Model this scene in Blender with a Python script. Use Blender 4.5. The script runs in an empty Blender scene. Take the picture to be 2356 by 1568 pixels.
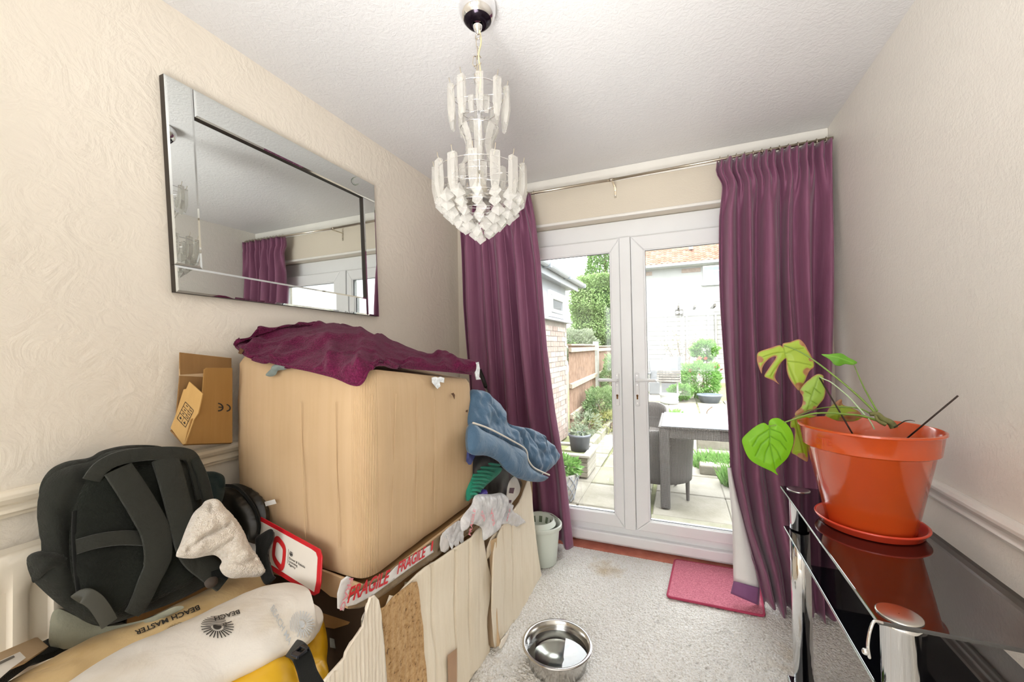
import bpy, bmesh, math, random
import numpy as np
from mathutils import Vector, Matrix
from mathutils.geometry import delaunay_2d_cdt

S = bpy.context.scene
COL = S.collection
RND = random.Random(7)
PI = math.pi

# ---------------------------------------------------------------- camera
FPX, CX, CY = 917.6, 1178.0, 784.0
CAMZ = 1.32
def _axes(y, p, r):
    f = np.array([math.sin(y)*math.cos(p), math.cos(y)*math.cos(p), math.sin(p)])
    rt = np.array([math.cos(y), -math.sin(y), 0.0]); up = np.cross(rt, f)
    return np.array([math.cos(r)*rt+math.sin(r)*up, -math.sin(r)*rt+math.cos(r)*up, f])
AX = _axes(math.radians(-22.73), math.radians(0.962), math.radians(-0.937))
cam = bpy.data.cameras.new('camera'); cam_ob = bpy.data.objects.new('camera', cam); COL.objects.link(cam_ob)
cam.sensor_width = 36.0; cam.lens = FPX/2356*36.0; cam.clip_start = 0.02; cam.clip_end = 200
_m = Matrix.Identity(4)
for i in range(3):
    _m[i][0], _m[i][1], _m[i][2] = AX[0][i], AX[1][i], -AX[2][i]
_m[2][3] = CAMZ
cam_ob.matrix_world = _m
S.camera = cam_ob

# ---------------------------------------------------------------- view, world, lights
S.view_settings.view_transform = 'Standard'; S.view_settings.look = 'None'
S.view_settings.gamma = 1.0; S.view_settings.use_curve_mapping = False
S.view_settings.exposure = 0.26
def lin(h):
    h = h.lstrip('#'); o = []
    for k in (0, 2, 4):
        c = int(h[k:k+2], 16)/255.0
        o.append(c/12.92 if c <= 0.04045 else ((c+0.055)/1.055)**2.4)
    return (o[0], o[1], o[2], 1.0)
W = bpy.data.worlds.new('overcast_sky'); S.world = W; W.use_nodes = True
_n = W.node_tree.nodes; _l = W.node_tree.links
_bg = _n['Background']; _bg.inputs['Strength'].default_value = 1.0
_tc = _n.new('ShaderNodeTexCoord'); _sp = _n.new('ShaderNodeSeparateXYZ'); _rp = _n.new('ShaderNodeValToRGB')
_nz = _n.new('ShaderNodeTexNoise'); _nz.inputs['Scale'].default_value = 2.0
_l.new(_tc.outputs['Generated'], _sp.inputs[0]); _l.new(_tc.outputs['Generated'], _nz.inputs['Vector'])
_l.new(_sp.outputs['Z'], _rp.inputs['Fac']); _l.new(_rp.outputs['Color'], _bg.inputs['Color'])
SKY = 5.7
_rp.color_ramp.elements[0].position = 0.0; _rp.color_ramp.elements[0].color = (0.93*SKY*.62, 0.94*SKY*.62, 0.95*SKY*.62, 1)
_rp.color_ramp.elements[1].position = 0.9; _rp.color_ramp.elements[1].color = (0.98*SKY*2.2, 0.99*SKY*2.2, 1.01*SKY*2.2, 1)
W.cycles.sampling_method = 'AUTOMATIC'

def area(name, loc, target, w, h, power, col, portal=False, spread=180):
    L = bpy.data.lights.new(name, 'AREA'); L.shape = 'RECTANGLE'; L.size = w; L.size_y = h
    L.energy = power; L.color = col; L.spread = math.radians(spread)
    o = bpy.data.objects.new(name, L); COL.objects.link(o); o.location = loc
    o.rotation_euler = (Vector(target)-Vector(loc)).to_track_quat('-Z', 'Y').to_euler()
    if portal: L.cycles.is_portal = True
    return o
area('door_portal', (-0.27, 2.86, 1.15), (-0.27, 0, 1.15), 1.8, 2.1, 1, (1, 1, 1), portal=True)
# added fill lamp in front of the rear wall, brightening the room from behind
area('rear_fill_light', (-0.35, -2.3, 1.5), (-0.35, 2, 1.30), 1.9, 1.35, 7, (1.0, 0.98, 0.95))
# added upward fill lamp behind the camera, bounced off the ceiling
area('up_fill_light', (-0.38, -1.1, 1.50), (-0.38, -1.09, 2.47), 1.5, 1.5, 5.5, (1.0, 0.96, 0.91))
# added fill lamp aimed at the ceiling above and ahead of the camera
area('ceiling_fill_light', (-0.28, -0.25, 0.95), (-0.28, 1.0, 2.47), 0.8, 0.8, 14.5, (1.0, 0.99, 0.99), spread=94)
_sun = bpy.data.lights.new('hazy_sun', 'SUN'); _sun.energy = 2.2; _sun.angle = math.radians(8); _sun.color = (1, .97, .9)
_so = bpy.data.objects.new('hazy_sun', _sun); COL.objects.link(_so)
_so.rotation_euler = Vector((-0.45, 0.55, -0.9)).to_track_quat('-Z', 'Y').to_euler()

# ---------------------------------------------------------------- unprojection helpers
def ray(px, py):
    v = np.array([(px-CX)/FPX, -(py-CY)/FPX, 1.0]); return v @ AX
def _w(v): return np.array([v[0], v[1], v[2]+CAMZ])
def AY(px, py, y): r = ray(px, py); return _w(r*(y/r[1]))
def AXX(px, py, x): r = ray(px, py); return _w(r*(x/r[0]))
def AZ(px, py, z): r = ray(px, py); return _w(r*((z-CAMZ)/r[2]))
class Plane:
    """plane in the room through three points; hit() says where a line of sight meets it"""
    def __init__(s, a, b, c):
        s.o = np.array(a, float); n = np.cross(np.array(b, float)-s.o, np.array(c, float)-s.o); s.n = n/np.linalg.norm(n)
        if s.n @ (np.array([0, 0, CAMZ])-s.o) < 0: s.n = -s.n
        s.u = np.array(b, float)-s.o; s.u /= np.linalg.norm(s.u); s.v = np.cross(s.n, s.u)
    def hit(s, px, py):
        r = ray(px, py); c = np.array([0, 0, CAMZ]); t = ((s.o-c) @ s.n)/(r @ s.n); return c+r*t
    def uv(s, P): d = np.array(P)-s.o; return d @ s.u, d @ s.v
    def at(s, u, v, h=0.0): return s.o+s.u*u+s.v*v+s.n*h

# ---------------------------------------------------------------- object helpers
def tag(o, label=None, cat=None, group=None, kind=None):
    if label: o['label'] = label
    if cat: o['category'] = cat
    if group: o['group'] = group
    if kind: o['kind'] = kind
    return o
def thing(name, loc, label, cat, group=None, kind=None):
    o = bpy.data.objects.new(name, None); COL.objects.link(o); o.location = tuple(loc); o.empty_display_size = .05
    return tag(o, label, cat, group, kind)
def wloc(o):
    v = Vector((0, 0, 0))
    while o: v += o.location; o = o.parent
    return v
def link(name, me, mat=None, parent=None, smooth=False, at=None):
    """link a mesh given in world coordinates; its origin goes to `at` (or its parent's place)"""
    if mat is not None: me.materials.append(mat)
    if smooth:
        for p in me.polygons: p.use_smooth = True
    o = bpy.data.objects.new(name, me); COL.objects.link(o)
    base = wloc(parent) if parent else Vector((0, 0, 0))
    if at is None:
        if parent: org = base
        else:
            n = len(me.vertices); a = np.empty(n*3); me.vertices.foreach_get('co', a); a = a.reshape(-1, 3)
            org = Vector(((a[:, 0].min()+a[:, 0].max())/2, (a[:, 1].min()+a[:, 1].max())/2, a[:, 2].min()))
    else: org = Vector(at)
    if org.length > 0: me.transform(Matrix.Translation(-org))
    if parent: o.parent = parent
    o.location = org-base
    return o
def mesh(name, V, F):
    me = bpy.data.meshes.new(name); me.from_pydata([tuple(v) for v in V], [], [tuple(f) for f in F]); me.update(); return me
def mk(name, V, F, mat, parent=None, smooth=False):
    return link(name, mesh(name, V, F), mat, parent, smooth)
def struct(o, label=None): return tag(o, label, None, None, 'structure')
def mod(o, kind, **k):
    m = o.modifiers.new(kind.lower(), kind)
    for a, b in k.items(): setattr(m, a, b)
    return m
def bev(o, w=.004, s=2): 
    m = mod(o, 'BEVEL', width=w, segments=s, limit_method='ANGLE'); return o
class MB:
    def __init__(s): s.V = []; s.F = []
    def add(s, V, F):
        b = len(s.V); s.V += [tuple(v) for v in V]; s.F += [tuple(i+b for i in f) for f in F]; return s
    def box(s, x0, x1, y0, y1, z0, z1):
        V = [(x, y, z) for x in (x0, x1) for y in (y0, y1) for z in (z0, z1)]
        return s.add(V, [(0, 1, 3, 2), (4, 6, 7, 5), (0, 4, 5, 1), (2, 3, 7, 6), (0, 2, 6, 4), (1, 5, 7, 3)])
    def prism(s, poly, vec):
        """3-D polygon swept by vec"""
        n = len(poly); v = np.array(vec); V = [np.array(p) for p in poly]+[np.array(p)+v for p in poly]
        return s.add(V, [tuple(range(n-1, -1, -1)), tuple(range(n, 2*n))]+[(i, (i+1) % n, (i+1) % n+n, i+n) for i in range(n)])
    def tube(s, pts, r, n=10, cap=True):
        P = [np.array(p, float) for p in pts]; m = len(P); R = r if hasattr(r, '__len__') else [r]*m
        V = []; prev = None
        for i in range(m):
            t = P[min(i+1, m-1)]-P[max(i-1, 0)]; t = t/(np.linalg.norm(t)+1e-12)
            if prev is None:
                a = np.array([0, 0, 1.0]) if abs(t[2]) < .9 else np.array([1.0, 0, 0])
            else: a = prev
            b = a-t*(a @ t); b /= np.linalg.norm(b)+1e-12; prev = b; c = np.cross(t, b)
            for k in range(n):
                q = 2*PI*k/n; V.append(P[i]+R[i]*(math.cos(q)*b+math.sin(q)*c))
        F = [(i*n+k, i*n+(k+1) % n, (i+1)*n+(k+1) % n, (i+1)*n+k) for i in range(m-1) for k in range(n)]
        if cap: F += [tuple(range(n-1, -1, -1)), tuple(range((m-1)*n, m*n))]
        return s.add(V, F)
    def torus(s, c, R, r, n=32, k=6, axis='z'):
        V = []
        for i in range(n):
            a = 2*PI*i/n
            for j in range(k):
                b = 2*PI*j/k; q = R+r*math.cos(b); p = (q*math.cos(a), q*math.sin(a), r*math.sin(b))
                if axis == 'x': p = (p[2], p[0], p[1])
                if axis == 'y': p = (p[0], p[2], p[1])
                V.append((c[0]+p[0], c[1]+p[1], c[2]+p[2]))
        return s.add(V, [(i*k+j, i*k+(j+1) % k, ((i+1) % n)*k+(j+1) % k, ((i+1) % n)*k+j) for i in range(n) for j in range(k)])
    def lathe(s, c, prof, n=48, sx=1, sy=1):
        V = []; m = len(prof)
        for r, z in prof:
            for k in range(n):
                a = 2*PI*k/n; V.append((c[0]+r*sx*math.cos(a), c[1]+r*sy*math.sin(a), c[2]+z))
        F = [(i*n+k, i*n+(k+1) % n, (i+1)*n+(k+1) % n, (i+1)*n+k) for i in range(m-1) for k in range(n)]
        if prof[0][0] > 1e-6 and s_cap(prof[0]): F.append(tuple(range(n-1, -1, -1)))
        return s.add(V, F)
    def grid(s, G, closed_u=False):
        """G[i][j] points"""
        a = len(G); b = len(G[0]); V = [p for row in G for p in row]
        F = [(i*b+j, ((i+1) % a)*b+j, ((i+1) % a)*b+j+1, i*b+j+1) for i in range(a if closed_u else a-1) for j in range(b-1)]
        return s.add(V, F)
    def build(s, name, mat, parent=None, smooth=False):
        me = mesh(name, s.V, s.F)
        bm = bmesh.new(); bm.from_mesh(me); bmesh.ops.recalc_face_normals(bm, faces=bm.faces); bm.to_mesh(me); bm.free()
        return link(name, me, mat, parent, smooth)
def s_cap(p): return False
def crom(P, per=6, closed=False):
    """Catmull-Rom through the points"""
    P = [np.array(p, float) for p in P]; n = len(P); out = []
    rng = range(n) if closed else range(n-1)
    for i in rng:
        if closed: a, b, c, d = P[(i-1) % n], P[i], P[(i+1) % n], P[(i+2) % n]
        else: a, b, c, d = P[max(i-1, 0)], P[i], P[i+1], P[min(i+2, n-1)]
        for k in range(per):
            t = k/per; out.append(.5*((2*b)+(c-a)*t+(2*a-5*b+4*c-d)*t*t+(3*b-a-3*c+d)*t**3))
    if not closed: out.append(P[-1])
    return out
def smooth_obj(o, angle=40):
    for p in o.data.polygons: p.use_smooth = True
    try:
        o.data.set_sharp_from_angle(angle=math.radians(angle))
    except Exception: pass
    return o
from mathutils import noise as mnoise
def nz(p, sc=1.0, seed=0.0): return mnoise.noise(Vector((p[0]*sc+seed, p[1]*sc-seed*1.7, p[2]*sc+seed*.6)))
def in_poly(pts, poly):
    x, y = pts[:, 0], pts[:, 1]; ins = np.zeros(len(pts), bool); n = len(poly); j = n-1
    for i in range(n):
        xi, yi = poly[i]; xj, yj = poly[j]
        c = ((yi > y) != (yj > y)) & (x < (xj-xi)*(y-yi)/(yj-yi+1e-15)+xi); ins ^= c; j = i
    return ins
def dist_poly(pts, poly):
    d = np.full(len(pts), 1e9); n = len(poly)
    for i in range(n):
        a = np.array(poly[i]); b = np.array(poly[(i+1) % n]); ab = b-a
        t = np.clip(((pts-a) @ ab)/(ab @ ab+1e-15), 0, 1); d = np.minimum(d, np.linalg.norm(pts-(a+t[:, None]*ab), axis=1))
    return d
def pillow(name, plane, pxpoly, front, back, R, mat, parent=None, res=.012, wr=0.0, wsc=12, seed=0, creases=(), smoothpoly=True, per=5, bend=None, flat=False, world=False):
    """soft or flat-faced body: an outline on a plane given real thickness (front and back bulge), wrinkles and creases"""
    P = [plane.uv(p) if world else plane.uv(plane.hit(*p)) for p in pxpoly]
    if smoothpoly: P = [tuple(q) for q in crom(P, per, True)]
    P = [(float(a), float(b)) for a, b in P]
    A = np.array(P); lo = A.min(0); hi = A.max(0)
    gx, gy = np.meshgrid(np.arange(lo[0], hi[0], res), np.arange(lo[1], hi[1], res)); g = np.stack([gx.ravel(), gy.ravel()], 1)
    g[:, 0] += (np.floor((g[:, 1]-lo[1])/res) % 2)*res*.5
    g = g[in_poly(g, P)]
    if len(g): g = g[dist_poly(g, P) > res*.45]
    allp = [Vector(p) for p in P]+[Vector(p) for p in g]; n = len(P)
    V2, E2, F2, *_ = delaunay_2d_cdt(allp, [(i, (i+1) % n) for i in range(n)], [], 1, 1e-7)
    Q = np.array([tuple(v) for v in V2]); d = dist_poly(Q, P)
    t = np.clip(d/R, 0, 1); h = np.sqrt(np.clip(1-(1-t)**2, 0, 1))
    if flat: h = (d > res*.2).astype(float)
    cr = np.zeros(len(Q))
    for c in creases:
        pl, w, dep = c; pl = [plane.uv(p) if world else plane.uv(plane.hit(*p)) for p in pl]; dd = np.full(len(Q), 1e9)
        for a, b in zip(pl[:-1], pl[1:]):
            a = np.array(a); b = np.array(b); ab = b-a; tt = np.clip(((Q-a) @ ab)/(ab @ ab+1e-12), 0, 1)
            dd = np.minimum(dd, np.linalg.norm(Q-(a+tt[:, None]*ab), axis=1))
        cr += dep*np.exp(-(dd/w)**2)
    VF = []; VB = []
    for i, (u, v) in enumerate(Q):
        edge = d[i] < 1e-5
        b0 = bend(u, v) if bend else 0.0
        e = 0 if edge else (nz((u, v, 0), wsc, seed)*wr+nz((u, v, 3), wsc*2.3, seed)*wr*.5)*min(1, d[i]/(R*.4+1e-9))
        hf = h[i]*front+e+cr[i]*min(1, d[i]/(R*.3+1e-9)); hb = h[i]*back
        VF.append(plane.at(u, v, hf+b0)); VB.append(plane.at(u, v, -hb+b0))
    V = VF+VB; N = len(Q); F = []
    for f in F2:
        f = list(f)
        F.append(tuple(f)); F.append(tuple(i+N for i in reversed(f)))
    me = mesh(name, V, F)
    bm = bmesh.new(); bm.from_mesh(me); bmesh.ops.remove_doubles(bm, verts=bm.verts, dist=1e-6)
    bmesh.ops.recalc_face_normals(bm, faces=bm.faces); bm.to_mesh(me); bm.free()
    return link(name, me, mat, parent, True)
def slab(name, plane, pxpoly, thick, mat, parent=None, smoothpoly=False, world=False, lift=0.0, bv=0):
    P = [plane.uv(p) if world else plane.uv(plane.hit(*p)) for p in pxpoly]
    if smoothpoly: P = crom(P, 6, True)
    b = MB(); b.prism([plane.at(u, v, lift-thick) for u, v in P], plane.n*thick); o = b.build(name, mat, parent)
    if bv: bev(o, bv, 2)
    return o
def ribbon(name, pts, nrm, width, thick, mat, parent=None, per=6, wprof=None):
    C = crom(pts, per); N = crom(nrm, per) if not isinstance(nrm, np.ndarray) else [nrm]*len(C); m = len(C); G = []
    for i in range(m):
        t = C[min(i+1, m-1)]-C[max(i-1, 0)]; t /= np.linalg.norm(t)+1e-12
        nn = N[i]-t*(N[i] @ t); nn /= np.linalg.norm(nn)+1e-12; s = np.cross(t, nn); w = width*(wprof(i/(m-1)) if wprof else 1)/2
        ring = []
        for k in range(12):
            a = 2*PI*k/12; cx = math.cos(a); sy = math.sin(a)
            cx = math.copysign(abs(cx)**.45, cx); sy = math.copysign(abs(sy)**.6, sy)
            ring.append(C[i]+s*w*cx+nn*thick/2*sy)
        G.append(ring+[ring[0]])
    b = MB(); V = []; n = 12
    for g in G: V += g[:12]
    F = [(i*n+k, i*n+(k+1) % n, (i+1)*n+(k+1) % n, (i+1)*n+k) for i in range(m-1) for k in range(n)]+[tuple(range(n-1, -1, -1)), tuple(range((m-1)*n, m*n))]
    b.add(V, F); o = b.build(name, mat, parent, True); smooth_obj(o, 50); return o
def text2d(body, size, bold=0.0):
    cu = bpy.data.curves.new('lettering', 'FONT'); cu.body = body; cu.size = size; cu.offset = bold; cu.resolution_u = 3
    to = bpy.data.objects.new('lettering', cu); COL.objects.link(to)
    dg = bpy.context.evaluated_depsgraph_get(); me = bpy.data.meshes.new_from_object(to.evaluated_get(dg))
    bm = bmesh.new(); bm.from_mesh(me); bmesh.ops.triangulate(bm, faces=bm.faces)
    V = [(v.co.x, v.co.y) for v in bm.verts]; F = [tuple(v.index for v in f.verts) for f in bm.faces]; bm.free()
    bpy.data.objects.remove(to); bpy.data.meshes.remove(me); bpy.data.curves.remove(cu)
    return V, F
def print_on(name, shapes, f, mat, parent):
    """flat print: 2-D triangles laid on a surface by f(u, v) -> point"""
    b = MB()
    for V, F in shapes: b.add([f(u, v) for u, v in V], F)
    me = mesh(name, b.V, b.F); return link(name, me, mat, parent)
def rect2d(x0, y0, x1, y1): return ([(x0, y0), (x1, y0), (x1, y1), (x0, y1)], [(0, 1, 2, 3)])
def line2d(a, b, w, n=1):
    a = np.array(a, float); b = np.array(b, float); d = b-a; d /= np.linalg.norm(d); s = np.array([-d[1], d[0]])*w/2
    V = []; F = []
    for i in range(n+1):
        c = a+(b-a)*i/n; V += [tuple(c-s), tuple(c+s)]
    return (V, [(2*i, 2*i+2, 2*i+3, 2*i+1) for i in range(n)])
def poly2d(pts, w):
    V = []; F = []; n = len(pts)
    for i in range(n):
        d = np.array(pts[min(i+1, n-1)])-np.array(pts[max(i-1, 0)]); d = d/np.linalg.norm(d); s = np.array([-d[1], d[0]])*w/2
        V += [tuple(np.array(pts[i])-s), tuple(np.array(pts[i])+s)]
    return (V, [(2*i, 2*i+2, 2*i+3, 2*i+1) for i in range(n-1)])
def tf2d(shape, s=1, rot=0, dx=0, dy=0, flipx=False):
    c, q = math.cos(rot), math.sin(rot); k = -1 if flipx else 1
    return ([((x*k*c-y*q)*s+dx, (x*k*q+y*c)*s+dy) for x, y in shape[0]], shape[1])

# ---------------------------------------------------------------- materials
class Mat:
    def __init__(s, name):
        s.m = bpy.data.materials.new(name); s.m.use_nodes = True; s.n = s.m.node_tree.nodes; s.l = s.m.node_tree.links
        s.b = s.n['Principled BSDF']; s.out = s.n['Material Output']
    def node(s, t, **k):
        o = s.n.new(t)
        for a, b in k.items(): setattr(o, a, b)
        return o
    def coord(s, kind='Object', scale=(1, 1, 1), rot=(0, 0, 0)):
        t = s.node('ShaderNodeTexCoord'); m = s.node('ShaderNodeMapping'); m.inputs['Scale'].default_value = scale; m.inputs['Rotation'].default_value = rot
        s.l.new(t.outputs[kind], m.inputs[0]); return m.outputs[0]
    def noise(s, vec, scale, detail=3, rough=.5, dist=0.0):
        t = s.node('ShaderNodeTexNoise'); t.inputs['Scale'].default_value = scale; t.inputs['Detail'].default_value = detail
        t.inputs['Roughness'].default_value = rough; t.inputs['Distortion'].default_value = dist; s.l.new(vec, t.inputs['Vector']); return t.outputs['Fac']
    def wave(s, vec, scale, dist=0, direction='X', detail=1):
        t = s.node('ShaderNodeTexWave'); t.bands_direction = direction; t.inputs['Scale'].default_value = scale; t.inputs['Distortion'].default_value = dist
        t.inputs['Detail'].default_value = detail; s.l.new(vec, t.inputs['Vector']); return t.outputs['Fac']
    def voro(s, vec, scale, feature='F1'):
        t = s.node('ShaderNodeTexVoronoi'); t.feature = feature; t.inputs['Scale'].default_value = scale; s.l.new(vec, t.inputs['Vector']); return t.outputs['Distance']
    def ramp(s, fac, stops, interp='LINEAR'):
        r = s.node('ShaderNodeValToRGB'); r.color_ramp.interpolation = interp; e = r.color_ramp.elements
        while len(e) < len(stops): e.new(.5)
        for k, (p, c) in enumerate(stops): e[k].position = p; e[k].color = c if not isinstance(c, str) else lin(c)
        s.l.new(fac, r.inputs['Fac']); return r.outputs['Color']
    def mix(s, fac, a, b, mode='MIX'):
        m = s.node('ShaderNodeMix'); m.data_type = 'RGBA'; m.blend_type = mode
        if isinstance(fac, (int, float)): m.inputs[0].default_value = fac
        else: s.l.new(fac, m.inputs[0])
        for k, v in ((6, a), (7, b)):
            if isinstance(v, (tuple, list)): m.inputs[k].default_value = v
            elif isinstance(v, str): m.inputs[k].default_value = lin(v)
            else: s.l.new(v, m.inputs[k])
        return m.outputs[2]
    def math(s, op, a, b=0.0):
        m = s.node('ShaderNodeMath', operation=op)
        for k, v in ((0, a), (1, b)):
            if isinstance(v, (int, float)): m.inputs[k].default_value = v
            else: s.l.new(v, m.inputs[k])
        return m.outputs[0]
    def bump(s, h, strength=.3, dist=.01):
        b = s.node('ShaderNodeBump'); b.inputs['Strength'].default_value = strength; b.inputs['Distance'].default_value = dist
        s.l.new(h, b.inputs['Height']); s.l.new(b.outputs[0], s.b.inputs['Normal']); return s
    def col(s, c):
        if isinstance(c, str): s.b.inputs['Base Color'].default_value = lin(c)
        elif isinstance(c, tuple): s.b.inputs['Base Color'].default_value = c
        else: s.l.new(c, s.b.inputs['Base Color'])
        return s
    def set(s, **k):
        for a, v in k.items(): s.b.inputs[a.replace('_', ' ')].default_value = v
        return s
def plain(name, c, rough=.6, metal=0.0, var=.12, vs=8, bs=0.0, bscale=60, coat=0.0, spec=.5):
    m = Mat(name); v = m.coord(); n = m.noise(v, vs, 3)
    a = lin(c); dk = tuple(x*(1-var) for x in a[:3])+(1,); lt = tuple(min(1, x*(1+var)) for x in a[:3])+(1,)
    m.col(m.ramp(n, [(.3, dk), (.7, lt)])); m.set(Roughness=rough, Metallic=metal, Specular_IOR_Level=spec)
    if coat: m.set(Coat_Weight=coat, Coat_Roughness=.05)
    if bs: m.bump(m.noise(v, bscale, 3), bs, .004)
    return m.m
def fabric(name, c, scale=350, var=.15, sheen=.15, rough=.9, bs=.25, fold=0):
    m = Mat(name); v = m.coord(); n = m.noise(v, 6, 4)
    a = lin(c); dk = tuple(x*(1-var) for x in a[:3])+(1,); lt = tuple(min(1, x*(1+var)) for x in a[:3])+(1,)
    m.col(m.ramp(n, [(.3, dk), (.7, lt)])); m.set(Roughness=rough, Sheen_Weight=sheen, Specular_IOR_Level=.25)
    h = m.noise(v, scale, 2)
    if fold: h = m.math('ADD', m.math('MULTIPLY', m.noise(v, fold, 3, .6, .6), 3.0), m.math('MULTIPLY', h, .35))
    m.bump(h, bs, .006); return m.m
# ---------------------------------------------------------------- surface materials
def wall_mat(name, base, strength=.5, kind='brush'):
    m = Mat(name); v = m.coord()
    big = m.noise(v, 1.3, 3, .5)
    a = lin(base); m.col(m.ramp(big, [(.3, tuple(x*.965 for x in a[:3])+(1,)), (.7, tuple(min(1, x*1.02) for x in a[:3])+(1,))]))
    m.set(Roughness=.42, Specular_IOR_Level=.45)
    if kind == 'brush':      # brushed artex: short curved strokes, stronger low down on the wall
        w1 = m.noise(v, 9, 4, .55, 3.2); w2 = m.noise(v, 26, 3, .6, 1.6)
        h = m.math('ADD', m.math('MULTIPLY', w1, 2.2), m.math('MULTIPLY', w2, .7))
        msk = m.ramp(m.noise(v, 2.2, 2, .5), [(.38, (.35, .35, .35, 1)), (.62, (1, 1, 1, 1))])
        h = m.math('MULTIPLY', h, msk)
        m.bump(h, strength, .02)
    elif kind == 'swirl':
        vo = m.node('ShaderNodeTexVoronoi'); vo.inputs['Scale'].default_value = 5.5; m.l.new(v, vo.inputs['Vector'])
        rings = m.math('SINE', m.math('MULTIPLY', m.math('ADD', vo.outputs['Distance'], m.math('MULTIPLY', m.noise(v, 12, 3), .10)), 60.0))
        w2 = m.noise(v, 45, 3, .6, 1.2)
        msk = m.ramp(m.noise(v, 3.0, 2, .5), [(.42, (.08, .08, .08, 1)), (.6, (1, 1, 1, 1))])
        h = m.math('ADD', m.math('MULTIPLY', m.math('MULTIPLY', rings, msk), .05), m.math('MULTIPLY', w2, 1.1))
        m.bump(h, strength, .012)
    else:
        h = m.math('ADD', m.noise(v, 110, 3, .6), m.math('MULTIPLY', m.noise(v, 14, 3, .5, 1.0), 1.0)); m.bump(h, strength, .008)
    return m.m
M = {}
M['wall_left'] = wall_mat('cream_brushed_plaster', '#ede4d5', .17, 'brush')
M['wall_right'] = wall_mat('cream_stippled_plaster', '#efeae1', .22, 'stipple')
M['wall_back'] = wall_mat('cream_plaster', '#ddd3c1', .10, 'stipple')
M['ceiling'] = wall_mat('white_swirled_artex', '#dddcdb', .25, 'swirl')
M['white_paint'] = plain('white_gloss_paint', '#eeebe3', .3, var=.02)
M['cream_paint'] = plain('cream_gloss_paint', '#efe4cf', .3, var=.03)
M['upvc'] = plain('white_upvc', '#f0f1f1', .28, var=.01)
M['upvc_grey'] = plain('upvc_gasket_grey', '#55585a', .6)  # plain grey for the door gasket strips
M['chrome'] = plain('chrome', '#e9e9ea', .07, metal=1, var=.02)
M['brushed'] = plain('brushed_steel', '#d2d0cc', .25, metal=1, var=.05)
M['nickel'] = plain('satin_nickel', '#c9bfae', .28, metal=1, var=.04)
M['black'] = plain('black_plastic', '#15150f', .45)
def glass_mat(name, tint=(.97, .985, .98, 1), refl=.10):
    m = Mat(name); m.n.remove(m.b)
    t = m.node('ShaderNodeBsdfTransparent'); t.inputs[0].default_value = tint
    g = m.node('ShaderNodeBsdfGlossy'); g.inputs['Roughness'].default_value = .01; g.inputs[0].default_value = (1, 1, 1, 1)
    lw = m.node('ShaderNodeFresnel'); lw.inputs['IOR'].default_value = 1.5
    x = m.node('ShaderNodeMixShader'); m.l.new(m.math('MINIMUM', m.math('MULTIPLY', lw.outputs[0], refl/.04), .8), x.inputs[0]); m.l.new(t.outputs[0], x.inputs[1]); m.l.new(g.outputs[0], x.inputs[2])
    m.l.new(x.outputs[0], m.out.inputs['Surface']); return m.m
M['glass'] = glass_mat('window_glass', refl=.03)

# ---------------------------------------------------------------- room shell
XL, XR, YB, YD, H, YR = -1.53, 0.76, 2.62, 2.70, 2.47, -2.45
FX0, FX1 = -1.13, 0.60          # door opening
ztop = float(AY(1450, 495, YB)[2])
struct(MB().box(XL-.12, XL, YR-.1, YD+.16, -.15, H+.12).build('wall_left', M['wall_left']))
struct(MB().box(XR, XR+.12, YR-.1, YD+.16, -.15, H+.12).build('wall_right', M['wall_right']))
b = MB(); b.box(XL, FX0, YB, YD+.16, -.15, H); b.box(FX1, XR, YB, YD+.16, -.15, H); b.box(FX0, FX1, YB, YD+.16, ztop, H)
struct(b.build('wall_back', M['wall_back']))
struct(MB().box(XL, XR, YR, YD+.16, H, H+.12).build('ceiling', M['ceiling']))
# unseen rear wall and window; the added fill lamp lights the room from here
b = MB(); b.box(XL, XR, YR-.1, YR, 0, .8); b.box(XL, XR, YR-.1, YR, 2.2, H); b.box(XL, -1.35, YR-.1, YR, .8, 2.2); b.box(.62, XR, YR-.1, YR, .8, 2.2)
struct(b.build('wall_rear', M['wall_right']))
wn = MB()
for x in (-1.35, -.69, -.03, .57): wn.box(x, x+.05, YR-.07, YR-.02, .8, 2.2)
wn.box(-1.35, .62, YR-.07, YR-.02, .8, .85); wn.box(-1.35, .62, YR-.07, YR-.02, 2.15, 2.2)
w1 = struct(wn.build('window_1', M['upvc']))
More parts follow.
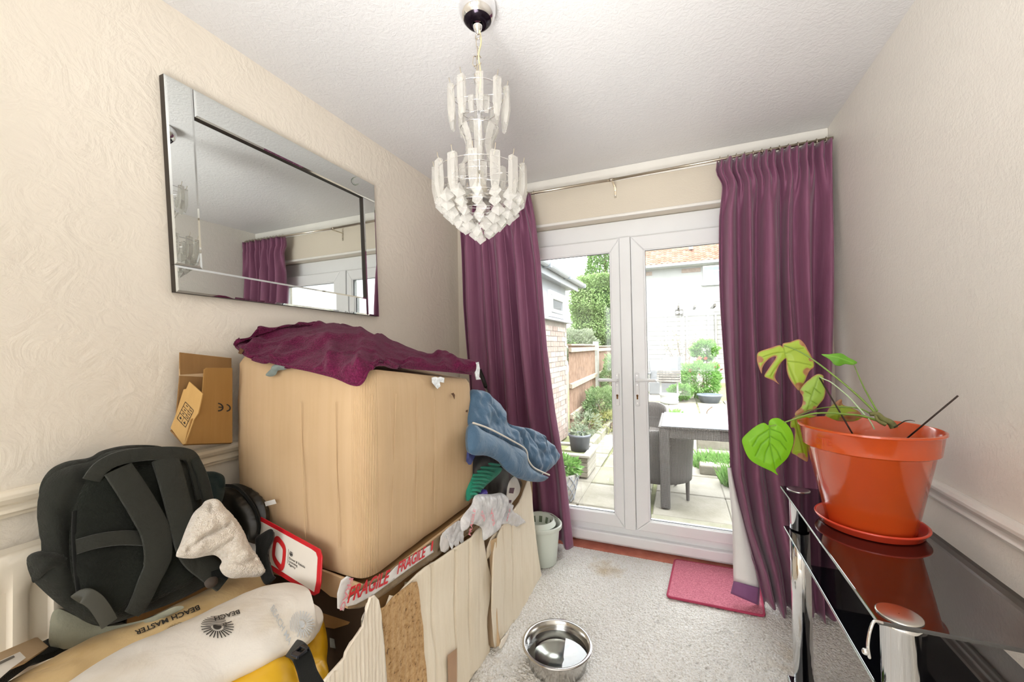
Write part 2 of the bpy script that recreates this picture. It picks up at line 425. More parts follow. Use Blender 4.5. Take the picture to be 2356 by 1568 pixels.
# carpet: dense looped pile as real relief
def carpet():
    m = Mat('cream_loop_carpet'); v = m.coord()
    a = m.noise(v, 130, 3, .7); c2 = m.noise(v, 3, 4)
    col = m.ramp(a, [(.30, '#cbc4b8'), (.43, '#f1ece3'), (.62, '#fdfbf7')])
    st = m.ramp(m.noise(v, 2.1, 4, .6), [(.60, '#ffffff'), (.78, '#dbc9ab')])
    m.col(m.mix(1.0, col, st, 'MULTIPLY')); m.set(Roughness=.98, Specular_IOR_Level=.1)
    m.bump(m.math('ADD', m.noise(v, 120, 3, .7), m.math('MULTIPLY', m.voro(v, 90), .9)), .9, .012)
    x0, x1, y0, y1 = -.95, XR, .6, 2.60; s = .0085
    nx = int((x1-x0)/s); ny = int((y1-y0)/s)
    xs = np.linspace(x0, x1, nx); ys = np.linspace(y0, y1, ny); X, Y = np.meshgrid(xs, ys); r = np.random.RandomState(3)
    Z = r.rand(ny, nx)*.007-.002
    X2 = X+(r.rand(ny, nx)-.5)*s*.7; Y2 = Y+(r.rand(ny, nx)-.5)*s*.7
    X2[:, -1] = x1; X2[:, 0] = x0; Y2[0] = y0; Z[-1] = 0.004; 
    V = np.stack([X2.ravel(), Y2.ravel(), Z.ravel()], 1)
    i = np.arange(ny-1)[:, None]*nx+np.arange(nx-1)[None]; i = i.ravel(); F = np.stack([i, i+1, i+nx+1, i+nx], 1)
    me = bpy.data.meshes.new('carpet_pile'); me.vertices.add(len(V)); me.vertices.foreach_set('co', V.ravel())
    me.loops.add(F.size); me.loops.foreach_set('vertex_index', F.ravel().astype(np.int32))
    me.polygons.add(len(F)); me.polygons.foreach_set('loop_start', np.arange(0, F.size, 4, dtype=np.int32)); me.update(calc_edges=True)
    M['carpet'] = m.m
    fl = struct(MB().box(XL, XR, YR, 2.60, -.12, -.003).build('floor', m.m))
    o = link('carpet_pile', me, m.m, fl, True); o['kind'] = 'stuff'
    return fl
carpet()
# red quarry threshold under the doors
m = Mat('red_threshold_tile'); v = m.coord()
m.col(m.ramp(m.noise(v, 7, 5, .65), [(.3, '#a24f3c'), (.55, '#c4735c'), (.75, '#d3907a')])); m.set(Roughness=.45); m.bump(m.noise(v, 40, 3), .15, .003)
struct(MB().box(XL, XR, 2.60, YD+.16, -.12, .006).build('trim_1', m.m), 'red tiled threshold strip under the white french doors')
# white batten where the back wall meets the ceiling and edge beads of the door reveal
def zY(px, py, y): return float(AY(px, py, y)[2])
zb = zY(1450, 493, YB)
struct(bev(MB().box(FX0-.03, FX1+.03, YB-.012, YB+.004, ztop, ztop+.018).build('trim_2', M['white_paint']), .004), 'white bead along the top of the door reveal')
zl = zY(1410, 412, YB)
struct(bev(MB().box(XL, XR, YB-.010, YB+.01, zY(1450, 411, YB)-.0, H).build('trim_3', M['white_paint']), .004), 'pale boxed strip between the curtain pole and the ceiling')

# dado rails
def rail_profile(name, x, sgn, y0, y1, z0, z1, mat, label):
    h = z1-z0; prof = [(0, 0), (.010, 0), (.012, .12), (.020, .2), (.014, .3), (.014, .45), (.024, .55), (.030, .72), (.030, .86), (.022, .96), (.012, 1), (0, 1)]
    poly = [(x+sgn*a, y0, z0+c*h) for a, c in prof]; b = MB(); b.prism(poly, (0, y1-y0, 0)); o = b.build(name, mat); bev(o, .002, 2); return struct(o, label)
rail_profile('trim_4', XL, 1, YR, YB, .925, .992, M['cream_paint'], 'cream moulded dado rail along the left wall behind the boxes')
rail_profile('trim_5', XR, -1, YR, YB, .805, .872, M['white_paint'], 'glossy cream moulded dado rail along the right wall behind the glass table')
struct(bev(MB().box(XL, XL+.015, YR, YB, 0, .12).build('baseboard_left', M['white_paint']), .004))
struct(bev(MB().box(XR-.015, XR, YR, YB, 0, .12).build('baseboard_right', M['white_paint']), .004))

# ---------------------------------------------------------------- french doors
def frame_ring(b, x0, x1, z0, z1, w, y0, y1, wt=None, wb=None):
    wt = wt or w; wb = wb or w
    b.box(x0, x0+w, y0, y1, z0, z1); b.box(x1-w, x1, y0, y1, z0, z1); b.box(x0+w, x1-w, y0, y1, z1-wt, z1); b.box(x0+w, x1-w, y0, y1, z0, z0+wb)
def frame_part(name, x0, x1, z0, z1, w, y0, y1, mat, parent, wt=None, wb=None, bw=.006):
    """four mitred members joined as one frame"""
    wt = wt or w; wb = wb or w; o = [(x0, z0), (x1, z0), (x1, z1), (x0, z1)]; i = [(x0+w, z0+wb), (x1-w, z0+wb), (x1-w, z1-wt), (x0+w, z1-wt)]
    b = MB()
    for k in range(4):
        q = (k+1) % 4; g = .0006
        b.prism([(p[0], y0, p[1]) for p in (o[k], o[q], i[q], i[k])], (0, y1-y0, 0))
    ob = b.build(name, mat, parent); bev(ob, bw, 2); return ob
door = thing('door_1', (-.27, YD, 0), 'white double-glazed french doors opening onto the garden, between the plum curtains', None, None, 'structure')
zs1 = zY(1448, 544, YD-.03); zs0 = zY(1465, 1220, YD-.03); zf1 = zY(1450, 514, YD); zf0 = .02
xm0 = float(AY(1431, 870, YD-.03)[0]); xm1 = float(AY(1457, 870, YD-.03)[0])
frame_part('outer_frame', FX0+.005, FX1-.005, .008, ztop-.002, .055, YD, YD+.07, M['upvc'], door, wt=ztop-zs1, wb=zs0-.012)
# outer step of the sill
o = MB().box(FX0+.005, FX1-.005, YD-.035, YD+.02, .03, zs0-.045).build('sill_member', M['upvc'], door); bev(o, .008, 3)
for side in (0, 1):
    x0, x1 = (FX0+.06, xm0) if side == 0 else (xm1, FX1-.06)
    if side == 0: gz1 = zY(1330, 586, YD-.03); gz0 = zY(1330, 1171, YD-.03); gx = float(AY(1410, 870, YD-.03)[0]); w = xm0-gx
    else: gz1 = zY(1480, 573, YD-.03); gz0 = zY(1496, 1200, YD-.03); gx = float(AY(1487, 870, YD-.03)[0]); w = gx-xm1
    sash = frame_part('sash', x0, x1, zs0+.003, zs1-.003, w, YD-.035, YD+.03, M['upvc'], door, wt=zs1-gz1, wb=gz0-zs0)
    frame_part('glazing_bead', x0+w-.004, x1-w+.004, gz0-.004, gz1+.004, .012, YD-.027, YD-.01, M['upvc'], sash, bw=.003)
    frame_part('gasket', x0+w+.006, x1-w-.006, gz0+.006, gz1-.006, .004, YD-.020, YD-.008, M['upvc_grey'], sash, bw=.001)
    MB().box(x0+w-.004, x1-w+.004, YD-.008, YD-.004, gz0-.003, gz1+.003).build('glass_pane', M['glass'], sash)
    # handle: plate, lever, keyhole, screws
    hx = float(AY((1420 if side == 0 else 1466), 880, YD-.04)[0]); hz = zY((1418 if side == 0 else 1466), 874, YD-.04); yy = YD-.035
    hp = MB().box(hx-.013, hx+.013, yy-.010, yy, hz-.165, hz+.045).build('handle_plate', M['upvc'], door); bev(hp, .009, 4)
    sg = -1 if side == 0 else 1
    pts = crom([(hx, yy-.008, hz), (hx, yy-.035, hz), (hx+sg*.012, yy-.046, hz+.001), (hx+sg*.055, yy-.048, hz+.003), (hx+sg*.115, yy-.044, hz+.002)], 5)
    MB().tube(pts, [.010]*(len(pts)-1)+[.007], 12).build('lever', M['brushed'] if False else M['upvc'], hp, True)
    kh = MB(); kh.lathe((0, 0, 0), [(0, 0), (.0068, 0), (.0068, .003), (0, .003)], 20)
    kh.V = [(hx+p[0], yy-.0105-p[2], hz-.098+p[1]) for p in kh.V]; kh.box(hx-.0045, hx+.0045, yy-.0135, yy-.010, hz-.121, hz-.098)
    kh.build('keyhole', plain('brass_cylinder%d' % side, '#6b4a2a', .35, metal=.8), hp)
    for dz in (-.145, .03, -.03):
        sc = MB(); sc.lathe((0, 0, 0), [(0, 0), (.003, 0), (.003, .0012), (0, .0012)], 10); sc.V = [(hx+p[0], yy-.0102-p[2], hz+dz+p[1]) for p in sc.V]; sc.build('screw', M['brushed'], hp)
# meeting cover strip
o = MB().box(xm0+.0015, xm1-.0015, YD-.045, YD+.02, zs0+.003, zs1-.003).build('meeting_stile', M['upvc'], door); bev(o, .004, 2)

# ---------------------------------------------------------------- curtain pole
rail = thing('curtain_pole', (0, 2.50, 2.35), 'thin satin metal curtain pole above the french doors, under the ceiling', 'curtain pole')
ra = AY(1222, 443, 2.505); rb = AY(1912, 318, 2.505); d = (rb-ra)/(rb[0]-ra[0])
p0 = ra+d*(-1.36-ra[0]); p1 = ra+d*(XR-.012-ra[0]); pm = AY(1409, 413, 2.505)
MB().tube([p0, pm], .0095, 16).build('pole', M['nickel'], rail, True); MB().tube([pm, p1], .0080, 16).build('inner_pole', M['nickel'], rail, True)
MB().tube([pm-d*.02, pm+d*.004], .0112, 16).build('joint_collar', M['nickel'], rail, True)
def bracket(p):
    b = MB(); b.box(p[0]-.007, p[0]+.007, YB-.003, YB, p[2]-.075, p[2]+.01); b.box(p[0]-.006, p[0]+.006, p[1], YB, p[2]-.014, p[2]-.008)
    o = b.build('bracket', M['nickel'], rail); bev(o, .001, 1)
    for dz in (-.03, -.06):
        s = MB(); s.lathe((0, 0, 0), [(0, 0), (.0035, 0), (.003, .002), (0, .0022)], 10); s.V = [(p[0]+q[0], YB-.003-q[2], p[2]+dz+q[1]) for q in s.V]; s.build('screw', M['chrome'], o)
bracket(pm); bracket(ra+d*(XR-.10-ra[0])); bracket(ra+d*(-1.25-ra[0]))
MB().lathe((0, 0, 0), [(0, -.008), (.014, -.008), (.016, 0), (.014, .008), (0, .008)], 16)
fin = MB(); fin.lathe((0, 0, 0), [(0, 0), (.013, .003), (.015, .012), (.010, .022), (0, .026)], 16); fin.V = [(p0[0]-q[2], p0[1]+q[1], p0[2]+q[0]) for q in fin.V]; fin.build('end_cap', M['nickel'], rail, True)
def curtain_rings(xs, par):
    for x in xs:
        p = ra+d*(x-ra[0]); MB().torus((p[0], p[1], p[2]-.004), .0145, .0018, 20, 6, 'x').build('ring', M['nickel'], par, True)

# ---------------------------------------------------------------- curtains
def curtain_mat():
    m = Mat('plum_slub_curtain'); v = m.coord('Object', (60, 60, 1.2)); st = m.noise(v, 2.2, 4, .65); v2 = m.coord('Object', (14, 14, .5)); s2 = m.noise(v2, 2.0, 3)
    m.col(m.mix(.65, m.ramp(st, [(.28, '#72425a'), (.5, '#86526e'), (.72, '#98617c')]), m.ramp(s2, [(.35, '#7c4a64'), (.65, '#905a76')])))
    m.set(Roughness=.55, Sheen_Weight=.25, Sheen_Roughness=.4, Specular_IOR_Level=.4); m.bump(st, .12, .002); return m.m
M['curtain'] = curtain_mat(); M['lining'] = fabric('white_curtain_lining', '#e9e7e4', 200, .03, 0, .9, .1)
def curtain(name, L, R, top, bot, ys, folds, amp, label, lining=True, heading=.085, seed=1, nu=320, nzv=90, pinch=0):
    """L, R: functions z -> x of the two edges; ys: z -> depth; top/bot: u -> z"""
    root = thing(name, ((L(1.2)+R(1.2))/2, ys(1.2), 0), label, 'curtain')
    rr = random.Random(seed); fr = [0]
    for k in range(folds): fr.append(fr[-1]+.6+rr.random()*.9)
    fr = [f/fr[-1] for f in fr]; am = [.6+.7*rr.random() for _ in range(folds+1)]; dr = [rr.uniform(-.35, .35) for _ in range(folds+1)]
    G = []
    for i in range(nu+1):
        u = i/nu; row = []
        k = max(0, min(folds-1, next((q for q in range(folds) if fr[q+1] >= u), folds-1))); t = (u-fr[k])/(fr[k+1]-fr[k])
        a = am[k]*(1-t)+am[k+1]*t
        for j in range(nzv+1):
            w = j/nzv; zt = top(u); zb_ = bot(u); z = zt+(zb_-zt)*w; dn = (zt-z)
            x = L(z)+(R(z)-L(z))*u
            s = math.sin(PI*(t*2+.5*math.sin(w*2.2+k)*.25)); s = math.copysign(abs(s)**.9, s)
            env = min(1, dn/.30)
            if dn < heading: # gathered pencil heading
                e = .35+.3*dn/heading; y = ys(z)+amp*.42*math.sin(u*2*PI*pinch+.5*math.sin(u*31))*1.0
                y += amp*.25*s
            else:
                g = min(1, (dn-heading)/.22); y0 = amp*.42*math.sin(u*2*PI*pinch+.5*math.sin(u*31))+amp*.25*s
                y1 = amp*a*s+amp*.22*nz((u*9, w*1.6, seed), 1.0)*2; y = ys(z)+y0*(1-g)+y1*g
                x += .012*nz((u*6, w*2.2, seed+4), 1)*g*2
            if abs(dn-heading) < .014: y += -.006*math.cos((dn-heading)/.014*PI/2)*-1
            row.append((x, y, z))
        G.append(row)
    b = MB(); b.grid(G); o = b.build('fabric', M['curtain'], root, True); mod(o, 'SOLIDIFY', thickness=.003, offset=0)
    return root, o, G
def interp(tab):
    tab = sorted(tab)
    def f(z):
        if z <= tab[0][0]: return tab[0][1]
        for (a, x), (c, y) in zip(tab, tab[1:]):
            if z <= c: t = (z-a)/(c-a); return x+(y-x)*t
        return tab[-1][1]
    return f
# left curtain
yl = interp([(0, 2.52), (1.0, 2.50), (2.3, 2.50)])
def edge(pts, ys):
    tab = []
    for px, py in pts:
        y = 2.5
        for _ in range(4): P = AY(px, py, y); y = ys(P[2])
        tab.append((float(P[2]), float(P[0])))
    return interp(tab)
LR = edge([(1222, 452), (1232, 500), (1246, 600), (1262, 800), (1278, 950), (1300, 1090), (1321, 1262)], yl)
LLx = edge([(1058, 520), (1064, 700), (1075, 860), (1095, 1200)], yl)
zt = float(AY(1205, 470, 2.5)[2])
railz = lambda x: float((ra+d*(x-ra[0]))[2])
lc, lo, LG = curtain('left_curtain', LLx, LR, lambda u: railz(LLx(2.2)+(LR(2.2)-LLx(2.2))*u)-.012, lambda u: .035+.01*math.sin(u*9), yl, 5, .045,
    'long plum curtain hanging left of the french doors, behind the boxes', seed=5, pinch=14)
lc.name = 'floor_length_curtain'
curtain_rings([LLx(2.3)+(LR(2.3)-LLx(2.3))*(k+.5)/9 for k in range(9)]+[LR(2.3)+.012], lc)
# right curtain
yr = interp([(0, 2.33), (.5, 2.38), (1.2, 2.44), (2.0, 2.50), (2.4, 2.50)])
RL = edge([(1650, 372), (1647, 395), (1663, 425), (1659, 500), (1662, 700), (1668, 900), (1676, 1090), (1700, 1200), (1740, 1310), (1762, 1400)], yr)
RR = edge([(1913, 330), (1912, 500), (1914, 800), (1920, 1100), (1926, 1440)], yr)
botf = interp([(0, .0), (.25, .0), (.6, 0), (1, 0)])
rc, ro, RG = curtain('floor_length_curtain', RL, RR, lambda u: railz(RL(2.2)+(RR(2.2)-RL(2.2))*u)-.012, lambda u: .018+.014*math.sin(u*14)+.03*(1-u)*0, yr, 6, .05,
    'long plum curtain right of the french doors, its white lining turned out', seed=11, pinch=15)
curtain_rings([RL(2.3)+(RR(2.3)-RL(2.3))*(k+.5)/13 for k in range(13)], rc)
# turned-out lining of the right curtain with its purple hem
def yq(px, py, y): return AY(px, py, y)
edgeo = [(1674, 1075), (1679, 1130), (1684, 1180), (1686, 1240), (1687, 1300), (1688, 1336)]
edgei = [(1682, 1075), (1696, 1140), (1712, 1200), (1728, 1262), (1744, 1320), (1748, 1352)]
G = []
for k in range(13):
    t = k/12; a = crom(edgeo, 4); c = crom(edgei, 4); i = int(t*(len(a)-1)); row = []
    for j in range(7):
        s = j/6; px, py = a[i]*(1-s)+c[i]*s; row.append(tuple(AY(px, py, 2.395-.025*math.sin(s*PI)-.06*t*s*0-.04*t)))
    G.append(row)
b = MB(); b.grid(G); o = b.build('lining', M['lining'], rc, True); o['label'] = 'white lining'; mod(o, 'SOLIDIFY', thickness=.003, offset=0)
G = []
for k in range(7):
    t = k/6; row = []
    for j in range(9):
        s = j/8; a = np.array([1688, 1336])*(1-t)+np.array([1681, 1364])*t; c = np.array([1748, 1352])*(1-t)+np.array([1746, 1392])*t
        px, py = a*(1-s)+c*s; py += 6*math.sin(s*PI)*0; row.append(tuple(AY(px, py, 2.345-.02*math.sin(s*PI)-.012*t)))
    G.append(row)
hm = fabric('purple_hem_band', '#8a5a86', 250, .1, .2, .6, .1)
b = MB(); b.grid(G); o = b.build('hem_band', hm, rc, True); o['label'] = 'paler purple hem band'; mod(o, 'SOLIDIFY', thickness=.004, offset=0)

# ---------------------------------------------------------------- wall mirror
XM = XL+.030
def mw(px, py, x=XM): return AXX(px, py, x)
mir = thing('wall_mirror', tuple(AXX(640, 450, XL)), 'large rectangular mirror with wide mirrored border strips, hanging on the left wall', 'mirror')
mm = Mat('silvered_glass'); mm.col('#dfe3e1'); mm.set(Metallic=1.0, Roughness=.012); M['mirror'] = mm.m
mb_ = plain('dark_mirror_backing', '#2a2119', .5)
TL, TR, BR, BL = [mw(*p) for p in ((377.5, 168), (862, 426), (873.4, 727.6), (406.8, 671))]
def mq(s, t): return TL*(1-s)*(1-t)+TR*s*(1-t)+BR*s*t+BL*(1-s)*t
def st_of(px, py):
    P = mw(px, py); s = t = .5
    for _ in range(30):
        e = P-mq(s, t); ds = (TR-TL)*(1-t)+(BR-BL)*t; dt = (BL-TL)*(1-s)+(BR-TR)*s
        A = np.array([[ds[1], dt[1]], [ds[2], dt[2]]]); q = np.linalg.solve(A, [e[1], e[2]]); s += q[0]; t += q[1]
    return s, t
def quad(s0, s1, t0, t1, x): return [np.array([x, mq(s, t)[1], mq(s, t)[2]]) for s, t in ((s0, t0), (s1, t0), (s1, t1), (s0, t1))]
sL = .5*(st_of(446.5, 206)[0]+st_of(466, 600)[0]); tT = .5*(st_of(450.6, 268.7)[1]+st_of(832, 451.5)[1])
sR = .5*(st_of(832, 451.5)[0]+st_of(846, 690)[0])+.006; tB = .5*(st_of(404, 609)[1]+st_of(848, 684.6)[1])
b = MB(); b.prism(quad(0, 1, 0, 1, XL+.002), (.010, 0, 0)); b.build('backing_board', mb_, mir)
e = .0035
def frame_glass(s0, s1, t0, t1):
    q = quad(s0, s1, t0, t1, XL+.012); b = MB(); b.prism(q, (.014, 0, 0)); b.build('frame_strip', mb_, mir)
    # bevelled glass: outer rim at low thickness, inner plateau
    y = .008; c = sum(q)/4; o_ = [p+np.array([.0142, 0, 0]) for p in q]; i_ = []
    for k in range(4):
        a = q[(k-1) % 4]-q[k]; d2 = q[(k+1) % 4]-q[k]; a = a/np.linalg.norm(a); d2 = d2/np.linalg.norm(d2)
        i_.append(q[k]+(a+d2)*.007+np.array([.0158, 0, 0]))
    V = o_+i_; F = [(4, 5, 6, 7)]+[(k, (k+1) % 4, (k+1) % 4+4, k+4) for k in range(4)]
    mk('bevelled_glass', V, F, M['mirror'], mir)
frame_glass(0, sL-.001, 0, tB-.001); frame_glass(sL+.001, 1, 0, tT-.001); frame_glass(sR+.001, 1, tT+.001, 1); frame_glass(0, sR-.001, tB+.001, 1)
mk('centre_glass', quad(sL, sR, tT, tB, XL+.0135), [(0, 1, 2, 3)], M['mirror'], mir)
# small curled mark stuck on the glass near the upper right corner
pl = Plane(mw(815, 415, XM+.001), mw(825, 420, XM+.001), mw(815, 425, XM+.001))
cp = [pl.uv(pl.hit(*p)) for p in ((819, 407), (813, 410), (811, 416), (815, 423), (821, 425), (825, 422))]
mkm = plain('grey_marker', '#9aa093', .6); print_on('curl_mark', [poly2d([tuple(q) for q in crom(cp, 5)], .004)], lambda u, v: pl.at(u, v, .001), mkm, mir)
# ---------------------------------------------------------------- chandelier
def acrylic(name, c='#d9d6cf', opac=.42, rough=.12):
    m = Mat(name); m.col(c); m.set(Roughness=rough, Specular_IOR_Level=.7, Transmission_Weight=.25, IOR=1.3)
    t = m.node('ShaderNodeBsdfTransparent'); t.inputs[0].default_value = (.97, .97, .96, 1)
    lw = m.node('ShaderNodeLayerWeight'); lw.inputs['Blend'].default_value = .35
    f = m.math('MINIMUM', m.math('ADD', m.math('MULTIPLY', lw.outputs['Facing'], .7), opac), 1.0)
    x = m.node('ShaderNodeMixShader'); m.l.new(f, x.inputs[0]); m.l.new(t.outputs[0], x.inputs[1]); m.l.new(m.b.outputs[0], x.inputs[2]); m.l.new(x.outputs[0], m.out.inputs['Surface'])
    return m.m
M['acrylic'] = acrylic('frosted_acrylic', opac=.24); M['crystal'] = acrylic('clear_acrylic_drop', '#e2e0da', .34, .05)
cx0, cy0 = -.597, 1.173
ch = thing('chandelier', (cx0, cy0, 1.66), 'tiered acrylic-prism chandelier hanging on a chain from a chrome ceiling cup', 'chandelier')
b = MB(); b.lathe((cx0, cy0, H), [(.060, 0), (.062, -.012), (.0605, -.030), (.055, -.048), (.044, -.060), (.036, -.064), (.020, -.060), (.0, -.060)], 48); b.build('ceiling_cup', M['chrome'], ch, True)
b = MB(); b.lathe((cx0, cy0, H), [(.046, -.0585), (.036, -.070), (.020, -.074), (.016, -.070)], 40); b.build('cup_ring', plain('dark_cup_inner', '#241c26', .15, metal=.7), ch, True)
b = MB(); b.lathe((cx0, cy0, H), [(.016, -.078), (.013, -.088), (.006, -.094), (.004, -.104), (.0, -.104)], 24); b.build('cup_boss', M['chrome'], ch, True)
b = MB(); b.torus((cx0, cy0, H-.112), .009, .0018, 20, 6, 'y'); b.build('hook_loop', M['nickel'], ch, True)
def chain_link(c, rot, L=.030, w=.0075, r=.0016, lean=0):
    pts = []
    for i in range(21):
        a = 2*PI*i/20; sx = math.cos(a)*w; sz = math.sin(a)*w+(L/2-w)*(1 if math.sin(a) >= 0 else -1)
        x = sx*math.cos(rot)+sz*lean; y = sx*math.sin(rot); pts.append((c[0]+x, c[1]+y, c[2]+sz))
    o = MB().tube(pts, r, 6, False).build('chain_link', M['nickel'], ch, True)
zc = H-.133
for k in range(7): chain_link((cx0+.002*(-1)**k, cy0, zc-k*.0295), (k % 2)*PI/2+.4)
for k in range(4): chain_link((cx0-.014+.003*k, cy0+.004, zc-.055-k*.030), (k % 2)*PI/2+.9, .032, lean=.15)
cab = crom([(cx0+.006, cy0, H-.09), (cx0+.010, cy0+.004, H-.13), (cx0+.004, cy0-.004, H-.18), (cx0+.009, cy0, H-.25), (cx0, cy0, H-.32)], 6)
MB().tube(cab, .0028, 8).build('flex_cable', plain('clear_gold_flex', '#cfc49a', .3), ch, True)
zT1 = 2.175; zN = 2.055; zT2 = 1.985
MB().tube([(cx0, cy0, zT1), (cx0, cy0, 1.80)], .006, 12).build('stem', M['chrome'], ch, True)
def prism_bar(c, ang, L, w, t, z0, name='prism', inward=.35, parent=ch, curve=0.0):
    """chisel-ended acrylic bar: outward edge straight, foot cut in towards the centre"""
    ca, sa = math.cos(ang), math.sin(ang)
    prof = [(0, 0), (t, 0), (t*1.05, -L*.62), (t*.45, -L), (-t*.1, -L*.96), (-t*.25, -L*.62)]
    if curve: prof = [(0+curve*math.sin(PI*k/8)*-1, -L*k/8) for k in range(9)]+[(t+curve*math.sin(PI*k/8)*-1, -L*k/8) for k in range(8, -1, -1)]
    V = []; n = len(prof)
    for side in (-1, 1):
        for r, z in prof:
            ww = w/2*(1 if z > -L*.75 or curve else .72); V.append((c[0]+r*ca-side*ww*sa, c[1]+r*sa+side*ww*ca, z0+z))
    F = [tuple(range(n-1, -1, -1)), tuple(range(n, 2*n))]+[(i, (i+1) % n, (i+1) % n+n, i+n) for i in range(n)]
    o = MB(); o.add(V, F); ob = o.build(name, M['acrylic'], parent); bev(ob, .0015, 1)
    return ob
def ring_tier(R, z, n, L, w, t, off=0, hooks=True, nm='wire_ring'):
    b = MB(); b.torus((cx0, cy0, z), R, .0016, 48, 6)
    for k in range(4):
        a = PI/2*k+off; b.tube([(cx0, cy0, z), (cx0+R*math.cos(a), cy0+R*math.sin(a), z)], .0014, 6)
    ring = b.build(nm, M['chrome'], ch, True)
    for k in range(n):
        a = 2*PI*(k+off)/n; c = (cx0+(R)*math.cos(a), cy0+R*math.sin(a)); p = prism_bar(c, a, L, w, t, z+.012)
        if hooks:
            r0, r1 = R-.004, R+t+.008; pt = [(cx0+r*math.cos(a), cy0+r*math.sin(a), zz) for r, zz in ((r0, z), (R+.004, z+.015), (R+.3*t, z+.012), (R+.6*t, z+.020), (R+t*.8, z+.034))]
            MB().tube(crom(pt, 4), .0014, 6).build('hook', M['nickel'], p, True)
ring_tier(.088, 2.160, 10, .120, .024, .016, .3)
ring_tier(.060, 2.110, 8, .055, .018, .010, .1, False)
# curved neck strips
for k in range(8):
    a = 2*PI*(k+.5)/8; prism_bar((cx0+.062*math.cos(a), cy0+.062*math.sin(a)), a, .13, .026, .004, 2.045, 'neck_strip', curve=.022)
ring_tier(.140, 1.895, 14, .118, .028, .016, .25)
ring_tier(.095, 1.880, 9, .070, .020, .010, .6, False)
for zz in (2.045, 1.915): MB().torus((cx0, cy0, zz), .062, .0016, 40, 6).build('neck_ring', M['chrome'], ch, True)
# bulb and its holder inside
b = MB(); b.lathe((cx0, cy0, 1.875), [(0, -.06), (.018, -.052), (.024, -.03), (.02, -.008), (.012, .008), (.012, .03), (0, .03)], 20); b.build('bulb', acrylic('bulb_glass', '#e6dfd0', .5, .05), ch, True)
b = MB(); b.lathe((cx0, cy0, 1.815), [(0, 0), (.055, .0), (.06, -.006), (.03, -.012), (0, -.012)], 30); b.build('reflector_disc', M['brushed'], ch, True)
# crystal drops in shrinking rings
def drop_mesh():
    s = .0215; V = [(0, 0, 0)]+[(s*math.cos(PI/4+PI/2*k), s*math.sin(PI/4+PI/2*k), -.027) for k in range(4)]+[(s*1.02*math.cos(PI/4+PI/2*k), s*1.02*math.sin(PI/4+PI/2*k), -.032) for k in range(4)]+[(0, 0, -.049)]
    F = [(0, 1+k, 1+(k+1) % 4) for k in range(4)]+[(1+k, 5+k, 5+(k+1) % 4, 1+(k+1) % 4) for k in range(4)]+[(9, 5+(k+1) % 4, 5+k) for k in range(4)]
    me = mesh('crystal_drop', V, F); me.materials.append(M['crystal']); return me
dm = drop_mesh()
for R, z, n, off in ((.130, 1.822, 15, .2), (.116, 1.800, 13, .6), (.094, 1.780, 11, .1), (.072, 1.762, 9, .4), (.050, 1.744, 6, .2), (.026, 1.728, 3, .3), (0, 1.712, 1, 0)):
    b = MB()
    if R: b.torus((cx0, cy0, z+.006), R, .0013, 40, 5); 
    else: b.tube([(cx0, cy0, z+.04), (cx0, cy0, z-.002)], .0013, 6)
    wr = b.build('wire_ring', M['chrome'], ch, True)
    for k in range(n):
        a = 2*PI*(k+off)/n; o = bpy.data.objects.new('crystal_drop', dm); COL.objects.link(o); o.parent = ch
        o.location = Vector((cx0+R*math.cos(a), cy0+R*math.sin(a), z))-ch.location; o.rotation_euler = (RND.uniform(-.12, .12), RND.uniform(-.12, .12), a+RND.uniform(-.3, .3))
# ---------------------------------------------------------------- black glass side table
def black_glass():
    m = Mat('black_tinted_glass'); v = m.coord(); m.col(m.ramp(m.noise(v, 30, 5, .7), [(.5, (.004, .004, .006, 1)), (.75, (.012, .013, .016, 1))])); m.set(Roughness=.03, Specular_IOR_Level=.9, IOR=1.6, Coat_Weight=.6, Coat_Roughness=.02); return m.m
M['blackglass'] = black_glass(); M['glassedge'] = plain('polished_glass_edge', '#a9b8b4', .08, spec=1.0)
TX0, TX1, TY0, TY1, TZ = .350, .665, 1.010, 1.832, .770
tb = thing('glass_side_table', (.5, 1.42, 0), 'black glass console table on chrome tube legs against the right wall', 'table')
def glass_shelf(name, x0, x1, y0, y1, z1, t=.008):
    o = MB().box(x0, x1, y0, y1, z1-t, z1).build(name, M['blackglass'], tb); bev(o, .0012, 2)
    b = MB(); e = .0015
    b.box(x0-e, x0+.0004, y0+.004, y1-.004, z1-t+.001, z1-.001)
    q = b.build('polished_edge', M['glassedge'], o); bev(q, .0007, 1); return o
glass_shelf('glass_top', TX0, TX1, TY0, TY1, TZ); glass_shelf('glass_shelf', .356, .66, 1.05, 1.822, .622); glass_shelf('glass_base', .356, .66, 1.03, 1.822, .055)
for (x, y) in ((.400, 1.797), (.396, 1.046), (.600, 1.52)):
    r = .0315; o = MB().lathe((x, y, 0), [(0, .058), (r, .058), (r, .610), (r-.002, .612)], 40).build('leg', M['chrome'], tb, True)
    MB().lathe((x, y, 0), [(r-.002, .626), (r, .628), (r, .750), (r+.004, .753), (r+.004, .760), (r-.004, .761)], 40).build('leg', M['chrome'], tb, True)
    MB().lathe((x, y, TZ), [(0.001, .0032), (.034, .003), (.0365, .002), (.0365, 0.0003)], 40).build('top_disc', M['brushed'], tb, True)
    MB().lathe((x, y, 0), [(0, .0), (.028, 0), (.03, .012), (.03, .044), (.0, .046)], 30).build('foot', M['black'], tb, True)
a = [AY(2031, 1432, 1.00), AY(2012, 1428, .995), AY(2003, 1446, .99), AY(1998, 1470, .99), AY(1997, 1490, .99), AY(2001, 1515, .99)]
MB().tube(crom(a, 6), [.0026]*30+[.0012], 8).build('curved_bracket', M['chrome'], tb, True)
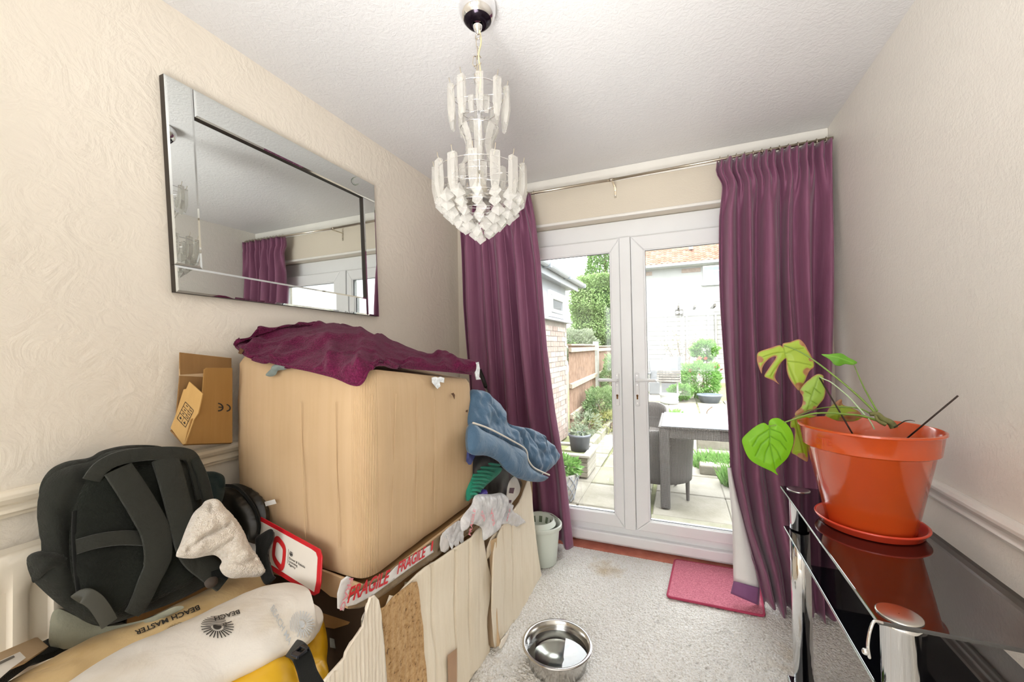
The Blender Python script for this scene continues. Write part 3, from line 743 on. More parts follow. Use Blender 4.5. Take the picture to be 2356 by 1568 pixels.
k = MB(); c = AY(1991, 1498, .985); k.lathe(tuple(c), [(0, -.006), (.005, -.004), (.006, 0), (.004, .005), (0, .006)], 14); k.build('bracket_knob', M['chrome'], tb, True)
# ---------------------------------------------------------------- plant pot, saucer, plant
PX, PY = .510, 1.511
m = Mat('glossy_terracotta_plastic'); v = m.coord(); m.col(m.ramp(m.noise(v, 4, 3), [(.3, '#cc4e1c'), (.7, '#d65a25')])); m.set(Roughness=.16, Specular_IOR_Level=.6, Coat_Weight=.4, Coat_Roughness=.06, Subsurface_Weight=.05); M['pot'] = m.m
m = Mat('orange_saucer_plastic'); m.col('#d8452b'); m.set(Roughness=.18, Coat_Weight=.3); M['saucer'] = m.m
b = MB().lathe((PX, PY, TZ), [(0, .001), (.112, .001), (.118, .004), (.124, .018), (.129, .021), (.131, .025), (.128, .0275), (.122, .025), (.114, .010), (0, .008)], 72)
o = b.build('pot_saucer', M['saucer'], None, True); tag(o, 'shallow orange-red saucer under the large plant pot on the glass table', 'saucer')
b = MB().lathe((PX, PY, TZ), [(0, .0095), (.098, .0095), (.103, .014), (.146, .232), (.151, .236), (.1555, .238), (.163, .290), (.168, .294), (.1675, .299), (.163, .300), (.159, .296), (.150, .240), (.141, .225), (.127, .17)], 96)
pot = b.build('plant_pot', M['pot'], None, True); smooth_obj(pot, 50); tag(pot, 'large glossy orange-red plastic plant pot on the black glass table', 'plant pot')
ms = plain('dark_potting_soil', '#3a2a1e', .95, var=.4, vs=40, bs=.8, bscale=70)
def soil_disc():
    V = [(PX, PY, TZ+.235)]; F = []
    rs = np.linspace(.02, .142, 9); n = 48
    for r in rs:
        for k in range(n): a = 2*PI*k/n; V.append((PX+r*math.cos(a), PY+r*math.sin(a), TZ+.228+.010*nz((r*40, a*3, 1), 1)+.008*RND.random()))
    for k in range(n): F.append((0, 1+k, 1+(k+1) % n))
    for i in range(len(rs)-1):
        for k in range(n): F.append((1+i*n+k, 1+(i+1)*n+k, 1+(i+1)*n+(k+1) % n, 1+i*n+(k+1) % n))
    return mk('potting_soil', V, F, ms, pot, True)
soil_disc()
# embossed letters on the rim, faint in the photo
Vt, Ft = text2d('STE', .032, .0006)
def rimf(u, v, a0=-2.68): 
    a = a0+u/.166; zz = .252+v; r = .1560+(zz-.238)*.115+.0012; return (PX+r*math.cos(a), PY+r*math.sin(a), TZ+zz)
print_on('embossed_letters', [(Vt, Ft)], rimf, plain('raised_pot_letters', '#cc5230', .3), pot)
def CP(x, y): return (1680+x/4.612, 770+y/4.612)
def leaf_mat(name, green, dark, brown=('#c99a72', '#a9744c'), trans=.35):
    m = Mat(name); at = m.node('ShaderNodeVertexColor'); at.layer_name = 'leafcol'; m.col(at.outputs['Color']); m.set(Roughness=.38, Specular_IOR_Level=.4)
    tr = m.node('ShaderNodeBsdfTranslucent'); m.l.new(at.outputs['Color'], tr.inputs[0]); x = m.node('ShaderNodeMixShader'); x.inputs[0].default_value = trans
    m.l.new(m.b.outputs[0], x.inputs[1]); m.l.new(tr.outputs[0], x.inputs[2]); m.l.new(x.outputs[0], m.out.inputs['Surface']); return m.m
M['leaf'] = leaf_mat('monstera_leaf', 0, 0)
plant = thing('cheese_plant', (PX, PY, TZ+.23), 'sparse cheese plant with split, browning yellow-green leaves in the orange pot', 'plant')
def leaf(name, outline, y, mid, veins, green, brownR, brownspots=(), tilt=(0, 0), curl=.01, seed=0, label=None, sm=3):
    pl = Plane(AY(*outline[0], y), AY(outline[0][0]+20, outline[0][1], y+tilt[0]*.02), AY(outline[0][0], outline[0][1]-20, y+tilt[1]*.02))
    P = [tuple(map(float, q)) for q in crom([pl.uv(pl.hit(*p)) for p in outline], sm, True)]; A = np.array(P); lo = A.min(0); hi = A.max(0); res = .0022
    gx, gy = np.meshgrid(np.arange(lo[0], hi[0], res), np.arange(lo[1], hi[1], res)); g = np.stack([gx.ravel(), gy.ravel()], 1); g = g[in_poly(g, P)]; g = g[dist_poly(g, P) > res*.4]
    V2, _, F2, *_ = delaunay_2d_cdt([Vector(p) for p in P]+[Vector(p) for p in g], [(i, (i+1) % len(P)) for i in range(len(P))], [], 1, 1e-7)
    Q = np.array([tuple(v) for v in V2]); d = dist_poly(Q, P); vd = np.full(len(Q), 1e9); lines = [mid]+list(veins)
    for c in lines:
        cc = [pl.uv(pl.hit(*p)) for p in c]
        for a, b_ in zip(cc[:-1], cc[1:]):
            a = np.array(a); b_ = np.array(b_); ab = b_-a; t = np.clip(((Q-a) @ ab)/(ab @ ab+1e-12), 0, 1); vd = np.minimum(vd, np.linalg.norm(Q-(a+t[:, None]*ab), axis=1))
    V = [pl.at(u, v, curl*(-(1-min(1, d[i]/.02))*.6)+.004*nz((u, v, seed), 18)-.0025*math.exp(-(vd[i]/.0016)**2)) for i, (u, v) in enumerate(Q)]
    o = mk(name, V, [tuple(f) for f in F2], M['leaf'], plant, True); ca = o.data.color_attributes.new('leafcol', 'FLOAT_COLOR', 'POINT')
    g0 = np.array(lin(green[0])[:3]); g1 = np.array(lin(green[1])[:3]); gv = np.array(lin(green[2])[:3]); br = np.array(lin('#dcae88')[:3]); b2 = np.array(lin('#a8683c')[:3])
    sp = [(pl.uv(pl.hit(*p)), r) for p, r in brownspots]
    for i, (u, v) in enumerate(Q):
        t = .5+.5*nz((u, v, seed), 30); c = g0*(1-t)+g1*t; k = math.exp(-(vd[i]/.0014)**2)*.75; c = c*(1-k)+gv*k
        bm_ = brownR*(1+1.3*nz((u, v, seed+9), 26)) if brownR else 0; w = 1 if d[i] < bm_ else max(0, 1-(d[i]-bm_)/.003) if brownR else 0
        for (su, sv), r in sp:
            q = math.hypot(u-su, v-sv)/r+.25*nz((u, v, 5), 60)
            if q < 1: w = max(w, min(1, (1-q)*5))
        s = .5+.5*nz((u, v, seed+3), 70); bb = br*(1-s)+b2*s; c = c*(1-w)+bb*w; ca.data[i].color = (c[0], c[1], c[2], 1)
    mod(o, 'SOLIDIFY', thickness=.0008, offset=0)
    if label: o['label'] = label
    return o
L1 = [CP(*p) for p in [(565, 90), (640, 75), (735, 45), (790, 90), (830, 160), (870, 230), (895, 300), (890, 345), (850, 380), (820, 440), (790, 510), (740, 590), (700, 560), (640, 480), (608, 400), (600, 330), (595, 250), (530, 320), (500, 380), (480, 450), (510, 505), (530, 530), (470, 490), (400, 460), (365, 430), (430, 330), (490, 235), (440, 240), (380, 290), (345, 350), (338, 415), (305, 340), (288, 270), (290, 200), (330, 170), (420, 140), (525, 108), (560, 125)]]
G1 = ('#b4cf4c', '#c3d95c', '#8fae33'); G2 = ('#86c81e', '#98d62e', '#5d9a14')
leaf('leaf', L1, 1.60, [CP(565, 110), CP(590, 240), CP(650, 400), CP(720, 560)], [[CP(580, 180), CP(450, 200), CP(330, 240)], [CP(590, 250), CP(480, 360), CP(430, 440)], [CP(590, 200), CP(700, 150), CP(780, 140)], [CP(600, 280), CP(720, 290), CP(860, 320)]], G1, .0022,
     [(CP(820, 390), .014), (CP(740, 540), .013), (CP(310, 260), .013), (CP(345, 370), .010), (CP(500, 490), .008), (CP(780, 80), .012), (CP(860, 260), .007)], seed=1, label='large split leaf with brown crisped lobes')
mk_ = MB()
L2 = [CP(*p) for p in [(885, 440), (940, 415), (995, 435), (995, 500), (1018, 590), (1000, 680), (950, 740), (905, 790), (850, 800), (780, 830), (700, 860), (700, 820), (760, 760), (775, 660), (740, 590), (800, 510), (850, 470)]]
leaf('leaf', L2, 1.57, [CP(940, 440), CP(880, 600), CP(820, 800)], [[CP(885, 560), CP(960, 620)], [CP(870, 640), CP(800, 600)], [CP(860, 700), CP(930, 740)]], ('#a8cc55', '#b6d665', '#7fa63c'), .0008, [(CP(750, 620), .010), (CP(765, 720), .010), (CP(740, 820), .014), (CP(900, 775), .007)], seed=2)
L3 = [CP(*p) for p in [(360, 935), (408, 962), (415, 920), (450, 890), (510, 885), (560, 910), (600, 940), (650, 1010), (678, 1100), (665, 1200), (620, 1300), (550, 1370), (485, 1435), (515, 1495), (440, 1450), (330, 1400), (240, 1350), (185, 1290), (140, 1180), (130, 1110), (180, 1050), (280, 970)]]
vs = [[CP(420, 1000), CP(300, 1080), CP(240, 1180)], [CP(420, 1080), CP(330, 1160), CP(270, 1290)], [CP(425, 1150), CP(380, 1250), CP(360, 1350)], [CP(430, 1000), CP(540, 1040), CP(600, 1130)], [CP(435, 1080), CP(530, 1130), CP(600, 1220)], [CP(440, 1160), CP(500, 1230), CP(540, 1320)]]
leaf('leaf', L3, 1.47, [CP(420, 965), CP(420, 1150), CP(480, 1430)], vs, G2, 0, seed=3, label='bright green heart-shaped leaf hanging low')
L4 = [CP(*p) for p in [(972, 207), (1050, 205), (1180, 195), (1260, 240), (1355, 290), (1310, 320), (1230, 310), (1170, 330), (1110, 315), (1060, 260)]]
leaf('leaf', L4, 1.60, [CP(1320, 300), CP(1150, 240), CP(985, 210)], [], ('#76b43a', '#8bc84a', '#a8dc6a'), 0, seed=4)
L5 = [CP(*p) for p in [(690, 870), (800, 850), (930, 860), (850, 885), (742, 900), (770, 980), (820, 1060), (825, 1180), (830, 1340), (780, 1330), (700, 1280), (655, 1250), (680, 1150), (690, 1000), (645, 985), (650, 910)]]
leaf('leaf', L5, 1.62, [CP(690, 880), CP(730, 1050), CP(790, 1300)], [], ('#a3c22e', '#b4ce3c', '#8a8c2c'), .0006, [(CP(760, 1290), .014), (CP(820, 1320), .009), (CP(700, 880), .008)], seed=5)
L6 = [CP(*p) for p in [(1005, 900), (1050, 790), (1110, 730), (1185, 682), (1200, 740), (1280, 770), (1390, 830), (1375, 915), (1150, 915)]]
leaf('leaf', L6, 1.66, [CP(1180, 720), CP(1150, 900)], [], ('#a9c43c', '#b4ca50', '#8e9c3c'), .001, [(CP(1160, 720), .012), (CP(1290, 860), .018), (CP(1370, 850), .012), (CP(1200, 890), .010)], seed=6)
mst = plain('green_petiole', '#7c9a44', .4); mst2 = plain('pale_petiole', '#b9cfa8', .4); mtr = plain('brown_green_stem', '#7a7a48', .7, var=.4, vs=60)
def stem(pts, y0, y1, r0, r1, mt, name='petiole'):
    n = len(pts); P = [AY(*CP(*p), y0+(y1-y0)*i/(n-1)) for i, p in enumerate(pts)]; C = crom(P, 6); MB().tube(C, list(np.linspace(r0, r1, len(C))), 8).build(name, mt, plant, True)
stem([(575, 115), (700, 160), (860, 250), (1100, 430), (1350, 640), (1545, 830)], 1.598, 1.52, .0016, .0034, mst)
stem([(1315, 320), (1420, 560), (1560, 810)], 1.60, 1.52, .0012, .0028, mst)
stem([(955, 450), (1010, 475), (1080, 510), (1250, 650), (1350, 760), (1430, 850)], 1.565, 1.52, .0014, .0026, mst2)
stem([(420, 968), (510, 950), (600, 920), (850, 840), (1050, 828), (1200, 840), (1400, 860), (1640, 935)], 1.465, 1.51, .0018, .0036, mst)
stem([(690, 870), (900, 790), (1100, 765), (1350, 775), (1480, 830)], 1.62, 1.53, .0014, .0026, mst)
stem([(1480, 840), (1560, 840), (1620, 890), (1700, 930), (1740, 985)], 1.52, 1.51, .006, .010, mtr, 'stem')
stem([(1540, 850), (1570, 910), (1650, 950)], 1.50, 1.50, .003, .006, mtr, 'stem')
stem([(1740, 980), (1790, 950), (1850, 915), (1910, 905), (1960, 915)], 1.50, 1.46, .0022, .0006, plain('dark_aerial_root', '#3a3426', .8), 'aerial_root')
stem([(1465, 885), (1500, 940), (1530, 1000)], 1.50, 1.50, .0016, .002, mst2)
# two support sticks in the soil
msk = plain('dark_brown_stick', '#33231c', .6)
for (a, b_), (ya, yb), lb in ((((1885.5, 868), (1949, 976)), (1.57, 1.50), 'thin dark support stick leaning left among the leaves in the pot'), (((2204, 910), (2108, 990)), (1.40, 1.47), 'thin dark stick leaning right from the back of the orange pot')):
    A = AY(*a, ya); B = AY(*b_, yb); C = B+(B-A)/np.linalg.norm(B-A)*.06
    if C[2] < TZ+.225: C = B+(B-A)*((B[2]-TZ-.22)/(A[2]-B[2]))
    o = MB().tube([A, C], .0022, 8).build('support_stick', msk, None, True); tag(o, lb, 'stick')

# ---------------------------------------------------------------- things on the floor
m = Mat('pink_doormat_pile'); v = m.coord(); m.col(m.ramp(m.noise(v, 160, 3, .7), [(.3, '#a8415c'), (.6, '#d5788c'), (.8, '#e49aa8')])); m.set(Roughness=.95, Sheen_Weight=.3); m.bump(m.noise(v, 190, 2), .6, .006)
c = [AZ(1553, 1286, .012), AZ(1535, 1371, .012), AZ(1759, 1416, .012)]; c.append(c[0]+c[2]-c[1]); c = [c[0], c[1], c[2], c[3]]
def rounded(c, r, n=5):
    out = []
    for i in range(len(c)):
        p, a, b_ = c[i], c[i-1], c[(i+1) % len(c)]; u = (a-p)/np.linalg.norm(a-p); w = (b_-p)/np.linalg.norm(b_-p)
        for k in range(n+1): t = k/n; out.append((p+u*r)*(1-t)**2+2*p*t*(1-t)+(p+w*r)*t*t)
    return out
R4 = rounded(c, .022)
mat_t = MB().prism([p*np.array([1, 1, 0])+np.array([0, 0, .004]) for p in R4], (0, 0, .010)).build('doormat', m.m); bev(mat_t, .003, 2)
tag(mat_t, 'pink rectangular doormat with a darker bound edge, in front of the door', 'doormat')
me_ = fabric('crimson_mat_binding', '#b0405c', 200, .15, .1)
MB().tube([p*np.array([1, 1, 0])+np.array([0, 0, .010]) for p in R4+[R4[0]]], .0062, 8).build('bound_edge', me_, mat_t, True)
# steel dog bowl
BX, BY, BR = -.498, 1.622, .1457
st = Mat('brushed_stainless'); v = st.coord('Object', (1, 1, 60)); st.col('#cfcdc9'); st.set(Metallic=1.0, Roughness=.17); st.bump(st.noise(v, 8, 2), .04, .001); M['stainless'] = st.m
bowl = MB().lathe((BX, BY, .004), [(0, .0), (.116, 0), (.120, .004), (.131, .068), (.134, .076), (BR-.002, .078), (BR, .081), (BR-.002, .084), (BR-.011, .0845), (BR-.0145, .081), (.127, .060), (.117, .018), (.105, .0085), (.070, .0075), (.068, .0055), (0, .0055)], 96).build('dog_bowl', M['stainless'], None, True)
smooth_obj(bowl, 60); tag(bowl, 'round stainless steel dog bowl of water on the pale carpet', 'bowl')
wm = Mat('clear_water'); wm.n.remove(wm.b); t = wm.node('ShaderNodeBsdfTransparent'); t.inputs[0].default_value = (.93, .96, .93, 1); g = wm.node('ShaderNodeBsdfGlossy'); g.inputs['Roughness'].default_value = .01
f = wm.node('ShaderNodeFresnel'); f.inputs['IOR'].default_value = 1.45; x = wm.node('ShaderNodeMixShader'); wm.l.new(wm.math('MULTIPLY', f.outputs[0], 2.2), x.inputs[0]); wm.l.new(t.outputs[0], x.inputs[1]); wm.l.new(g.outputs[0], x.inputs[2]); wm.l.new(x.outputs[0], wm.out.inputs['Surface'])
MB().lathe((BX, BY, .004), [(0, .047), (.1235, .047)], 64).build('water', wm.m, bowl, True)
# mop bucket with its wringer cone
bx, by = -.816, 2.350
bu = thing('mop_bucket', (bx, by, 0), 'pale green-white plastic mop bucket with wringer insert, at the foot of the left curtain', 'bucket')
m = Mat('pale_mint_plastic'); m.col('#dfe6db'); m.set(Roughness=.35, Subsurface_Weight=.1, Subsurface_Radius=(.02, .02, .02)); M['mint'] = m.m
def oval_lathe(c, prof, n=72): return MB().lathe(c, prof, n, 1.0, .92)
o = oval_lathe((bx, by, .002), [(0, 0), (.092, 0), (.098, .006), (.118, .205), (.119, .212), (.130, .214), (.134, .218), (.1345, .238), (.131, .241), (.124, .240), (.118, .232), (.116, .205), (.095, .010), (0, .008)]).build('bucket_body', M['mint'], bu, True); smooth_obj(o, 50)
o = MB().lathe((bx-.012, by-.012, .002), [(.112, .236), (.108, .243), (.102, .262), (.098, .266), (.092, .262), (.080, .215), (.066, .17), (.06, .165), (.0, .165)], 60).build('wringer_cone', M['mint'], bu, True); smooth_obj(o, 50)
sl = MB()
for k in range(12):
    a = 2*PI*k/12+.1; 
    def pt(r, z, da): return (bx-.012+r*math.cos(a+da), by-.012+r*math.sin(a+da), .002+z)
    sl.add([pt(.0868, .245, -.12), pt(.0868, .245, .12), pt(.0775, .21, .12), pt(.0775, .21, -.12)], [(0, 1, 2, 3)])
so = sl.build('drain_slots', plain('painted_slot_shade', '#7c8a72', .7), bu); so['kind'] = 'stuff'  # flat quads, the shade inside the slots painted as their colour
o = MB().tube(crom([(bx-.118, by+.06, .243), (bx-.06, by+.115, .252), (bx+.03, by+.118, .252), (bx+.10, by+.07, .245)], 6), .0035, 8).build('carry_handle', M['mint'], bu, True)
# ---------------------------------------------------------------- cardboard
def cardboard(name, c='#cfa673', c2='#b98b57', flute=55, fs=.25, axis=(1, 1, .02), var=1.5, rough=.8, pale=None):
    m = Mat(name); v = m.coord('Object', axis); g = m.coord()
    a = m.noise(g, var, 4, .55); st = m.noise(v, flute, 2, .4)
    col = m.mix(.22, m.ramp(a, [(.3, c2), (.7, c)]), m.ramp(st, [(.35, c2), (.65, c)]))
    m.col(col); m.set(Roughness=rough, Specular_IOR_Level=.3)
    h = m.math('ADD', m.math('MULTIPLY', st, .8), m.math('MULTIPLY', m.noise(g, 9, 4, .5), 1.0)); m.bump(h, fs, .006); return m.m
M['card'] = cardboard('brown_cardboard', '#d3b692', '#c5a780'); M['cardpale'] = cardboard('pale_cardboard', '#f1e6d2', '#e6d7bd', fs=.5, flute=90)
M['carddark'] = cardboard('shade_painted_cardboard', '#a37c4e', '#8e6a40'); M['cardcut'] = plain('cut_cardboard_edge', '#b78d5c', .9, var=.3, vs=90)  # carddark: brown cardboard with shade painted into its colour
def box_shell(name, NL, NR, FR, FL, ztops, zbot, mat, parent, chamfer=.035, bulge=.010, seed=0, nz_=26, per=14, top=True, lean=None):
    """worn box: plan corners NL, NR, FR, FL (x, y) with their own top heights; softly bulged walls, broad worn corners"""
    C = [np.array(p, float) for p in (NL, NR, FR, FL)]; plan = []; zt = []; cen0 = sum(C)/4
    for i in range(4):
        p, a, c = C[i], C[i-1], C[(i+1) % 4]; u = (a-p)/np.linalg.norm(a-p); w = (c-p)/np.linalg.norm(c-p); r = chamfer
        q = C[(i+1) % 4]; r2 = chamfer; w2 = w
        nc = 34 if i == 1 else 3
        for k in range(nc):
            t = k/nc; pq = (p+u*r)*(1-t)**2+2*p*t*(1-t)+(p+w*r)*t*t; plan.append(pq+((cen0-pq)/np.linalg.norm(cen0-pq)*(.0016 if k % 2 else 0) if nc > 3 else 0)); zt.append(ztops[i])
        s0 = p+w*r; s1 = q-w*r2
        for k in range(per): t = k/per; plan.append(s0+(s1-s0)*t); zt.append(ztops[i]*(1-t)+ztops[(i+1) % 4]*t)
    n = len(plan); V = []; cen = sum(C)/4; sh = .030
    for j in range(nz_+1):
        w = j/nz_
        for i in range(n):
            p = plan[i]; z = zbot+(zt[i]-zbot)*w; d = p-cen; d = d/np.linalg.norm(d)
            k = math.sin(PI*w); off = bulge*k*(.6+.8*nz((p[0]*3, p[1]*3, w*2), 1, seed))+.0045*nz((p[0], p[1], z), 9, seed)+.002*nz((p[0], p[1], z), 26, seed+3)
            t = max(0, 1-(zt[i]-z)/sh); off -= .016*t*t+(.006*t*nz((p[0]*8, p[1]*8, 0), 1, seed+5)); tb = max(0, 1-(z-zbot)/.02); off -= .006*tb*tb
            q = p+d*off; V.append((q[0], q[1], z))
    F = [(j*n+i, j*n+(i+1) % n, (j+1)*n+(i+1) % n, (j+1)*n+i) for j in range(nz_) for i in range(n)]
    b0 = len(V); V.append((cen[0], cen[1], zbot)); F += [(b0, (i+1) % n, i) for i in range(n)]
    if top:
        b1 = len(V); V.append((cen[0], cen[1], sum(ztops)/4+.006)); F += [(b1, nz_*n+i, nz_*n+(i+1) % n) for i in range(n)]
    o = mk(name, V, F, mat, parent, True); smooth_obj(o, 38); return o
# big upper box
ub = thing('large_cardboard_box', (-1.15, 1.24, .63), 'big taped brown cardboard box on top of the pile, under the purple towel', 'cardboard box')
UX = -.865; UY = .925
box_shell('box_body', (-1.475, UY+.01), (UX, UY), (UX+.004, 1.600), (-1.475, 1.605), (1.305, 1.258, 1.185, 1.27), .636, M['card'], ub, chamfer=.055, bulge=.012, seed=2)
# folded worn vertical strip along the near corner and tape seams on the faces
sq = plain('scuffed_cardboard_seam', '#d0b28b', .8, var=.03)
def face_strip(name, P, thick, mat, parent, lift=.002): return name
clear = Mat('clear_packing_tape'); clear.n.remove(clear.b); t = clear.node('ShaderNodeBsdfTransparent'); t.inputs[0].default_value = (.80, .72, .60, 1); g = clear.node('ShaderNodeBsdfPrincipled'); g.inputs['Base Color'].default_value = lin('#b7a890'); g.inputs['Roughness'].default_value = .12
clear.l.new(clear.math('ADD', .22, clear.math('MULTIPLY', clear.noise(clear.coord(), 30, 3), .25)), (x := clear.node('ShaderNodeMixShader')).inputs[0]); clear.l.new(t.outputs[0], x.inputs[1]); clear.l.new(g.outputs[0], x.inputs[2]); clear.l.new(x.outputs[0], clear.out.inputs['Surface'])
_vv = clear.coord(); _bb = clear.node('ShaderNodeBump'); _bb.inputs['Strength'].default_value = .8; _bb.inputs['Distance'].default_value = .01; clear.l.new(clear.noise(_vv, 25, 4, .6, 1.5), _bb.inputs['Height']); clear.l.new(_bb.outputs[0], g.inputs['Normal']); M['clear'] = clear.m
# little white tag stuck on the near face, dark nicks and a torn silver scrap on the right face
PF = Plane((-1.2, UY-.012, .9), (-1.0, UY-.012, .9), (-1.2, UY-.012, 1.0)); PR = Plane((UX+.013, 1.2, .9), (UX+.013, 1.0, .9), (UX+.013, 1.2, 1.0))
o = slab('paper_tag', PF, [(611, 1153), (634, 1147), (638, 1157), (614, 1163)], .0012, plain('white_paper_tag', '#f3efe8', .7), ub, lift=.004); o['label'] = 'small white paper tag'
nk = plain('dark_nick', '#5d3f26', .9)
for pg in ([(1037, 905), (1043, 903), (1046, 908), (1045, 918), (1041, 909)], [(1072, 943), (1076, 942), (1075, 948), (1071, 947)], [(553, 800), (562, 805), (556, 815), (549, 812)]):
    slab('nick', PR if pg[0][0] > 800 else PF, pg, .001, nk, ub, lift=.0015)
pf = plain('silvery_torn_film', '#e3e4e6', .2, metal=.2, var=.2, vs=80, bs=.6, bscale=150)
slab('film_scrap', PR, [(992, 868), (1000, 866), (1006, 868), (1012, 866), (1021, 869), (1020, 880), (1010, 878), (1012, 888), (1005, 894), (998, 886), (993, 880)], .0015, pf, ub, lift=.003)
slab('film_scrap', PR, [(1086, 835), (1096, 832), (1099, 848), (1097, 866), (1101, 872), (1091, 873), (1088, 858)], .003, pf, ub, lift=.012)
for (a, b_) in (((690, 925), (702, 1240)), ((770, 925), (778, 1260)), ((606, 1165), (608, 1200))):
    slab('pressed_seam', PF, [(a[0], a[1]), (a[0]+1.2, a[1]), (b_[0]+1.2, b_[1]), (b_[0], b_[1])], .0008, sq, ub, lift=.0003)
for (a, b_) in (((912, 905), (900, 1260)), ((960, 905), (958, 1200)), ((1000, 915), (1000, 1180))):
    slab('pressed_seam', PR, [(a[0], a[1]), (a[0]+1.0, a[1]), (b_[0]+1.0, b_[1]), (b_[0], b_[1])], .0008, sq, ub, lift=-.001)

# purple towel thrown over the box
m = Mat('plum_terry_towel'); v = m.coord(); m.col(m.ramp(m.noise(v, 150, 3, .7), [(.3, '#471029'), (.6, '#6a2144'), (.8, '#84375a')])); m.set(Roughness=.95, Sheen_Weight=.12, Sheen_Roughness=.4, Specular_IOR_Level=.1); m.bump(m.noise(v, 240, 2), .7, .006); M['towel'] = m.m
def towel():
    # rows from the back edge to the front hem: (px, py, depth y)
    rows = [
     [(548, 790, 1.45), (600, 770, 1.5), (660, 755, 1.54), (720, 752, 1.56), (800, 757, 1.58), (870, 775, 1.58), (925, 795, 1.57), (985, 815, 1.56), (1040, 824, 1.55), (1085, 828, 1.55)],
     [(545, 792, 1.2), (600, 772, 1.25), (655, 757, 1.28), (720, 752, 1.3), (798, 756, 1.32), (868, 776, 1.35), (920, 798, 1.40), (980, 818, 1.44), (1040, 826, 1.48), (1092, 832, 1.50)],
     [(543, 795, 1.02), (590, 790, 1.06), (650, 782, 1.08), (715, 775, 1.10), (790, 772, 1.12), (860, 790, 1.17), (915, 812, 1.24), (975, 828, 1.32), (1035, 838, 1.40), (1096, 840, 1.50)],
     [(545, 800, .95), (585, 800, .98), (640, 800, 1.00), (705, 800, 1.02), (780, 800, 1.03), (845, 812, 1.08), (905, 826, 1.16), (970, 838, 1.27), (1035, 846, 1.38), (1096, 849, 1.51)],
     [(552, 806, .93), (590, 816, .935), (645, 822, .945), (700, 822, .95), (770, 818, .96), (835, 826, .985), (893, 838, 1.08), (962, 844, 1.22), (1030, 850, 1.36), (1094, 855, 1.52)],
     [(565, 818, .918), (600, 826, .915), (650, 836, .912), (700, 842, .912), (765, 846, .912), (830, 850, .915), (880, 842, 1.00), (955, 847, 1.19), (1024, 853, 1.34), (1090, 859, 1.53)],
     [(585, 826, .912), (615, 832, .908), (660, 843, .905), (710, 853, .904), (768, 868, .903), (826, 886, .902), (862, 842, .955), (945, 848, 1.16), (1020, 854, 1.33), (1086, 861, 1.53)]]
    def tp(px, py, y):
        P = AY(px, py, y); return P if P[0] > -1.47 else AXX(px, py, -1.47)
    dense = [crom([tp(*p) for p in r], 9) for r in rows]; nx = len(dense[0]); cols = [crom([dense[r][i] for r in range(len(rows))], 9) for i in range(nx)]
    V = []; ny = len(cols[0])
    for i in range(nx):
        for j in range(ny):
            p = np.array(cols[i][j]); k = .008*nz(p, 10, 2)+.005*nz(p, 26, 5)+.022*max(0, 1-abs(nz((p[0]*.7+p[1]*.6, p[1]*.3, 0), 9, 8))*5)+.012*max(0, 1-abs(nz((p[0]*.9-p[1]*.4, 0, 0), 13, 4))*5); e = min(1, min(i, nx-1-i, j, ny-1-j)/4)
            p[2] += k*e+.003; p[1] -= k*.5*e; V.append(tuple(p))
    F = [(i*ny+j, (i+1)*ny+j, (i+1)*ny+j+1, i*ny+j+1) for i in range(nx-1) for j in range(ny-1)]
    t = thing('towel', (-1.15, 1.2, 1.25), 'plum purple terry towel draped over the top of the big cardboard box', 'towel')
    o = mk('terry_cloth', V, F, M['towel'], t, True); mod(o, 'SUBSURF', levels=1, render_levels=1); mod(o, 'SOLIDIFY', thickness=.009, offset=1.0)
    # hem tube along the front edge and stitched border bands
    front = [np.array(V[i*ny+ny-1]) for i in range(0, nx, 3)]; MB().tube(crom(front, 3), .0048, 8).build('hem', M['towel'], t, True)
    left = [np.array(V[j]) for j in range(0, ny, 4)]; MB().tube(left, .005, 8).build('hem', M['towel'], t, True)
    # folded-over second layer at the left: open end of the fold
    lay = [[(546, 796, .935), (590, 806, .93), (645, 812, .925), (705, 826, .92), (765, 836, .915), (808, 846, .91)], [(552, 812, .92), (598, 828, .905), (652, 839, .90), (708, 850, .898), (765, 866, .897), (822, 886, .896)]]
    return t
tw = towel()
# grey sock-like scrap poking out from under the towel
PG = Plane((-1.2, UY-.028, .9), (-1.0, UY-.028, .9), (-1.2, UY-.024, 1.0))
o = pillow('grey_cloth_scrap', PG, [(612, 862), (625, 848), (632, 838), (655, 836), (668, 842), (655, 850), (640, 852), (634, 862), (622, 866)], .012, .004, .02, fabric('grey_scrap_cloth', '#7f8a86', 200, .2), None, res=.004, wr=.004, wsc=40)
tag(o, 'crumpled grey cloth scrap poking out below the towel on the box front', 'cloth')

# lower box, front side torn open, resting on the carpet
lb = thing('torn_cardboard_box', (-1.14, 1.2, 0), 'large battered cardboard box with torn corrugated side and fragile tape, under the big box', 'cardboard box')
LXR = -.835
bd = MB()
# core walls (thin sheets): right wall, back wall, left wall, near flap wall and top flaps
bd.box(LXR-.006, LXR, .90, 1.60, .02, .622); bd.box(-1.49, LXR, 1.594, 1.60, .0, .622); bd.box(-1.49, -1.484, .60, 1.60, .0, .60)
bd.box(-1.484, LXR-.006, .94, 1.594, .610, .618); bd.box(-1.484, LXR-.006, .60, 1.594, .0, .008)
bo = bd.build('inner_walls', M['carddark'], lb); bev(bo, .002, 1)
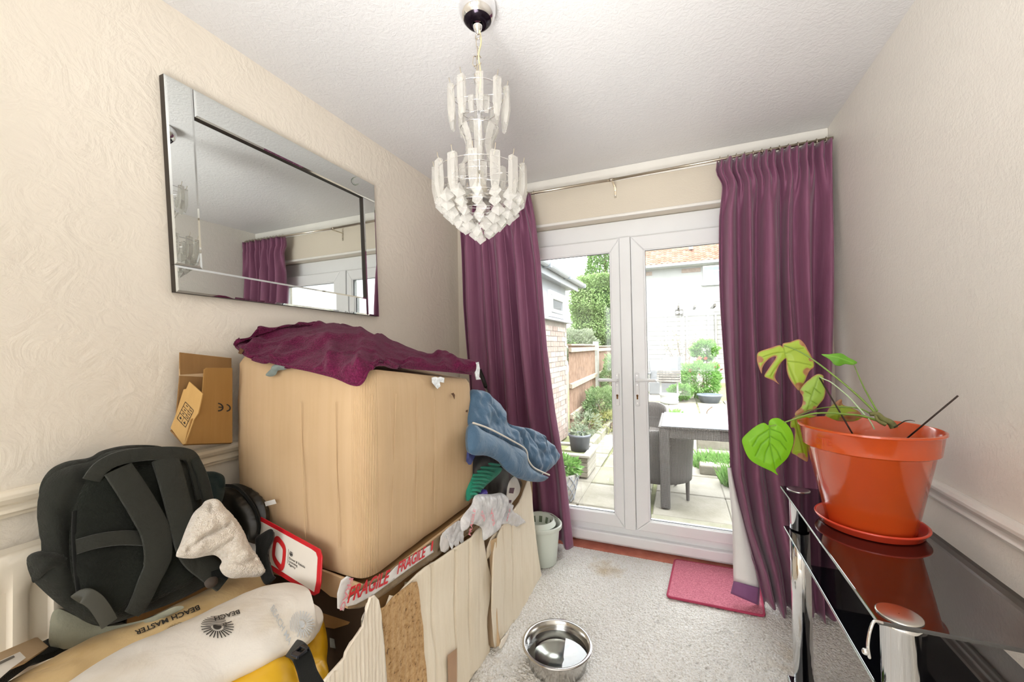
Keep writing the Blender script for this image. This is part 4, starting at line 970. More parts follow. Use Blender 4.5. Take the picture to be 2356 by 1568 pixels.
# right-hand side sheet, broken and bowed, standing proud of the wall
def side_sheet(name, pxs, x, mat, flut=0.0, bow=.02, res=.0065, seed=0, extra=(), thick=.006, lab=None, per=3):
    P = [AXX(px, py, x) for px, py in pxs]+[np.array(e) for e in extra]; pl = Plane((x, 1.6, .1), (x, 1.0, .1), (x, 1.6, .5))
    Q0 = [tuple(map(float, q)) for q in crom([pl.uv(p) for p in P], per, True)] if per > 1 else [tuple(map(float, pl.uv(p))) for p in P]
    A = np.array(Q0); lo = A.min(0); hi = A.max(0)
    gx, gy = np.meshgrid(np.arange(lo[0], hi[0], res), np.arange(lo[1], hi[1], res*1.5)); g = np.stack([gx.ravel(), gy.ravel()], 1); g = g[in_poly(g, Q0)]; g = g[dist_poly(g, Q0) > res*.4]
    V2, _, F2, *_ = delaunay_2d_cdt([Vector(p) for p in Q0]+[Vector(p) for p in g], [(i, (i+1) % len(Q0)) for i in range(len(Q0))], [], 1, 1e-7)
    V = []; Q = np.array([tuple(v) for v in V2]); d = dist_poly(Q, Q0)
    for i, (u, v) in enumerate(Q):
        p = pl.at(u, v); y, z = p[1], p[2]
        h = bow*(.5+nz((y, z, seed), 3.2, seed))+.004*nz((y, z*.4, 0), 22, seed)
        if flut: h += flut*math.sin(y*2*PI/.0135+.5*nz((y, z, 3), 8)*3)*(.6+.6*nz((y, z, 1), 9, seed))+.003*nz((y, z*.5, 0), 60)
        for cu, dep in CRACKS.get(name, []):
            s = (y-cu-.02*nz((0, z, cu), 5)); h -= dep*1.5*math.exp(-(s/.005)**2)*(.4+.6*min(1, max(0, (z-.05)*2)))
        p = p+pl.n*h; V.append(tuple(p))
    o = mk(name, V, [tuple(f) for f in F2], mat, lb if not lab else lab, True); mod(o, 'SOLIDIFY', thickness=thick, offset=-1.0)
    return o
CRACKS = {'torn_side_panel': [(1.04, .010), (1.16, .007), (1.30, .011), (1.41, .007), (1.50, .005)], 'outer_panel': [(1.68, .006), (1.78, .008), (1.90, .003)]}
side_sheet('torn_side_panel', [(890, 1392), (912, 1372), (960, 1320), (1000, 1292), (1040, 1262), (1080, 1236), (1104, 1212), (1112, 1250), (1120, 1300), (1128, 1336), (1119, 1395), (1117, 1440), (1121, 1480), (1124, 1492), (1112, 1530)], -.795, M['cardpale'], .0, .014, seed=2,
     extra=[(-.795, 1.44, .012), (-.795, 1.2, .008), (-.795, .99, .008), (-.795, .93, .25)], per=2)
cp2 = cardboard('pale_bare_flutes', '#f4ebdc', '#eaddc8', fs=.5, flute=60)
# peeled patch of bare fluting (brown, pocked with holes)
m = Mat('bare_fluting_pocked'); v = m.coord(); h = m.noise(v, 70, 4, .7); m.col(m.ramp(h, [(.33, '#5c4127'), (.40, '#b58d5c'), (.6, '#cda878')])); m.set(Roughness=.9); w_ = m.wave(m.coord('Object'), 11.6, 1.5, 'Y'); m.bump(m.math('ADD', w_, m.math('MULTIPLY', h, 1.2)), .6, .008)
side_sheet('peeled_patch', [(872, 1405), (885, 1396), (905, 1372), (935, 1350), (960, 1338), (968, 1380), (975, 1440), (978, 1500), (980, 1568), (978, 1640), (884, 1640), (879, 1540), (876, 1460)], -.789, m.m, .0015, .010, seed=2, per=2, thick=.003)
side_sheet('corrugated_flap', [(846, 1372), (856, 1366), (866, 1378), (874, 1420), (879, 1480), (884, 1568), (888, 1680), (700, 1680), (733, 1568), (760, 1540), (786, 1512), (790, 1498), (808, 1470), (826, 1440), (834, 1404)], -.772, cp2, .0032, .012, res=.0034, seed=7, extra=[], per=1, thick=.007)
# brown strip of tape printed along the lower right of the panel
sd = slab('brown_tape_patch', Plane((-.783, 1.6, .1), (-.783, 1.0, .1), (-.783, 1.6, .5)), [(1028, 1506), (1049, 1490), (1049, 1600), (1030, 1600)], .001, plain('brown_parcel_tape', '#b08a68', .35), lb, lift=.004)
# near inner flap seen through the torn opening, and a dark sheet painting the shade of the hollow
PN = Plane((-1.2, .93, .5), (-.9, .93, .5), (-1.2, .90, .40))
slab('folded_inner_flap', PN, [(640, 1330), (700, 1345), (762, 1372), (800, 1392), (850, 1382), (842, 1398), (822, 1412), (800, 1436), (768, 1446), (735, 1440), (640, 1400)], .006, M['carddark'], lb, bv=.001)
slab('box_front_edge', Plane((-1.4, .915, .6), (-.9, .915, .6), (-1.4, .913, .5)), [(560, 1262), (640, 1290), (742, 1312), (830, 1345), (850, 1362), (840, 1392), (760, 1372), (735, 1352), (560, 1300)], .008, M['card'], lb, bv=.0015)
hollow = MB(); hollow.box(-1.48, LXR-.01, .93, .936, .01, .60); hollow.build('painted_hollow_shade', plain('hollow_shade_brown', '#3c2c1c', .9), lb)
# rim band under the upper box along the right side (box edge wrapped in clear tape)
PB = Plane((-.822, 1.6, .6), (-.822, 1.0, .6), (-.822, 1.6, .7))
o = slab('box_rim', PB, [(790, 1378), (845, 1345), (900, 1312), (960, 1268), (1020, 1222), (1088, 1168), (1104, 1160), (1106, 1196), (1100, 1215), (1030, 1262), (960, 1306), (900, 1350), (850, 1392), (800, 1400)], .010, M['card'], lb, bv=.002)
tapeP = Plane((-.812, 1.6, .6), (-.812, 1.0, .6), (-.812, 1.6, .7))
def crinkle(name, plane, pxs, mat, parent, amp=.004, sc=30, thick=.0008, res=.006, lift=.0, seed=0, per=2, world=False, bend=None):
    P = [tuple(map(float, plane.uv(p) if world else plane.uv(plane.hit(*p)))) for p in pxs]
    if per > 1: P = [tuple(map(float, q)) for q in crom(P, per, True)]
    A = np.array(P); lo = A.min(0); hi = A.max(0); gx, gy = np.meshgrid(np.arange(lo[0], hi[0], res), np.arange(lo[1], hi[1], res)); g = np.stack([gx.ravel(), gy.ravel()], 1); g = g[in_poly(g, P)]
    if len(g): g = g[dist_poly(g, P) > res*.4]
    V2, _, F2, *_ = delaunay_2d_cdt([Vector(p) for p in P]+[Vector(p) for p in g], [(i, (i+1) % len(P)) for i in range(len(P))], [], 1, 1e-7)
    V = [plane.at(u, v, lift+amp*(abs(nz((u, v, seed), sc))*2-.4)+amp*.5*nz((u, v, seed+2), sc*2.4)+(bend(u, v) if bend else 0)) for u, v in V2]
    o = mk(name, V, [tuple(f) for f in F2], mat, parent, True); mod(o, 'SOLIDIFY', thickness=thick, offset=0); return o
white_tape = plain('white_print_tape', '#dcd8d4', .25, var=.08, vs=40); red_ink = plain('red_tape_ink', '#cf1f2a', .35, var=.08); red_faint = plain('faded_red_ink', '#e08a92', .4)
crinkle('clear_tape', tapeP, [(800, 1400), (812, 1352), (845, 1338), (872, 1322), (930, 1284), (990, 1246), (1040, 1208), (1090, 1168), (1098, 1205), (1040, 1250), (990, 1288), (930, 1330), (880, 1368), (850, 1388)], M['clear'], lb, .006, 26, lift=.003)
crinkle('printed_tape', tapeP, [(782, 1382), (830, 1352), (880, 1326), (905, 1300), (945, 1275), (985, 1252), (992, 1268), (950, 1296), (900, 1332), (850, 1368), (812, 1388), (790, 1392)], white_tape, lb, .0015, 18, lift=.010, seed=4, per=1)
crinkle('printed_tape', tapeP, [(776, 1332), (790, 1322), (800, 1326), (796, 1350), (790, 1378), (782, 1402), (768, 1396), (768, 1362)], white_tape, lb, .003, 40, lift=.012, seed=6, per=1)
def tape_text(body, a, b_, size, mat, plane, lift=.0125, slant=.25, stretch=1.25):
    V, F = text2d(body, 1.0, .022); A = np.array(V); w = A[:, 0].max()-A[:, 0].min(); x0 = A[:, 0].min()
    pa = np.array(plane.uv(plane.hit(*a))); pb = np.array(plane.uv(plane.hit(*b_))); d = pb-pa; n = np.array([-d[1], d[0]])/np.linalg.norm(d)
    if (plane.at(*(pa+n))-plane.at(*pa))[2] < 0: n = -n
    def f(u, v): q = pa+d*((u-x0)/w+slant*v*size/np.linalg.norm(d))+n*v*size*stretch; return plane.at(q[0], q[1], lift)
    print_on('tape_lettering', [(V, F)], f, mat, lb)
tape_text('FRAGILE', (790, 1384), (884, 1338), .040, red_ink, tapeP); tape_text('FRAGILE', (906, 1318), (970, 1278), .036, red_ink, tapeP)
tape_text('I', (984, 1266), (988, 1263), .034, red_ink, tapeP)
def tape_text_v(body, top, bot, size, mat, plane=tapeP, lift=.0165):
    V, F = text2d(body, 1.0, .02); A = np.array(V); w = A[:, 0].max()-A[:, 0].min(); x0 = A[:, 0].min()
    pa = np.array(plane.uv(plane.hit(*top))); pb = np.array(plane.uv(plane.hit(*bot))); d = pb-pa; n = np.array([-d[1], d[0]])/np.linalg.norm(d)
    def f(u, v): q = pa+d*((u-x0)/w)+n*v*size; return plane.at(q[0], q[1], lift)
    print_on('tape_lettering', [(V, F)], f, mat, lb)
tape_text_v('FRAG', (793, 1326), (770, 1400), .022, red_faint)
# torn clear film and dangling strips over the rim
film = Mat('crumpled_clear_film'); film.n.remove(film.b); t = film.node('ShaderNodeBsdfTransparent'); t.inputs[0].default_value = (.95, .95, .96, 1); g = film.node('ShaderNodeBsdfPrincipled'); g.inputs['Base Color'].default_value = lin('#ffffff'); g.inputs['Roughness'].default_value = .12; g.inputs['Specular IOR Level'].default_value = 1.0
x = film.node('ShaderNodeMixShader'); film.l.new(film.ramp(film.noise(film.coord(), 22, 4, .6), [(.35, (.42, .42, .42, 1)), (.62, (.66, .66, .66, 1))]), x.inputs[0]); film.l.new(t.outputs[0], x.inputs[1]); film.l.new(g.outputs[0], x.inputs[2]); film.l.new(x.outputs[0], film.out.inputs['Surface'])
_bb = film.node('ShaderNodeBump'); _bb.inputs['Strength'].default_value = .35; _bb.inputs['Distance'].default_value = .006; film.l.new(film.noise(film.coord(), 40, 4, .6, 1.5), _bb.inputs['Height']); film.l.new(_bb.outputs[0], g.inputs['Normal']); M['film'] = film.m
crinkle('torn_film_strip', tapeP, [(1010, 1226), (1040, 1200), (1052, 1196), (1062, 1212), (1058, 1240), (1064, 1262), (1046, 1240), (1050, 1268), (1036, 1250), (1028, 1262), (1024, 1240)], M['film'], lb, .008, 26, lift=.014, seed=9)
crinkle('white_label_strip', tapeP, [(1008, 1232), (1030, 1212), (1026, 1262), (1008, 1266)], white_tape, lb, .002, 20, lift=.011)

# third box behind, open-topped, its side sagging
tbx = thing('open_cardboard_box', (-.95, 1.87, 0), 'tall pale cardboard box with creased side standing beside the mop bucket', 'cardboard box')
w3 = MB(); w3.box(-1.48, -.79, 1.625, 1.632, .0, .52); w3.box(-1.48, -1.473, 1.632, 2.18, 0, .58); w3.box(-1.48, -.80, 2.173, 2.18, 0, .55); w3.box(-1.473, -.80, 1.632, 2.173, 0, .008)
q = w3.build('inner_walls', M['card'], tbx); bev(q, .002, 1)
side_sheet('outer_panel', [(1160, 1200), (1182, 1168), (1200, 1140), (1212, 1106), (1218, 1108), (1226, 1170), (1233, 1240), (1243, 1318), (1243, 1336), (1196, 1408), (1148, 1478), (1140, 1486), (1136, 1450), (1130, 1350), (1134, 1270), (1146, 1226)], -.768, M['cardpale'], 0, .012, seed=12, per=2, lab=tbx)
crinkle('folded_corner', Plane((-.80, 1.6, .3), (-.86, 1.59, .3), (-.80, 1.6, .5)), [(1122, 1248), (1134, 1240), (1144, 1236), (1140, 1290), (1142, 1380), (1146, 1450), (1152, 1482), (1138, 1490), (1124, 1488), (1118, 1440), (1122, 1390), (1130, 1336), (1126, 1290)], M['card'], tbx, .003, 10, .005, per=1)
crinkle('frayed_corner', Plane((-.745, 1.6, .1), (-.745, 1.0, .1), (-.745, 1.6, .2)), [(1148, 1488), (1155, 1470), (1166, 1458), (1170, 1448), (1168, 1466), (1160, 1480), (1152, 1492)], cp2, tbx, .003, 40, .003, per=1, res=.005)
crinkle('torn_edge_strip', Plane((-.785, 1.62, .3), (-.80, 1.55, .3), (-.785, 1.62, .5)), [(1128, 1238), (1140, 1222), (1152, 1226), (1146, 1240), (1136, 1262), (1124, 1280), (1118, 1290), (1120, 1262)], M['cardpale'], tbx, .003, 20, .003, per=1)
# plastic bag hanging over the box rim
bagm = acrylic('milky_polythene', '#f0f0f2', .55, .18)
bg = thing('clear_plastic_bag', tuple(AXX(1150, 1200, -.77)), 'crumpled milky clear plastic bag with faded red print hanging over the box edge', 'plastic bag')
P7 = Plane((-.765, 1.7, .4), (-.765, 1.4, .4), (-.775, 1.7, .6))
pillow('bag_body', P7, [(1062, 1190), (1085, 1160), (1095, 1138), (1130, 1136), (1152, 1133), (1162, 1140), (1165, 1160), (1158, 1180), (1150, 1200), (1140, 1222), (1122, 1236), (1112, 1242), (1108, 1215), (1085, 1205), (1065, 1222), (1060, 1210)],   .022, .010, .03, M['film'], bg, res=.006, wr=.007, wsc=22, seed=3)
pillow('bag_tail', P7, [(1160, 1150), (1170, 1156), (1178, 1160), (1176, 1172), (1190, 1182), (1206, 1200), (1196, 1206), (1184, 1212), (1166, 1206), (1150, 1206), (1146, 1198), (1158, 1185), (1164, 1172)], .020, .008, .025, bagm, bg, res=.006, wr=.010, wsc=30, seed=8)
def tv(body, top, bot, size, mat):
    V, F = text2d(body, 1.0, .02); A = np.array(V); w = A[:, 0].max()-A[:, 0].min(); x0 = A[:, 0].min(); pa = np.array(P7.uv(P7.hit(*top))); pb = np.array(P7.uv(P7.hit(*bot))); d = pb-pa; n = np.array([-d[1], d[0]])/np.linalg.norm(d)
    if (P7.at(*(pa+n))-P7.at(*pa))[1] > 0: n = -n*1
    print_on('faded_lettering', [(V, F)], lambda u, v: P7.at(*(pa+d*((u-x0)/w)+n*(v*size-size*.4)), .034), mat, bg)
tv('FRAGILE', (1062, 1228), (1074, 1168), .030, red_faint); tv('EGA', (1120, 1205), (1113, 1170), .030, red_faint); tv('NG', (1098, 1194), (1090, 1176), .026, red_faint); tv('MILE', (1150, 1196), (1158, 1168), .018, red_faint)
# ---------------------------------------------------------------- things stuffed into the boxes behind
M['blue'] = fabric('slate_blue_quilted_nylon', '#4f6d88', 150, .12, .2, .5, .6, fold=9); M['piping'] = fabric('cream_piping', '#e6dfd2', 200, .05, .1, .7, .1)
cu = thing('blue_padded_cushion', tuple(AXX(1180, 1000, -.85)), 'slate-blue padded fabric cushion with cream piping, stuffed behind the big box', 'cushion')
PC = Plane(AXX(1180, 1000, -.80), AXX(1180, 1000, -.80)+np.array([.05, 1, .05]), AXX(1180, 1000, -.80)+np.array([-.25, 0, 1]))
o = pillow('cushion_back', PC, [(1080, 905), (1095, 896), (1115, 905), (1140, 925), (1152, 945), (1165, 972), (1185, 980), (1215, 985), (1240, 1000), (1262, 1022), (1279, 1045), (1278, 1060), (1258, 1082), (1235, 1092), (1190, 1050), (1130, 1020), (1080, 985)], .045, .03, .05, M['blue'], cu, res=.009, wr=.022, wsc=13, seed=3,
   creases=(([(1150, 960), (1190, 1010), (1200, 1050)], .010, -.016), ([(1200, 985), (1215, 1020), (1238, 1045)], .008, -.014), ([(1230, 1000), (1245, 1030), (1250, 1060)], .008, -.012), ([(1110, 930), (1130, 960)], .008, -.01)))
PC2 = Plane(PC.o+PC.n*.045, PC.o+PC.n*.045+PC.u, PC.o+PC.n*.045+PC.v)
o = pillow('cushion_front', PC2, [(1080, 975), (1110, 990), (1140, 1003), (1170, 1020), (1196, 1033), (1206, 1045), (1210, 1062), (1222, 1078), (1245, 1090), (1257, 1096), (1255, 1104), (1240, 1108), (1215, 1106), (1190, 1098), (1165, 1080), (1150, 1062), (1120, 1048), (1080, 1040)], .030, .03, .05, M['blue'], cu, res=.009, wr=.008, wsc=10, seed=5)
def pip(pts, off=.0): MB().tube(crom([PC2.hit(*p)+PC2.n*off for p in pts], 6), .0042, 8).build('piping', M['piping'], cu, True)
pip([(1080, 974), (1110, 984), (1140, 998), (1170, 1014), (1196, 1029), (1205, 1040), (1208, 1058), (1220, 1075), (1238, 1085), (1257, 1093)], .018)
pip([(1257, 1090), (1266, 1078), (1276, 1064), (1280, 1050), (1272, 1036), (1258, 1022)], -.03)
M['green'] = fabric('green_ribbed_cloth', '#2f9a7c', 120, .2, .2, .85, .3)
gr = thing('green_ribbed_cloth', tuple(AXX(1110, 1100, -.9)), 'folded emerald green ribbed cloth wedged between the big box and the blue cushion', 'cloth')
PGc = Plane(AXX(1110, 1100, -.86), AXX(1110, 1100, -.86)+np.array([0, 1, 0]), AXX(1110, 1100, -.86)+np.array([-.6, 0, 1]))
pillow('cloth_body', PGc, [(1075, 1075), (1100, 1066), (1130, 1068), (1150, 1076), (1152, 1085), (1140, 1098), (1120, 1115), (1105, 1130), (1085, 1146), (1074, 1146)], .02, .02, .03, M['green'], gr, res=.006, wr=.004, seed=4)
for k in range(9):
    t = k/8; a = np.array([1082, 1070])*(1-t)+np.array([1076, 1140])*t; c = np.array([1145, 1072])*(1-t)+np.array([1092, 1142])*t
    MB().tube(crom([PGc.hit(*a)+PGc.n*.018, PGc.hit(*((a+c)/2))+PGc.n*.024, PGc.hit(*c)+PGc.n*.014], 5), .0062, 6).build('rib', M['green'], gr, True)
pb_ = plain('purple_gloss_plastic', '#5b4bb0', .15, coat=.4)
c = AXX(1112, 1134, -.84); o = MB().lathe(tuple(c), [(0, -.018), (.012, -.016), (.020, -.006), (.021, .004), (.015, .014), (0, .018)], 24).build('purple_bottle_cap', pb_, None, True); tag(o, 'small glossy purple round cap below the green cloth', 'bottle cap')
M['darkgrey'] = plain('dark_grey_plastic', '#3d3a38', .3)
sh = pillow('grey_bag_panel', Plane(AXX(1150, 1110, -.88), AXX(1150, 1110, -.88)+np.array([0, 1, 0]), AXX(1150, 1110, -.88)+np.array([0, 0, 1])), [(1085, 1050), (1130, 1046), (1180, 1080), (1198, 1110), (1190, 1130), (1170, 1146), (1120, 1150), (1090, 1150), (1076, 1100)], .02, .02, .05, M['darkgrey'], None, res=.012, wr=.006, seed=3); tag(sh, 'dark grey soft bag filling the box below the blue cushion', 'bag')
sp = thing('striped_strap', tuple(AXX(1180, 1130, -.80)), 'pale curved strap with purple-brown stripes poking out beside the clear plastic bag', 'strap')
PS = Plane(AXX(1180, 1130, -.79), AXX(1180, 1130, -.79)+np.array([0, 1, 0]), AXX(1180, 1130, -.79)+np.array([0, 0, 1]))
pillow('strap_body', PS, [(1164, 1158), (1166, 1138), (1168, 1120), (1174, 1104), (1184, 1095), (1191, 1106), (1195, 1122), (1192, 1136), (1184, 1148), (1176, 1158), (1172, 1164)], .010, .006, .015, plain('off_white_webbing', '#d9d4cb', .7), sp, res=.005)
br_ = plain('aubergine_stripe', '#5a3a44', .6)
slab('stripe', PS, [(1168, 1121), (1179, 1121), (1176, 1134), (1166, 1133)], .001, br_, sp, lift=.012); slab('stripe', PS, [(1166, 1149), (1172, 1149), (1171, 1155), (1165, 1155)], .001, br_, sp, lift=.012)
po = thing('grey_pole', tuple(AY(1125, 920, 2.3)), 'slim grey metal pole with black grip leaning behind the big box by the curtain', 'pole')
A = AY(1104, 850, 2.28); B = AY(1127, 917, 2.22); C_ = AY(1118, 890, 2.243); D_ = A+(B-A)/np.linalg.norm(B-A)*1.0
A2 = A; Bz = B+(B-A)/np.linalg.norm(B-A)*.45
MB().tube([C_, Bz], .009, 12).build('shaft', M['brushed'], po, True); MB().tube([A, A+(C_-A)*.5, C_], [.010, .013, .012], 12).build('grip', M['black'], po, True)
bl = plain('blue_printed_card', '#46508a', .5, var=.4, vs=40)
o = slab('blue_printed_sleeve', Plane(AXX(1090, 1020, -.84), AXX(1090, 1020, -.84)+np.array([0, 1, 0]), AXX(1090, 1020, -.84)+np.array([-.2, 0, 1])), [(1082, 1010), (1094, 1018), (1100, 1035), (1084, 1068), (1078, 1060)], .012, bl); tag(o, 'narrow blue patterned sleeve against the big box, above the green cloth', 'sleeve')

# ---------------------------------------------------------------- small open box on the dado rail behind the backpack
sb = thing('small_torn_carton', tuple(AXX(460, 960, XL+.06)), 'small torn brown carton with printed care symbols wedged between wall and big box', 'cardboard box')
X1 = XL+.035
PW = Plane((X1, .8, 1.1), (X1, .9, 1.1), (X1, .8, 1.2))
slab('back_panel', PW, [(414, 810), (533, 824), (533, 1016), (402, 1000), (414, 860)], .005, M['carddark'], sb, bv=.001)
slab('back_flap', Plane((X1+.012, .8, 1.1), (X1+.012, .9, 1.1), (X1+.004, .8, 1.2)), [(414, 810), (533, 823), (531, 870), (413, 864)], .005, M['card'], sb, bv=.001)
hit = PW.hit
fr_o = hit(405, 990); 
PF2 = Plane(hit(427, 1022)+np.array([.055, -.01, -.01]), hit(533, 1018)+np.array([.055, .0, -.01]), hit(470, 848)+np.array([.075, 0, .01]))
slab('front_panel', PF2, [(424, 1022), (440, 965), (456, 952), (462, 915), (466, 902), (470, 850), (476, 846), (535, 846), (535, 1018)], .005, M['card'] if False else cardboard('olive_brown_cardboard', '#a67e48', '#946c38'), sb, bv=.001)
PE = Plane(PF2.hit(424, 1022), PF2.hit(464, 905), hit(392, 985)+np.array([.012, -.0, 0]))
slab('end_flap', PE, [(392, 984), (405, 950), (414, 920), (422, 895), (428, 894), (435, 877), (450, 890), (466, 905), (463, 920), (456, 950), (446, 965), (426, 1021), (420, 1022)], .005, cardboard('light_brown_cardboard', '#d0a86c', '#c29a5c'), sb, bv=.001)
slab('bottom_panel', Plane(hit(394, 990), hit(420, 1022)+np.array([.05, 0, 0]), hit(533, 1018)), [(393, 988), (424, 1022), (533, 1018), (533, 1010), (410, 985)], .004, M['carddark'], sb)
bi = plain('black_print_ink', '#1c1a18', .7)
def onp(pl, pa, pb, pc):
    """unit square -> image quad corner frame on a plane (affine)"""
    a, b_, c = [np.array(pl.uv(pl.hit(*p))) for p in (pa, pb, pc)]
    return lambda u, v: pl.at(*(a+(b_-a)*u+(c-a)*v), .0012)
fE = onp(PE, (427, 924), (446, 944), (408, 962))
sh_ = [line2d((0, 0), (1, 0), .03), line2d((0, 1), (1, 1), .03), line2d((0, 0), (0, 1), .04), line2d((1, 0), (1, 1), .04), line2d((0, .25), (1, .25), .025), line2d((0, .47), (1, .47), .025), line2d((0, .66), (1, .66), .03), line2d((.62, .0), (.62, .66), .03), line2d((.5, .66), (.5, 1), .03)]
for (u, v) in ((.3, .1), (.3, .35), (.3, .56), (.8, .12), (.8, .35), (.8, .56)): sh_.append(rect2d(u-.1, v-.02, u+.1, v+.02))
for (u, v) in ((.25, .84), (.75, .86)): sh_ += [rect2d(u-.08, v-.03, u+.1, v+.05), line2d((u, v-.1), (u, v), .03)]
print_on('care_symbols', sh_, fE, bi, sb)
# upside-down CE mark on the front panel
fC = onp(PF2, (527, 948), (501, 946), (527, 928))
def arc(cx, cy, r, a0, a1, w): return poly2d([(cx+r*math.cos(a), cy+r*math.sin(a)*1.0) for a in np.linspace(a0, a1, 12)], w)
print_on('ce_mark', [arc(.30, .5, .38, PI*.55, PI*1.45, .13), arc(1.0, .5, .42, PI*.5, PI*1.5, .13), line2d((.60, .5), (.95, .5), .12)], fC, bi, sb)

# ---------------------------------------------------------------- backpack
M['bp'] = fabric('charcoal_green_canvas', '#22241e', 300, .25, .15, .8, .6, fold=9); M['bp2'] = fabric('dark_olive_webbing', '#2c2d27', 240, .15, .15, .8, .5, fold=14); M['bp3'] = fabric('black_mesh_panel', '#171a14', 160, .3, .1, .95, .6); M['bpd'] = fabric('near_black_fabric', '#10110e', 300, .2, .1, .9, .2)
M['greyfab'] = fabric('grey_green_lining_cloth', '#8d8c7a', 200, .1, .1, .8, .2)
# leaning plane: foot out from the wall, top near the wall
BPa = np.array([-1.22, .60, .50]); BPp = Plane(AXX(110, 1340, -1.36), AXX(500, 1350, -1.28), AXX(330, 1040, -1.42))
bp = thing('backpack', tuple(AXX(280, 1440, -1.33)), 'dark charcoal backpack leaning on the wall with its padded straps facing out', 'backpack')
out = [(62, 1282), (95, 1265), (85, 1190), (92, 1130), (120, 1090), (165, 1070), (210, 1060), (245, 1040), (300, 1030), (365, 1030), (420, 1040), (438, 1062), (455, 1100), (470, 1160), (485, 1200), (505, 1250), (520, 1320), (470, 1350), (400, 1385), (330, 1410), (250, 1436), (205, 1432), (165, 1410), (135, 1390), (90, 1350), (70, 1325)]
pillow('bag_body', BPp, out, .045, .10, .10, M['bp'], bp, res=.014, wr=.012, wsc=9, seed=1, per=3, creases=(([(158, 1190), (160, 1300), (170, 1380)], .012, -.022), ([(190, 1100), (160, 1170)], .015, -.012)))
def lift(px, py, h): return BPp.hit(px, py)+BPp.n*h
# mesh back panel: two cushions
P1 = Plane(lift(110, 1340, .035), lift(500, 1350, .035), lift(330, 1040, .035))
pillow('mesh_back_panel', P1, [(165, 1190), (195, 1110), (235, 1075), (300, 1070), (400, 1068), (425, 1120), (440, 1200), (448, 1280), (450, 1330), (380, 1370), (290, 1410), (215, 1410), (180, 1370), (160, 1290)], .022, .02, .05, M['bp3'], bp, res=.010, wr=.006, wsc=14, seed=2, creases=(([(160, 1258), (230, 1245), (300, 1240)], .006, -.012), ([(290, 1400), (340, 1330), (345, 1240)], .008, -.012)))
rb = lambda nm, pts, w, th, mt, hh=.055, wp=None: ribbon(nm, [lift(x, y, h) for x, y, h in pts], BPp.n, w, th, mt, bp, 8, wp)
rb('carry_cuff', [(195, 1110, .045), (215, 1082, .06), (260, 1062, .065), (330, 1053, .065), (395, 1052, .06), (425, 1062, .045), (440, 1100, .04), (452, 1150, .04)], .036, .014, M['bp2'])
pillow('top_flap', P1, [(225, 1068), (250, 1045), (300, 1034), (370, 1034), (425, 1045), (430, 1060), (380, 1058), (300, 1064), (240, 1082)], .02, .02, .02, M['bp2'], bp, res=.009, wr=.004, seed=5)
rb('shoulder_strap', [(250, 1088, .062), (275, 1130, .07), (305, 1180, .072), (330, 1230, .072), (338, 1290, .066), (320, 1340, .058), (300, 1390, .05), (285, 1412, .045)], .058, .018, M['bp2'], wp=lambda t: 1.05-.15*abs(t-.35) if t < .6 else .95-.9*(t-.6))
rb('shoulder_strap', [(358, 1064, .060), (368, 1110, .07), (382, 1170, .074), (395, 1230, .074), (415, 1280, .070), (455, 1315, .066), (490, 1340, .062)], .062, .018, M['bp2'], wp=lambda t: 1.0-.12*t)
rb('side_panel_strap', [(428, 1060, .045), (445, 1100, .05), (458, 1150, .05), (468, 1200, .046), (474, 1240, .04)], .028, .014, M['bp'])
rb('luggage_strap', [(158, 1262, .050), (200, 1250, .062), (250, 1243, .064), (300, 1243, .060), (330, 1245, .055)], .034, .008, M['bp2'])
rb('lower_strap', [(160, 1380, .045), (172, 1372, .062), (195, 1385, .064), (215, 1410, .062), (230, 1434, .058)], .030, .006, plain('grey_webbing_strap', '#44443c', .6))
rb('seam_piping', [(158, 1180, .040), (156, 1240, .042), (160, 1310, .042), (168, 1370, .038)], .008, .008, M['bpd'])
rb('strap_end', [(455, 1328, .075), (478, 1322, .077), (495, 1330, .077)], .022, .004, M['bpd'])
pillow('strap_patch', Plane(lift(110, 1340, .078), lift(500, 1350, .078), lift(330, 1040, .076)), [(470, 1340), (482, 1328), (498, 1326), (502, 1338), (490, 1350), (476, 1352)], .004, .004, .01, plain('leather_patch', '#4a4038', .5), bp, res=.006)
pillow('side_pocket', BPp, [(62, 1282), (96, 1266), (150, 1270), (158, 1300), (156, 1330), (110, 1320), (78, 1340), (70, 1320)], .055, .02, .05, M['bp'], bp, res=.010, wr=.006, seed=9)
pillow('front_pocket_edge', Plane(lift(110, 1340, -.045), lift(500, 1350, -.045), lift(330, 1040, -.045)), [(90, 1130), (110, 1085), (150, 1062), (205, 1052), (235, 1036), (290, 1024), (355, 1024), (375, 1032), (300, 1045), (220, 1075), (150, 1110), (110, 1180)], .03, .06, .04, M['bp'], bp, res=.012, wr=.006, seed=4)
# grey lining cloth and black strap beneath the backpack
gf = thing('grey_fabric_bag', tuple(AXX(150, 1480, -1.36)), 'slack grey-green cloth bag under the backpack, beside the radiator', 'bag')
PQ = Plane(AXX(115, 1480, -1.42), AXX(300, 1440, -1.30), AXX(150, 1400, -1.40))
pillow('cloth_body', PQ, [(112, 1480), (114, 1440), (120, 1410), (135, 1400), (165, 1412), (230, 1440), (330, 1425), (400, 1395), (420, 1400), (330, 1440), (240, 1470), (180, 1490), (118, 1490)], .02, .04, .04, M['greyfab'], gf, res=.010, wr=.008, wsc=16, seed=2)
bs = thing('black_carry_strap', tuple(AZ(150, 1510, .52)), 'wide black padded strap running along the cream parasol bag, below the backpack', 'strap')
K = [AZ(-60, 1600, .66), AZ(15, 1545, .64), AZ(60, 1518, .625), AZ(130, 1485, .61), AZ(190, 1465, .60), AZ(235, 1445, .60), AZ(290, 1428, .60)]
ribbon('strap_webbing', K, np.array([.35, -.45, .8]), .060, .022, M['bpd'], bs, 6)
